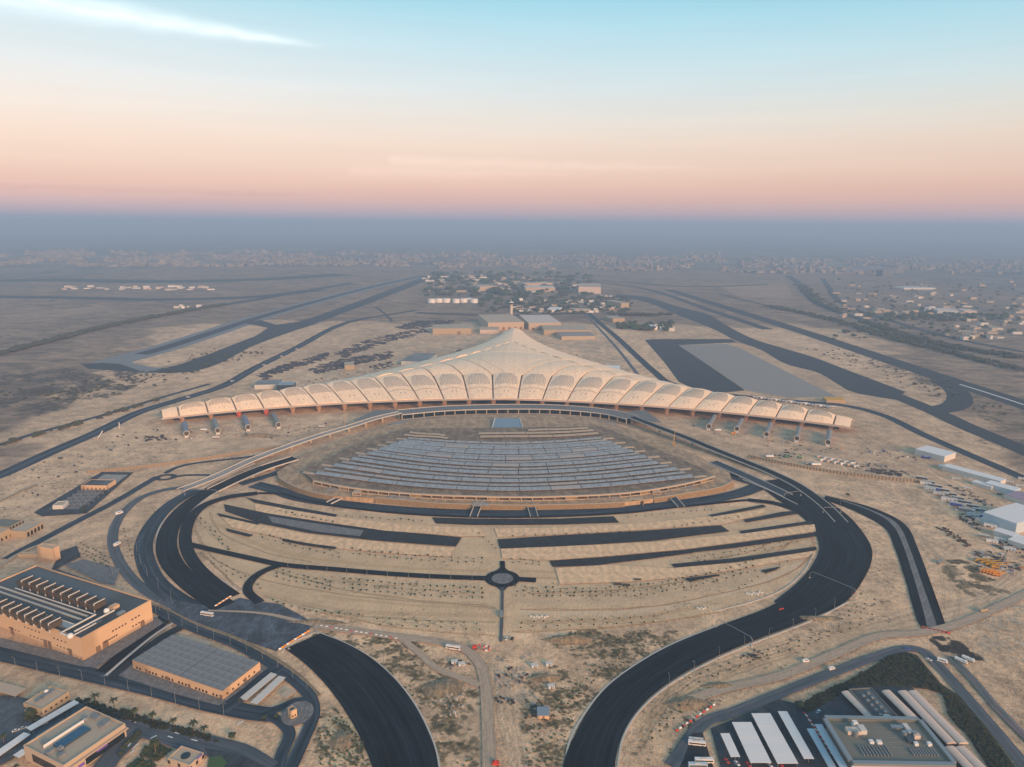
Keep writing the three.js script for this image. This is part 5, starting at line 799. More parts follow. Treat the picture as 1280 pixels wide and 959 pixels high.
building('site_shed', 'tan box store among dark heaps behind the left wing', 'shed', frame([431, 462.5], [433, 458], [443, 462], 457), { wall: M.tan, roof: M.sandWall, parapet: 0 }); building('site_shed', 'white frame store behind the right roof slope', 'shed', frame([748, 466], [750, 461], [775, 467], 461), { wall: M.offWhite, roof: M.white, parapet: 0, windows: [['front', 3, 0.2, 5, 4, 0.3, 0.8, M.door, 'door']] });
building('site_shed', 'ochre low wall store by the dark perimeter road', 'shed', frame([1033, 503.5], [1033, 500], [1057, 504], 500), { wall: M.tan, roof: M.yellow, parapet: 0 });
{ const t = thing('control_tower', 'tall pinkish control tower with flared cab beyond the terminal', 'tower', P(639, 397.5)); const h = topH(639, 397.5, 377); part('shaft', cyl(5.6, 5.2, 0, h * 0.78, 0, 0, 12), M.pinkRoof, t); part('cab_base', cyl(5.2, 9, h * 0.78, h * 0.86, 0, 0, 12), M.beige, t); part('cab_glass', cyl(8.6, 9.4, h * 0.86, h * 0.94, 0, 0, 12), M.glassDark, t); part('cab_roof', cyl(9.6, 7, h * 0.94, h * 0.985, 0, 0, 12), M.white, t); part('mast', cyl(0.8, 0.5, h * 0.985, h * 1.16, 0, 0, 6), M.white, t); }
[[539.5, 378.5, 17], [548.5, 378, 16], [558, 378, 18], [570, 378.5, 16], [579.5, 378, 17], [586.5, 377.5, 15], [592.5, 378.5, 17]].forEach(([x, y, r]) => { const t = thing('storage_tank', 'round white fuel tank in a row on the plain', 'tank', P(x, y), 0, 'fuel tanks in a row'); part('shell', cyl(r, r, 0, 17, 0, 0, 20), M.white, t); part('roof', cyl(r, 2, 17, 19.5, 0, 0, 20), M.offWhite, t); });
building('old_terminal', 'large pinkish old terminal far beyond the control tower', 'terminal', frame([723, 367], [724, 362], [751, 367.5], 358.5), { wall: M.pinkRoof, roof: M.beige, parapet: 0 }); building('old_terminal', 'long pale pier left of the old terminal', 'terminal', frame([657, 364.5], [658, 362], [694, 364.5], 359.5), { wall: M.beige, roof: M.offWhite, parapet: 0 });
[[752, 372.5], [758, 372.8], [764.5, 373]].forEach(([x, y]) => { const t = thing('arched_hangar', 'arched white hangar in a row of three', 'hangar', P(x, y), 0, 'three arched hangars'); const s = new THREE.Shape(); s.absarc(0, 0, 12, 0, Math.PI); part('shell', new THREE.ExtrudeGeometry(s, { depth: 40, bevelEnabled: false }).translate(0, 0, -40), M.pinkRoof, t); part('door', bx(-8, 8, 0, 8, 0.02, 0.3), M.door, t); });
for (const [a, b, c, ty, l, w] of [[[776, 386.5], [778, 382], [786, 386], 379, 'brownish cube building beyond the cross road', M.tan], [[766, 403], [768, 399], [781, 402.5], 398.5, 'ochre villa by the dark road behind the terminal', M.tan], [[815, 412.5], [816, 410], [822, 412.5], 408.5, 'orange-lit white house by the palms', M.white], [[825, 412.5], [826, 410], [831, 412.5], 409, 'white house with trees at its left', M.white], [[684, 390], [685, 387], [699, 390.5], 386.5, 'white low school block among dark trees', M.white], [[718, 391], [719, 388.5], [739, 391], 387.5, 'long ochre block beside the cross road', M.beige], [[600, 364], [601, 361], [622, 363], 358.5, 'cluster block beyond the fuel tanks', M.beige], [[655, 358], [656, 356], [690, 357], 354.5, 'tall pale block far left of the old terminal', M.beige], [[1155, 389.5], [1156, 387], [1161, 390], 384.5, 'pale cube house beyond the far highway', M.offWhite], [[1172, 392], [1173, 389], [1198, 393], 388, 'white hall beyond the far highway', M.offWhite], [[1205, 392.5], [1206, 390], [1221, 393], 388.5, 'pinkish hall beyond the far highway', M.pinkRoof], [[1130, 362], [1131, 360], [1170, 362], 360, 'row of bright low houses on the right plain', M.offWhite], [[1198, 415], [1199, 413.5], [1223, 416], 414, 'low tan compound beside the far highway', M.beige], [[1103, 346], [1104, 345], [1116, 346], 338, 'tall dark block in the right-hand haze', M.solarDark]]) building('far_building', l, 'building', frame(a, b, c, ty), { wall: w, roof: w === M.tan ? M.sandWall : w, parapet: 0 });
// ---------------------------------------------------------------- low buildings far away, trees, city
{
  const g = mulberry(99), box = new THREE.BoxGeometry(1, 1, 1).translate(0, 0.5, 0), far = (x0, x1, y0, y1, n, label, group, mats, big = 1) => {
    for (let i = 0; i < n; i++) { const p = P(lerp(x0, x1, g()), lerp(y0, y1, g())), t = thing('low_building', label, 'building', p, (g() - 0.5) * 0.5, group), w = (10 + g() * 26) * big, d = (8 + g() * 16) * big, h = 4 + g() * 7; part('wall', bx(-w / 2, w / 2, 0, h, -d / 2, d / 2), mats[i % mats.length], t); part('roof', bx(-w / 2 + 0.3, w / 2 - 0.3, h, h + 0.6, -d / 2 + 0.3, d / 2 - 0.3), M.sandWall, t); }
  };
  far(640, 780, 375, 392, 60, 'low pale building among dark trees beyond the hangars', 'low buildings beyond the hangars', [M.offWhite, M.beige, M.sandWall, M.white], 0.8);
  far(530, 720, 345, 366, 55, 'low hazy building on the far airfield camp', 'low buildings of the far airfield camp', [M.beige, M.offWhite, M.sandWall, M.tan], 1.5);
  far(1040, 1280, 352, 400, 75, 'low hazy building on the right-hand far plain', 'low buildings on the right far plain', [M.sandWall, M.beige, M.tan, M.offWhite], 1.1);
  far(1180, 1280, 398, 425, 35, 'pale workshop beside the far highway', 'workshops beside the far highway', [M.offWhite, M.greyRoof, M.sandWall], 0.9);
  far(75, 275, 358.5, 363, 35, 'bright low house in the far left row', 'bright far houses on the left plain', [M.white, M.offWhite, M.pinkRoof], 1);
  far(220, 270, 383, 387, 8, 'small bright hut by the shrub line', 'huts by the shrub line', [M.white, M.offWhite], 0.6);
  far(520, 620, 346, 352, 18, 'pale shed at the far runway end', 'pale sheds at the far runway end', [M.white, M.offWhite], 1.4);
  far(760, 840, 405, 415, 10, 'small house under trees behind the dark apron', 'houses behind the dark apron', [M.offWhite, M.white, M.beige], 0.55);
  // the hazy city, far too many to count
  const inst = (name, geom, mat, list, label, cat) => { const m = new THREE.InstancedMesh(geom, mat, list.length), o = new THREE.Object3D(), c = new THREE.Color(); list.forEach((a, i) => { o.position.copy(a.p); o.rotation.set(0, a.r ?? 0, 0); o.scale.set(...a.s); o.updateMatrix(); m.setMatrixAt(i, o.matrix); if (a.c) m.setColorAt(i, c.setRGB(...a.c)); }); m.name = numbered(name); shade(m); tag(m, label, cat, null, 'stuff'); scene.add(m); return m; };
  DEF.inst = inst;
  const city = []; for (let i = 0; i < 9000; i++) { const px = lerp(-80, 1360, g()), band = g(); const py = lerp(336, 318, band ** 0.8) + noise(px * 0.006, 2) * 4 + (px > 900 ? 5 : 0) + (px - 640) * 0.006; if (noise(px * 0.012, py * 0.13) < -0.25 + g() * 0.25) continue; const p = P(px, py), k = 0.7 + g() * 0.5; const tall = g() < 0.05 ? 2.2 : 1; city.push({ p, r: g() * 1.5, s: [16 + g() * 30, (7 + g() * 12) * tall, 16 + g() * 26], c: [0.26 * k, 0.23 * k, 0.2 * k] }); }
  inst('distant_city', box, std([1, 1, 1]), city, 'dense hazy city of low pale blocks along the horizon', 'city');
  { const t = thing('added_haze_tower', 'very slender added tower that raises the top of the haze over the city', 'tower', V3(-2600, 0, -25000)); part('shaft', cyl(12, 7, 0, 250, 0, 0, 12), M.offWhite, t); part('pod', cyl(16, 16, 225, 250, 0, 0, 14), M.offWhite, t); part('mast', cyl(4, 1.5, 250, 402, 0, 0, 8), M.offWhite, t); }  // unseen tower, added so the haze reaches above the camera
  const crown = (() => { const q = [], gg = mulberry(3); for (let i = 0; i < 7; i++) { const s = new THREE.IcosahedronGeometry(0.34 + gg() * 0.2, 1), p = s.attributes.position; for (let k = 0; k < p.count; k++) { const n = 1 + 0.3 * noise(p.getX(k) * 6 + i * 4, p.getY(k) * 6 + p.getZ(k) * 5); p.setXYZ(k, p.getX(k) * n, p.getY(k) * n * 0.8, p.getZ(k) * n); } s.translate((gg() - 0.5) * 1, 0.5 + gg() * 0.45, (gg() - 0.5) * 1); s.computeVertexNormals(); q.push(s); } return mergeGeometries(q); })();
  DEF.crown = crown;
  const trees = [], grove = (x0, x1, y0, y1, n, size, cut = -0.2) => { for (let i = 0; i < n; i++) { const px = lerp(x0, x1, g()), py = lerp(y0, y1, g()); if (noise(px * 0.05, py * 0.25) < cut) continue; const s = size * (0.6 + g() * 0.8); trees.push({ p: P(px, py), r: g() * 6, s: [s, s * 0.8, s], c: [0.035 + g() * 0.02, 0.05 + g() * 0.025, 0.028 + g() * 0.01] }); } };
  grove(640, 790, 372, 393, 800, 9, 0.1); grove(530, 740, 342, 372, 900, 16, 0.2); grove(1040, 1280, 350, 425, 800, 8, 0.2); grove(770, 840, 404, 414, 120, 10, -0.5); grove(1085, 1260, 394, 402, 160, 12, -0.1); grove(600, 660, 366, 390, 250, 10, 0.1);
  inst('distant_trees', crown, std([1, 1, 1], { roughness: 1 }), trees, 'dark groves of trees among the far airport buildings', 'trees');
  const line = []; const row = (l, n, size, spread) => { const c = curve(cps(l)); for (let i = 0; i < n; i++) { const p = c.getPointAt(g()); p.x += (g() - 0.5) * spread; p.z += (g() - 0.5) * spread; const s = size * (0.5 + g()); line.push({ p, r: g() * 6, s: [s, s * 0.7, s], c: [0.05, 0.055, 0.03] }); } };
  row([[-20, 449], [60, 428], [130, 410], [200, 396], [278, 382]], 420, 9, 22); row([[820, 395], [770, 394.5], [790, 394.7], [838, 394]], 60, 10, 20); row([[960, 383], [1035, 399], [1135, 428], [1280, 464]], 420, 7, 50); row([[1085, 404], [1160, 428], [1280, 449]], 300, 7, 50); row([[-10, 560], [100, 530], [200, 500]], 60, 5, 12); row([[1000, 357], [1025, 378], [1060, 392]], 120, 9, 60); row([[1040, 440], [1160, 480], [1280, 520]], 120, 3, 120); row([[0, 500], [150, 480], [300, 440]], 200, 3.5, 160);
  inst('shrub_lines', crown, std([1, 1, 1], { roughness: 1 }), line, 'dark lines of desert shrubs along the far roads', 'shrubs');
  // stacks of formwork, scaffold and spoil on the building site, a mass of clutter
  const heaps = [], clutter = (poly, n, s0, cols) => { const xs = poly.map((p) => p[0]), ys = poly.map((p) => p[1]); const inside = (x, y) => { let c = false; for (let i = 0, j = poly.length - 1; i < poly.length; j = i++) if ((poly[i][1] > y) !== (poly[j][1] > y) && x < (poly[j][0] - poly[i][0]) * (y - poly[i][1]) / (poly[j][1] - poly[i][1]) + poly[i][0]) c = !c; return c; };
    for (let i = 0; i < n; i++) { const x = lerp(Math.min(...xs), Math.max(...xs), g()), y = lerp(Math.min(...ys), Math.max(...ys), g()); if (!inside(x, y) || noise(x * 0.12, y * 0.35) < -0.25) continue; const k = cols[Math.floor(g() * cols.length)]; heaps.push({ p: P(x, y), r: -0.45 + (g() - 0.5) * 0.5, s: [s0 * (0.8 + g() * 2.2), 0.5 + g() * 1.6, s0 * (0.4 + g())], c: k }); } };
  const dk = [[0.035, 0.03, 0.035], [0.05, 0.04, 0.045], [0.08, 0.065, 0.06], [0.03, 0.03, 0.04]], col = [[0.6, 0.58, 0.55], [0.5, 0.5, 0.5], [0.3, 0.36, 0.42], [0.1, 0.14, 0.25], [0.4, 0.2, 0.08], [0.3, 0.25, 0.2], [0.06, 0.05, 0.05], [0.08, 0.07, 0.06]], mix = [...dk, [0.4, 0.38, 0.36], [0.25, 0.2, 0.15], [0.12, 0.15, 0.18]];
  clutter([[322, 470], [350, 458], [385, 448], [413, 440], [405, 450], [360, 462], [330, 475]], 1600, 6, dk); clutter([[418, 442], [460, 425], [530, 410], [535, 415], [480, 430], [430, 447]], 1600, 7, dk); clutter([[495, 410], [520, 402], [570, 400], [560, 406], [510, 412]], 900, 8, dk);
  clutter([[385, 462], [420, 450], [490, 440], [492, 448], [450, 455], [395, 468]], 1300, 5.5, dk); clutter([[430, 478], [500, 464], [520, 460], [505, 466], [440, 482]], 400, 2.6, mix); clutter([[325, 500], [390, 480], [420, 470], [430, 478], [400, 490], [330, 505]], 600, 2.4, mix); clutter([[560, 445], [575, 436], [580, 438], [565, 448]], 160, 3, dk); clutter([[460, 458], [488, 451], [492, 458], [470, 463]], 220, 2.6, dk);
  clutter([[100, 560], [150, 545], [200, 535], [210, 540], [140, 565]], 90, 2.2, mix); clutter([[30, 585], [110, 562], [120, 575], [40, 605]], 60, 2.4, mix); clutter([[180, 546], [210, 544], [208, 550], [182, 552]], 70, 2, dk);
  clutter([[965, 565], [1000, 560], [1010, 568], [970, 575]], 60, 1.6, mix); clutter([[1050, 575], [1100, 580], [1140, 592], [1130, 597], [1060, 586]], 260, 1.7, mix); clutter([[1090, 586], [1128, 590], [1125, 596], [1092, 592]], 140, 2, dk); clutter([[1185, 605], [1215, 615], [1242, 632], [1230, 634], [1190, 612]], 420, 1.5, mix); clutter([[1200, 640], [1235, 660], [1225, 665], [1198, 648]], 260, 1.6, mix); clutter([[1250, 672], [1280, 685], [1280, 700], [1240, 682]], 120, 1.6, mix);
  clutter([[1168, 655], [1178, 657], [1215, 682], [1208, 685], [1170, 660]], 420, 1.2, [[0.06, 0.04, 0.025], [0.1, 0.06, 0.03], [0.05, 0.045, 0.03]]); clutter([[1060, 562], [1120, 560], [1150, 575], [1090, 578]], 70, 1.5, col); clutter([[1160, 602], [1200, 625], [1250, 655], [1240, 662], [1190, 636], [1155, 610]], 500, 1.8, col); clutter([[1200, 585], [1280, 622], [1280, 634], [1200, 594]], 160, 1.8, col); clutter([[1215, 690], [1250, 690], [1280, 712], [1260, 722], [1222, 712]], 160, 1.5, col); clutter([[930, 545], [1060, 562], [1050, 570], [940, 556]], 130, 1.4, col); clutter([[215, 540], [350, 530], [420, 522], [420, 528], [300, 545], [220, 552]], 150, 1.4, col); clutter([[850, 530], [1050, 556], [1045, 560], [850, 538]], 150, 1.3, col); clutter([[320, 492], [440, 462], [500, 452], [505, 458], [420, 478], [330, 502]], 500, 2, col); clutter([[690, 432], [760, 455], [790, 470], [740, 452]], 120, 2, col); clutter([[0, 640], [40, 605], [110, 575], [110, 585], [40, 625], [0, 660]], 120, 1.4, mix);
  clutter([[1230, 690], [1280, 705], [1270, 715], [1232, 700]], 90, 1.6, mix);
  clutter([[618, 838], [650, 830], [662, 846], [640, 862], [618, 858]], 60, 0.9, mix); clutter([[655, 870], [690, 880], [690, 905], [660, 895]], 45, 0.9, mix); clutter([[620, 872], [650, 875], [648, 882], [620, 880]], 40, 0.8, mix); clutter([[560, 826], [590, 826], [590, 840], [562, 838]], 26, 0.9, mix); clutter([[548, 870], [580, 865], [578, 900], [552, 898]], 40, 0.9, [[0.5, 0.48, 0.45], [0.3, 0.27, 0.22]]);
  clutter([[925, 815], [955, 812], [952, 825], [930, 826]], 40, 0.9, mix); clutter([[846, 915], [866, 890], [880, 885], [862, 915]], 30, 1, mix); clutter([[490, 536], [520, 527], [540, 526], [500, 542]], 140, 1.1, mix); clutter([[330, 545], [420, 525], [436, 528], [350, 552]], 60, 1.4, mix); clutter([[740, 530], [800, 545], [795, 550], [750, 538]], 120, 1.1, mix);
  inst('construction_clutter', box, std([1, 1, 1]), heaps, 'scattered stacks of dark formwork, spoil and scaffold on the site', 'clutter');
  // leafy clump for hedges and thickets
  const leafy = (() => { const q = [], gg = mulberry(8); for (let i = 0; i < 26; i++) { const s = 0.16 + gg() * 0.2, t = new THREE.BufferGeometry(), a = () => (gg() - 0.5) * 2 * s; t.setAttribute('position', new THREE.Float32BufferAttribute([a(), a(), a(), a(), a(), a(), a(), a(), a()], 3)); t.setAttribute('uv', new THREE.Float32BufferAttribute([0, 0, 1, 0, 0, 1], 2)); const r = Math.sqrt(gg()), th = gg() * 6.28; t.translate(Math.cos(th) * r * 0.9, 0.1 + gg() * 0.9, Math.sin(th) * r * 0.9); t.computeVertexNormals(); q.push(t); } return mergeGeometries([...q, crown.clone()]); })();
  const thicket = (name, polys, n, size, label, cat, tint = 1) => { const list = []; for (const poly of polys) { const xs = poly.map((p) => p[0]), ys = poly.map((p) => p[1]), inside = (x, y) => { let c = false; for (let i = 0, j = poly.length - 1; i < poly.length; j = i++) if ((poly[i][1] > y) !== (poly[j][1] > y) && x < (poly[j][0] - poly[i][0]) * (y - poly[i][1]) / (poly[j][1] - poly[i][1]) + poly[i][0]) c = !c; return c; }; for (let i = 0; i < n; i++) { const x = lerp(Math.min(...xs), Math.max(...xs), g()), y = lerp(Math.min(...ys), Math.max(...ys), g()); if (!inside(x, y)) continue; const s = size * (0.5 + g() * 0.9), k = tint * (0.7 + g() * 0.6); list.push({ p: P(x, y), r: g() * 6, s: [s, s * (0.6 + g() * 0.5), s], c: [0.045 * k, 0.055 * k, 0.022 * k] }); } } return inst(name, leafy, std([1, 1, 1], { roughness: 1, side: THREE.DoubleSide }), list, label, cat); };
  thicket('hedge', [[[1000, 886], [1018, 872], [1052, 856], [1060, 862], [1008, 892]], [[1052, 858], [1085, 838], [1110, 822], [1130, 818], [1142, 820], [1152, 830], [1172, 856], [1182, 868], [1160, 862], [1120, 856], [1075, 858]], [[1180, 868], [1195, 870], [1222, 900], [1270, 965], [1242, 965], [1210, 920], [1186, 895]]], 2600, 1.3, 'low dark green planting strip round the lower right office yard', 'hedge', 0.5);
  thicket('hedge', [[[94, 877], [100, 873], [150, 888], [200, 903], [272, 923], [270, 929], [190, 910], [130, 894]]], 1500, 1.5, 'clipped dark hedge under the row of palms', 'hedge', 0.5);
  thicket('planting', [[[160, 924], [172, 916], [178, 919], [150, 946], [138, 955]], [[178, 938], [195, 930], [214, 938], [196, 953], [176, 945]], [[160, 959], [172, 948], [190, 956], [206, 975], [160, 980]], [[31, 899], [46, 889], [56, 894], [40, 905]]], 220, 1.4, 'dark low planting in the office garden beds', 'plants');
  // dry tufts on the verges
  thicket('scrub_tufts', [[[450, 793], [520, 800], [556, 838], [582, 890], [596, 959], [552, 959], [542, 915], [510, 862], [455, 815]], [[676, 797], [760, 790], [815, 788], [850, 795], [800, 822], [760, 850], [730, 840], [718, 808]], [[650, 870], [745, 850], [720, 900], [698, 959], [660, 959]], [[800, 930], [845, 874], [905, 842], [1000, 806], [1066, 770], [1100, 735], [1110, 745], [1010, 822], [910, 868], [840, 945]], [[150, 755], [260, 785], [350, 830], [385, 862], [378, 866], [330, 832], [240, 792], [150, 762]], [[400, 959], [398, 905], [420, 885], [455, 930], [462, 959]]], 260, 0.75, 'sparse dry tufts on the road verges and spoil banks', 'tufts', 1.6);
  // saplings on the terraces
  const sap = thing('sapling', 'young dark sapling planted in a row on the sandy terraces', 'tree', P(506, 748), 0, 'saplings on the terraces');
  part('trunk', cyl(0.14, 0.08, 0, 1.5, 0, 0, 5), M.bark, sap); part('crown', crown.clone().scale(1.15, 1.25, 1.15).translate(0, 0.7, 0), M.leaf, sap);
  const spots = []; const rowsOf = (a, b, n, k = 1, dy = 4, bend = 0) => { for (let r = 0; r < k; r++) for (let i = 0; i < n; i++) { const t = (i + 0.3 * g()) / n; spots.push([lerp(a[0], b[0], t) + (g() - 0.5) * 3, lerp(a[1], b[1], t) + r * dy + Math.sin(t * Math.PI) * bend + (g() - 0.5) * 1.6]); } };
  rowsOf([338, 752], [455, 771], 14, 1, 5, 4); rowsOf([430, 725], [610, 737], 20, 3, 6, 2); rowsOf([345, 712], [420, 730], 9, 3, 5, 1); rowsOf([440, 688], [610, 700], 18, 2, 5, 2); rowsOf([350, 640], [420, 655], 11, 1, 5); rowsOf([430, 647], [535, 653], 12, 1); rowsOf([325, 668], [430, 694], 12, 2, 5); rowsOf([245, 645], [290, 690], 8, 2, 5, -3);
  rowsOf([645, 735], [790, 735], 16, 3, 5, 2); rowsOf([790, 735], [950, 700], 18, 3, 6, 4); rowsOf([860, 700], [1005, 672], 14, 2, 5, 1); rowsOf([840, 660], [930, 645], 10, 1); rowsOf([785, 648], [900, 637], 12, 1); rowsOf([640, 700], [680, 704], 5, 2, 4); rowsOf([600, 668], [622, 690], 5, 1); rowsOf([640, 672], [800, 665], 12, 1); rowsOf([690, 703], [860, 692], 10, 1);
  rowsOf([470, 775], [610, 782], 9, 2, 7); rowsOf([650, 780], [830, 772], 12, 2, 6); rowsOf([945, 818], [1100, 765], 12, 2, 7, 4); rowsOf([860, 850], [960, 812], 8, 2, 9); rowsOf([1050, 770], [1100, 748], 5, 2, 6); rowsOf([920, 738], [990, 700], 8, 1); rowsOf([100, 680], [140, 700], 10, 3, 6, 0); rowsOf([700, 880], [780, 810], 10, 2, 10); rowsOf([812, 918], [868, 868], 6, 2, 8); rowsOf([420, 890], [450, 930], 6, 2, 10); rowsOf([395, 905], [402, 945], 4, 1); rowsOf([155, 660], [165, 700], 7, 1); rowsOf([268, 700], [330, 735], 8, 2, 6);
  sap.position.copy(P(...spots[0])); spots.slice(1, 300).forEach(([x, y]) => { const c = copyOf(sap, P(x, y), g() * 6); c.scale.setScalar(0.7 + g() * 0.6); });
  inst('saplings', mergeGeometries([crown.clone().scale(1.15, 1.25, 1.15).translate(0, 0.7, 0)]), M.leaf, spots.slice(300).map(([x, y]) => ({ p: P(x, y), r: g() * 6, s: [0.9, 0.9, 0.9] })), 'more young saplings dotted over the terraces and verges', 'saplings');
  // palms
  const frond = () => { const pos = [], idx = []; const n = 6; for (let i = 0; i <= n; i++) { const t = i / n, x = t * 3.4, y = 0.9 * Math.sin(t * 2.2) - t * t * 1.5, w = 0.42 * Math.sin(Math.PI * Math.min(1, t * 0.9 + 0.1)); pos.push(x, y - w * 0.5, -w, x, y + 0.1, 0, x, y - w * 0.5, w); if (i) { const a = (i - 1) * 3; idx.push(a, a + 1, a + 3, a + 1, a + 4, a + 3, a + 1, a + 2, a + 4, a + 2, a + 5, a + 4); } } return geo(pos, idx); };
  const palm = thing('palm_tree', 'date palm in the row along the clipped hedge', 'palm', P(120, 882), 0, 'palms along the hedge'); const pr = mulberry(12);
  part('trunk', [cyl(0.42, 0.3, 0, 3.5, 0, 0, 8), cyl(0.32, 0.28, 3.45, 8, 0.05, 0, 8), cyl(0.5, 0.3, 7.7, 8.6, 0.05, 0, 8)], M.bark, palm);
  for (let i = 0; i < 26; i++) part('frond', frond().rotateZ(-0.5 + pr() * 1.1).rotateY(i * 2.4 + pr() * 0.4).scale(0.9 + pr() * 0.3, 1, 0.9 + pr() * 0.3).translate(0.05, 8.4, 0), M.palmLeaf, palm);
  [[143, 887], [168.7, 899], [191.6, 904.5], [217.6, 911], [242.4, 917], [255.6, 921]].forEach(([x, y], i) => copyOf(palm, P(x, y), i * 1.3, null, null, 0.85 + 0.25 * pr()));
  copyOf(palm, P(194.7, 943), 2, 'large date palm standing in the dark planted bed', null, 1.15).userData.group = undefined; copyOf(palm, P(20, 972), 1, 'date palm at the near corner of the beige office', null, 0.9); copyOf(palm, P(5, 930), 1, 'date palm beside the white carport strip', null, 0.8); copyOf(palm, P(300, 880), 3, 'short palm at the end of the beige carports', null, 0.5);
  scene.children.forEach((c) => { if (c.userData && 'group' in c.userData && c.userData.group === undefined) delete c.userData.group; });
  // single round trees
  const tree = (x, y, s, label) => { const t = thing('tree', label, 'tree', P(x, y)); part('trunk', cyl(0.25 * s / 3, 0.16 * s / 3, 0, s * 0.6, 0, 0, 6), M.bark, t); part('crown', leafy.clone().scale(s, s * 0.9, s).translate(0, s * 0.35, 0), M.leaf, t); };
  tree(40, 898, 5, 'bushy dark tree in front of the small ochre building'); tree(1000, 887, 4, 'round dark tree at the corner of the hedge'); tree(290, 924, 3, 'dark bush at the bend of the dirt bank'); tree(330, 900, 2.2, 'dark bush at the street barrier'); tree(345, 898, 2, 'second dark bush at the street barrier'); tree(104, 639, 3, 'dark bush by the substation ring'); tree(1060, 621, 3.2, 'lone dark bush at the head of the curved ramp'); tree(755, 616, 3, 'bush on the garage garden deck right of the middle'); tree(508, 614, 3, 'bush on the garage garden deck left of the middle');
}
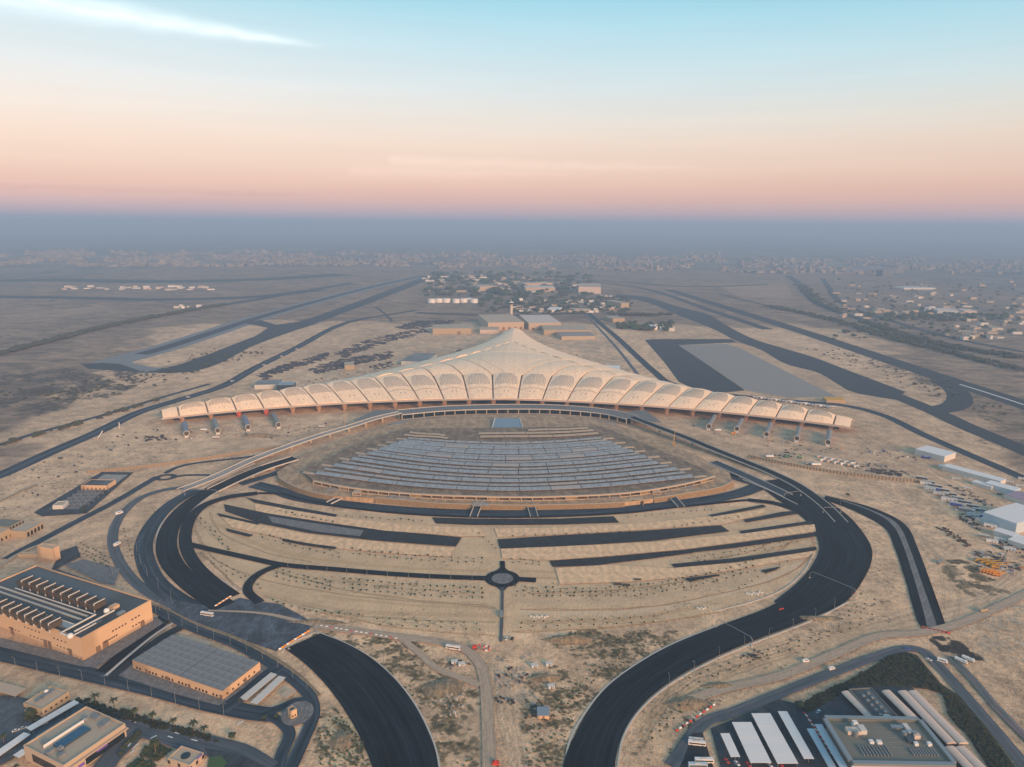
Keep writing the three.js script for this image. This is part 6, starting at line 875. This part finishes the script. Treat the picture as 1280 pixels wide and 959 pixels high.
// ---------------------------------------------------------------- vehicles and site gear
{
  const g = mulberry(41);
  const wheels = (t, xs, z, r, w = 0.3) => { for (const x of xs) for (const s of [-1, 1]) part('wheel', new THREE.CylinderGeometry(r, r, w, 10).rotateX(Math.PI / 2).translate(x, r, s * z), M.tyre, t); };
  const profileBody = (pts, w) => { const s = new THREE.Shape(); pts.forEach((p, i) => i ? s.lineTo(...p) : s.moveTo(...p)); return new THREE.ExtrudeGeometry(s, { depth: w, bevelEnabled: true, bevelSize: 0.06, bevelThickness: 0.06, bevelSegments: 1 }).translate(0, 0, -w / 2); };
  const K = {
    car: (t, m) => { part('body', profileBody([[-2.2, 0.35], [2.2, 0.35], [2.25, 0.8], [1.2, 0.95], [-2.2, 1.0]], 1.7), m, t); part('cabin', profileBody([[-1.7, 0.98], [1.15, 0.95], [0.5, 1.5], [-1.2, 1.52]], 1.5), M.window, t); part('roof', bx(-1.1, 0.45, 1.53, 1.6, -0.7, 0.7), m, t); wheels(t, [-1.35, 1.35], 0.85, 0.33); },
    van: (t, m) => { part('body', profileBody([[-2.8, 0.4], [2.6, 0.4], [2.7, 1.1], [2.0, 2.2], [-2.8, 2.3]], 1.9), m, t); part('windscreen', bx(2.05, 2.35, 1.3, 2.0, -0.9, 0.9), M.window, t); part('side_window', [bx(-1.6, 1.7, 1.45, 1.95, 1.0, 1.04), bx(-1.6, 1.7, 1.45, 1.95, -1.04, -1.0)], M.window, t); wheels(t, [-1.8, 1.8], 0.95, 0.36); },
    bus: (t, m) => { part('body', profileBody([[-6, 0.5], [6, 0.5], [6.05, 2.4], [5.8, 3.2], [-6, 3.2]], 2.4), m, t); part('window_band', [bx(-5.6, 5.6, 1.5, 2.5, 1.27, 1.31), bx(-5.6, 5.6, 1.5, 2.5, -1.31, -1.27)], M.window, t); part('windscreen', bx(6.06, 6.14, 1.3, 2.7, -1.1, 1.1), M.window, t); part('roof_unit', bx(-2, 2, 3.27, 3.55, -0.8, 0.8), M.offWhite, t); wheels(t, [-3.8, 3.9], 1.15, 0.5); },
    truck: (t, m) => { part('cab', profileBody([[2.2, 0.6], [4.4, 0.6], [4.45, 1.7], [4.0, 2.8], [2.2, 2.8]], 2.2), m, t); part('windscreen', bx(4.2, 4.42, 1.8, 2.5, -1, 1), M.window, t); part('bed', [bx(-4.4, 2.0, 0.9, 1.2, -1.2, 1.2), bx(-4.4, 1.9, 1.2, 2.6, -1.2, 1.2)], m, t); part('chassis', bx(-4.4, 4.2, 0.5, 0.88, -0.5, 0.5), M.tyre, t); wheels(t, [-3.4, -2.2, 3.2], 1.05, 0.5); },
  };
  const vehicle = (kind, px, py, deg, m, label, group, s = 1) => { const t = thing({ car: 'car', van: 'van', bus: 'bus', truck: 'truck' }[kind], label, kind, P(px, py).add(V3(0, 0.35, 0)), rad(deg), group); K[kind](t, m); t.scale.setScalar(s); return t; };
  vehicle('bus', 259, 770, -14, M.white, 'white bus crossing the dusty asphalt junction'); vehicle('bus', 566.5, 812, -14, M.white, 'white bus on the pale haul track'); vehicle('van', 149, 643, 60, M.white, 'white van on the narrow grey outer road', null, 1.5); vehicle('van', 146.5, 682, 75, M.white, 'white van farther down the narrow grey outer road', null, 1.4);
  vehicle('van', 1007, 828, 10, M.white, 'white van on the pale dirt track'); vehicle('van', 1039.5, 837.5, 20, M.white, 'white van on the narrow grey road'); vehicle('car', 1134, 812.5, -10, M.blue, 'dark car at the bend of the narrow grey road'); vehicle('car', 1161, 826, -40, M.white, 'white car just past the bend by the hedge'); vehicle('van', 1178, 828.5, -35, M.white, 'white van beside the dark oil patch', null, 1.3); vehicle('truck', 1201, 828, -50, M.white, 'white truck on the dusty lane, lower of two'); vehicle('truck', 1210, 826, -50, M.white, 'white truck with box bed, upper of two on the dusty lane');
  vehicle('car', 1023, 891, 40, M.paleBlue, 'silver car parked in the lower right office yard'); vehicle('bus', 871, 932, -8, M.white, 'white bus parked in the black bay, upper one', null, 0.95); vehicle('bus', 870, 927.5, -8, M.offWhite, 'white bus parked tight behind another in the black bay', null, 0.8); vehicle('bus', 880, 954, 0, M.white, 'white bus at the low end of the black bay'); vehicle('bus', 872, 960, 0, M.paleBlue, 'pale-blue bus beside the lowest parked bus');
  vehicle('car', 640, 799.5, 80, M.tyre, 'black car by the foot of the narrow walk'); vehicle('car', 633, 799.5, 80, M.white, 'white car by the foot of the narrow walk'); vehicle('truck', 627, 770, 90, M.steel, 'grey truck on the narrow walk'); vehicle('truck', 1229, 765, 20, M.tan, 'tan truck on the dirt track above the oil patch'); vehicle('truck', 1175, 704, 30, M.steel, 'grey truck on the sand by the curved ramp');
  vehicle('truck', 270, 548, 5, M.offWhite, 'pale truck parked under the left wing', null, 1.2); vehicle('truck', 402, 534.5, -5, M.offWhite, 'white truck on the sand left of the viaduct', null, 1.2); vehicle('truck', 255, 538.5, 0, M.white, 'white truck between the two outer left boarding tubes', null, 1.2); vehicle('truck', 897, 539, 0, M.white, 'white truck beside the boarding tubes of the right wing', null, 1.2); vehicle('bus', 1157, 573.5, -30, M.blue, 'blue and white bus on the sand by the sheds'); vehicle('truck', 962, 572, 5, M.white, 'white truck by the ribbed fence', null, 1.3); vehicle('truck', 1020, 582.5, 0, M.white, 'white truck parked at the ribbed fence', null, 1.5); vehicle('truck', 1012, 581, 0, M.steel, 'grey truck parked at the ribbed fence', null, 1.5);
  for (let i = 0; i < 22; i++) { const x = 945 + i * 4.6, y = 498 + i * 0.62; vehicle(i % 4 === 1 ? 'bus' : 'truck', x, y, -8 + g() * 10, [M.white, M.offWhite, M.white, M.steel][i % 4], 'parked lorry in the long row behind the right wing', 'lorries parked behind the right wing', 1.3); }
  for (const [x, y] of [[398, 425.5], [371, 437], [352, 446], [290, 477], [235, 497], [330, 457]]) vehicle('car', x, y, 25, M.white, 'white car on the dual road behind the left wing', 'cars on the dual road', 1.6);
  for (let i = 0; i < 9; i++) vehicle('car', lerp(20, 90, i / 8), lerp(905, 950, g()), 30 + g() * 10, [M.white, M.offWhite, M.steel][i % 3], 'car parked in the office car park', 'cars in the office car park');
  [[908, 953], [921, 956], [935, 957.5], [962, 958], [975, 957]].forEach(([x, y], i) => vehicle('car', x, y, -65, i % 2 ? M.white : M.red, 'car parked under the white carports', 'cars under the white carports'));
  // plastic road barriers
  const barrier = (px, py, deg, m, label, group) => { const t = thing('road_barrier', label, 'barrier', P(px, py).setY(0.3), rad(deg), group); part('body', profileBody([[-0.5, 0], [0.5, 0], [0.22, 1], [-0.22, 1]], 2.2).rotateY(Math.PI / 2), m, t); part('foot', bx(-1.2, 1.2, 0, 0.12, -0.7, 0.7), m, t); };
  for (let i = 0; i < 16; i++) barrier(402 + i * 6.2, 783.2 + i * 1.05, -10, i % 4 === 2 ? M.red : M.white, i % 4 === 2 ? 'red plastic barrier in the row along the haul track' : 'white plastic barrier in the row along the haul track', i % 4 === 2 ? 'red barriers along the haul track' : 'white barriers along the haul track');
  for (let i = 0; i < 12; i++) barrier(846 + i * 4.2, 914 - i * 2.9, 35, i % 2 ? M.white : M.red, i % 2 ? 'white barrier by the dirt turn-off' : 'red barrier by the dirt turn-off', i % 2 ? 'white barriers by the turn-off' : 'red barriers by the turn-off');
  for (let i = 0; i < 26; i++) barrier(1006 + i * 2.0, 893 + i * 3.0, -58, i % 2 ? M.white : M.red, i % 2 ? 'white striped kerb barrier beside the slim carport' : 'red striped kerb barrier beside the slim carport', i % 2 ? 'white barriers beside the slim carport' : 'red barriers beside the slim carport');
  for (let i = 0; i < 12; i++) barrier(350 + i * 3.2, 812 - i * 2, 28, i % 3 ? M.orange : M.white, i % 3 ? 'orange barrier across the closed approach road' : 'white barrier across the closed approach road', i % 3 ? 'orange barriers across the approach road' : 'white barriers across the approach road');
  for (let i = 0; i < 14; i++) barrier(1152 + i * 2.6, 785 + i * 0.55, -8, i % 2 ? M.red : M.soil, i % 2 ? 'red barrier at the foot of the curved ramp' : 'dark barrier at the foot of the curved ramp', i % 2 ? 'red barriers at the ramp foot' : 'dark barriers at the ramp foot');
  for (let i = 0; i < 9; i++) barrier(270 + i * 2.2, 758 - i * 1.4, 30, i % 2 ? M.orange : M.white, i % 2 ? 'orange barrier at the end of the black road' : 'white barrier at the end of the black road', i % 2 ? 'orange barriers at the black road end' : 'white barriers at the black road end');
  barrier(978, 762, 20, M.red, 'red barrier heap at the end of the right loop kerb'); barrier(975, 763, 35, M.red, 'second red barrier at the end of the right loop kerb');
  // sign gantries of bent pipe over the roads
  const gantry = (a, b, h, label) => { const t = thing('road_gantry', label, 'gantry', V3(0, 0, 0)), A = P(...a), B = P(...b), pts = []; const q = (k, y) => A.clone().lerp(B, k).setY(y); pts.push(q(0, 0), q(0.005, h * 0.7), q(0.05, h * 0.97), q(0.12, h), q(0.5, h * 1.03), q(0.88, h), q(0.95, h * 0.97), q(0.995, h * 0.7), q(1, 0)); part('beam', new THREE.TubeGeometry(new THREE.CatmullRomCurve3(pts, false, 'catmullrom', 0.2), 48, 0.26, 6), M.steel, t); for (const p of [A, B]) part('footing', bx(-0.9, 0.9, 0, 0.8, -0.9, 0.9).translate(p.x, 0, p.z), M.kerb, t); };
  gantry([895, 784], [940, 808], 8, 'bent pipe gantry over the right approach road'); gantry([1012, 723], [1070, 747], 8, 'bent pipe gantry over the right loop bend'); gantry([1029, 641], [1051, 641], 7, 'bent pipe gantry over the right viaduct end'); gantry([980, 623], [1001, 620], 7, 'bent pipe gantry over the right bridge end'); gantry([231, 619], [272, 619], 7, 'bent pipe gantry over the left road heads'); gantry([361, 812], [398, 792], 5, 'low pipe gantry at the closed approach road');
  // lamp posts
  const lamp = thing('lamp_post', 'tall slim grey lamp post beside the loop roads', 'lamp post', P(190, 775), 0, 'lamp posts along the loop roads'); part('pole', cyl(0.2, 0.1, 0, 11, 0, 0, 6), M.steel, lamp); part('arm', bar(V3(0, 10.8, 0), V3(1.8, 11.4, 0), 0.07, 5), M.steel, lamp); part('lamp_head', bx(1.5, 2.4, 11.3, 11.5, -0.2, 0.2), M.steel, lamp);
  const along = (l, n) => curve(cps(l)).getSpacedPoints(n).forEach((p) => copyOf(lamp, p, g() * 6));
  along([[165, 752], [230, 785], [300, 812], [345, 835], [384, 862]], 12); along([[404, 792], [465, 820], [515, 868], [545, 925]], 7); along([[766, 850], [800, 824], [850, 800], [905, 778]], 6); along([[836, 860], [890, 830], [945, 806], [1020, 776], [1064, 752]], 8); along([[1094, 700], [1084, 664], [1050, 635]], 4); along([[130, 690], [150, 735], [200, 765]], 5); along([[360, 712], [470, 722], [590, 727]], 9); along([[400, 770], [500, 786], [600, 796]], 6); along([[20, 838], [110, 856], [200, 876], [280, 896]], 9); along([[168, 676], [180, 715], [214, 752]], 5);
  along([[870, 890], [980, 850], [1095, 812]], 10);
  // site fences of ribbed sheet
  const fence = (l, h, mat, label) => { const c = curve(cps(l)), n = Math.round(c.getLength() / 2.2), pts = c.getSpacedPoints(n), t = thing('site_fence', label, 'fence', V3(0, 0, 0)), pos = [], idx = []; pts.forEach((p, i) => { const a = pts[Math.min(n, i + 1)].clone().sub(pts[Math.max(0, i - 1)]).normalize(), o = i % 2 ? 0.45 : -0.45, x = p.x - a.z * o, z = p.z + a.x * o; pos.push(x, 0, z, x, h, z); if (i) idx.push(2 * i - 2, 2 * i, 2 * i - 1, 2 * i - 1, 2 * i, 2 * i + 1); }); const m = part('ribbed_sheet', geo(pos, idx).toNonIndexed(), mat, t); m.geometry.computeVertexNormals(); part('top_rail', new THREE.TubeGeometry(c, n, 0.14, 4).translate(0, h, 0), M.steel, t); };
  fence([[108, 592], [150, 588], [200, 582.5], [260, 574], [320, 564.5], [352, 560]], 4.5, M.fenceTan, 'long ribbed tan fence left of the viaduct'); fence([[935, 572], [990, 583], [1050, 593], [1110, 600], [1155, 604]], 4.5, M.fenceTan, 'long ribbed tan fence on the right below the parked trucks');
  fence([[0, 628], [25, 616], [47, 607]], 2.4, M.olive, 'short dark fence at the left edge');
  // cabins and containers on the right yard
  const cabin = (px, py, deg, m, label, group, L = 9, h = 2.8) => { const t = thing('site_cabin', label, 'cabin', P(px, py), rad(deg), group); part('body', bx(-L / 2, L / 2, 0.3, h, -1.6, 1.6), m, t); part('roof', bx(-L / 2 - 0.1, L / 2 + 0.1, h + 0.002, h + 0.18, -1.7, 1.7), M.offWhite, t); part('door', bx(-0.5, 0.5, 0.35, 2.3, 1.6, 1.65), M.door, t); part('window', bx(L * 0.2, L * 0.36, 1.2, 2, 1.6, 1.65), M.window, t); part('skid', bx(-L / 2, L / 2, 0, 0.29, -1.2, 1.2), M.soil, t); };
  for (let i = 0; i < 16; i++) cabin(1157 + i * 5.4, 606 + i * 3.35 + (i % 2) * 3, -35, [M.white, M.paleBlue, M.blue, M.offWhite, M.greyRoof][i % 5], ['white site cabin in the slanting cabin row', 'pale-blue site cabin in the slanting cabin row', 'dark blue site cabin in the slanting cabin row', 'off-white site cabin in the slanting cabin row', 'grey site cabin in the slanting cabin row'][i % 5], 'cabins of the slanting row', 13, 4);
  for (let i = 0; i < 9; i++) cabin(1152 + i * 9, 599 + i * 5, -32, M.solarDark, 'dark container in the line behind the cabin row', 'dark containers behind the cabin row', 14, 3.2);
  for (let i = 0; i < 12; i++) cabin(1024 + i * 4.2, 572.5 + i * 0.8 + (i % 2) * 3, 0, [M.beige, M.white, M.offWhite][i % 3], ['beige cabin by the right ribbed fence', 'white cabin by the right ribbed fence', 'off-white cabin by the right ribbed fence'][i % 3], 'cabins by the right ribbed fence', 7, 3.4);
  [[1254, 640], [1263, 646], [1272, 640], [1250, 676], [1262, 688], [1230, 672], [1240, 678]].forEach(([x, y], i) => cabin(x, y, -30, [M.white, M.paleBlue, M.greyRoof][i % 3], 'scattered cabin round the pale-blue warehouse', 'cabins round the pale-blue warehouse', 11, 3.2));
  [[1195, 600], [1210, 612], [1262, 604], [1275, 609], [1278, 600]].forEach(([x, y]) => cabin(x, y, -35, M.offWhite, 'pale cabin between the long sheds', 'cabins between the long sheds', 10, 3));
  [[568, 829.5], [577, 832], [668, 834], [686, 832], [689, 860]].forEach(([x, y]) => cabin(x, y, 10, M.paleBlue, 'small pale-blue cabin on the middle sand', 'small cabins on the middle sand', 5, 2.4));
  { const t = thing('site_hut', 'cream hut with blue tin roof on the middle sand', 'hut', P(679, 896), 0); part('wall', bx(-4, 4, 0, 3.4, -3, 3), M.cream, t); part('door', bx(-0.8, 0.8, 0, 2.6, 3, 3.08), M.door, t); part('roof', gridGeo([[V3(-4.4, 3.6, 3.5), V3(4.4, 3.6, 3.5)], [V3(-4.4, 5.4, -3.5), V3(4.4, 5.4, -3.5)]], null, 0.25), M.bluePane, t); part('lean_to', bx(-4, 4, 0, 2.6, -8, -3.02), M.greyRoof, t); }
  // pipe stacks by the roundabout road
  for (const [x, y] of [[797, 725.5], [772, 731], [783, 732]]) { const t = thing('pipe_stack', 'small stack of dark pipes on the right terrace', 'pipes', P(x, y), 0, 'pipe stacks on the right terrace'); for (let i = 0; i < 5; i++) part('pipe', new THREE.CylinderGeometry(0.45, 0.45, 7, 7).rotateZ(Math.PI / 2).translate(0, 0.45 + (i > 2 ? 0.8 : 0), (i > 2 ? i - 3.5 : i - 1) * 0.95), M.soil, t); }
  for (let i = 0; i < 8; i++) { const t = thing('concrete_block', 'white concrete block in the small group on the right terrace', 'block', P(934 + i * 2.6, 742.5 + (i % 3) - i * 0.25), i, 'white blocks on the right terrace'); part('block', bx(-0.8, 0.8, 0, 1.1, -0.6, 0.6), M.white, t); part('lifting_eye', new THREE.TorusGeometry(0.18, 0.05, 4, 8).translate(0, 1.2, 0), M.steel, t); }
  for (let i = 0; i < 5; i++) { const t = thing('concrete_block', 'white concrete block low on the right terrace', 'block', P(872 + i * 2.4, 760.5 + (i % 2)), i, 'white blocks low on the right terrace'); part('block', bx(-0.8, 0.8, 0, 1, -0.6, 0.6), M.white, t); part('lifting_eye', new THREE.TorusGeometry(0.18, 0.05, 4, 8).translate(0, 1.1, 0), M.steel, t); }
  for (let i = 0; i < 7; i++) { const t = thing('concrete_block', 'white concrete block on the pale track below the terraces', 'block', P(664 + i * 3.3, 771 + (i % 2)), i, 'white blocks below the terraces'); part('block', bx(-0.8, 0.8, 0, 1, -0.6, 0.6), M.white, t); part('lifting_eye', new THREE.TorusGeometry(0.18, 0.05, 4, 8).translate(0, 1.1, 0), M.steel, t); }
  // lifting machines
  const lift_ = (px, py, deg, m, label, group, L = 14, ang = 12) => { const t = thing('boom_lift', label, 'machine', P(px, py), rad(deg), group); part('chassis', bx(-4, 3, 0.8, 2.2, -1.3, 1.3), m, t); part('cab', bx(0.5, 2.6, 2.2, 3.6, -1.2, 0.2), M.window, t); part('boom', [bx(0, L * 0.6, -0.45, 0.45, -0.45, 0.45), bx(L * 0.6, L, -0.3, 0.3, -0.3, 0.3)].map((q) => q.rotateZ(rad(ang)).translate(-3.6, 3, 0.4)), m, t); wheels(t, [-2.8, -1, 1.6], 1.25, 0.7, 0.5); };
  for (let i = 0; i < 7; i++) lift_(1224 + i * 3.4, 703 + i * 1.2 - (i % 2) * 1.5, -20, M.yellow, 'yellow mobile crane parked in the upper tight rank', 'yellow cranes in the upper rank'); for (let i = 0; i < 5; i++) lift_(1230 + i * 4, 715.5 + i * 1.1, -14, M.orange, 'orange mobile crane parked in the lower tight rank', 'orange cranes in the lower rank', 12, 8);
  lift_(842, 556, 70, M.yellow, 'yellow crane with raised boom beside the right viaduct', null, 22, 62); lift_(917, 543, 10, M.orange, 'orange machine beside the right boarding tubes', null, 9, 14); lift_(695, 626, 0, M.orange, 'orange machine on the garage garden deck', null, 8, 10); lift_(433, 533, 0, M.tan, 'tan lift standing against the left viaduct', null, 22, 80); lift_(1255, 700, 40, M.olive, 'dark excavator beside the yellow cranes', null, 10, 35); lift_(984, 572, 0, M.green, 'green lifting machine by the ribbed fence', null, 13, 20); lift_(999, 573, 180, M.green, 'green lifting machine facing the other one', null, 13, 30); lift_(613, 549, 0, M.yellow, 'yellow lift on the back garage deck', null, 8, 30);
  { const t = thing('piling_mast', 'tall tan mast leaning beside the dual road', 'mast', P(149, 537)); part('mast', bar(V3(0, 0, 0), V3(1, 12, 0), 0.9, 6), M.offWhite, t); part('base', bx(-2, 2, 0, 1.5, -2, 2), M.tan, t); const u = thing('piling_mast', 'second pale mast lying slanted beside the dual road', 'mast', P(122, 549)); part('mast', bar(V3(0, 0.8, 0), V3(6, 12, -6), 0.9, 6), M.offWhite, u); part('base', bx(-2, 2, 0, 1.5, -2, 2), M.tan, u); }
  { const t = thing('site_crane', 'red based crane with thin jib on the haul track', 'crane', P(619.5, 956)); part('base', bx(-2.2, 2.2, 0.3, 2, -1.6, 1.6), M.red, t); part('mast', bar(V3(0, 2, 0), V3(0, 16, -1), 0.28, 6), M.steel, t); part('counterweight', bx(-1, 1, 2, 3, -0.8, 0.8), M.red, t); wheels(t, [-1.5, 1.5], 1.6, 0.5, 0.4); }
  { const t = thing('excavator', 'red excavator digging on the middle sand', 'excavator', P(593, 811)); part('body', bx(-1.6, 1.6, 1, 2.8, -1.4, 1.4), M.red, t); part('arm', [bar(V3(1.4, 2, 0), V3(4, 4.4, 0), 0.35), bar(V3(4, 4.4, 0), V3(5.4, 1, 0), 0.3)], M.red, t); part('bucket', bx(5, 6, 0.2, 1.2, -0.6, 0.6), M.steel, t); for (const s of [-1, 1]) part('track', bx(-2, 2, 0, 1, s * 1.2 - 0.35, s * 1.2 + 0.35), M.tyre, t); const u = thing('site_cone_ring', 'red and white ring of barriers round a pit', 'barrier', P(608, 811)); for (let i = 0; i < 8; i++) part('barrier', bx(-1, 1, 0, 1, -0.3, 0.3).rotateY(-i * 0.785 + 1.57).translate(Math.cos(i * 0.785) * 2.9, 0, Math.sin(i * 0.785) * 2.9), i % 2 ? M.red : M.white, u); }
  // spoil mounds
  const mound = (px, py, rx, rz, h, label) => { const n = 20, pos = [], idx = [], uv = [], c = P(px, py); for (let r = 0; r <= 8; r++) for (let a = 0; a <= n; a++) { const t = r / 8, th = a / n * Math.PI * 2, k = 1 + 0.22 * noise(Math.cos(th) * 1.3 + px, Math.sin(th) * 1.3); const x = c.x + Math.cos(th) * rx * t * k, z = c.z + Math.sin(th) * rz * t * k; pos.push(x, Math.max(-0.05, h * Math.pow(Math.cos(t * Math.PI / 2), 1.3) * (1 + 0.25 * noise(x * 0.2, z * 0.2)) - (r === 8 ? 0.1 : 0)), z); uv.push(x, z); if (r && a) { const p = r * (n + 1) + a; idx.push(p, p - 1, p - n - 2, p, p - n - 2, p - n - 1); } } single('spoil_mound', geo(pos, idx, uv), M.spoil, label, 'mound'); };
  mound(712, 800, 22, 7, 3.4, 'olive spoil bank above the pale pit'); mound(680, 848, 14, 6, 2.6, 'rounded spoil heap on the middle sand'); mound(555, 860, 16, 12, 2.4, 'rough spoil heap beside the left approach road'); mound(325, 545, 34, 9, 4, 'long smooth sand heap under the left wing'); mound(430, 925, 10, 12, 2, 'low ochre mound inside the left approach road'); mound(860, 880, 18, 9, 2.6, 'low ridge of soil beside the right approach road'); mound(900, 858, 14, 5, 1.8, 'ochre bank above the dirt turn-off'); mound(582, 545, 24, 7, 3, 'sand heap on the back garage deck'); mound(395, 778, 30, 5, 1.6, 'low spoil ridge beside the haul track'); mound(1020, 773, 24, 5, 1.5, 'low bank beside the right loop bend');
}
renderer.render(scene, camera);
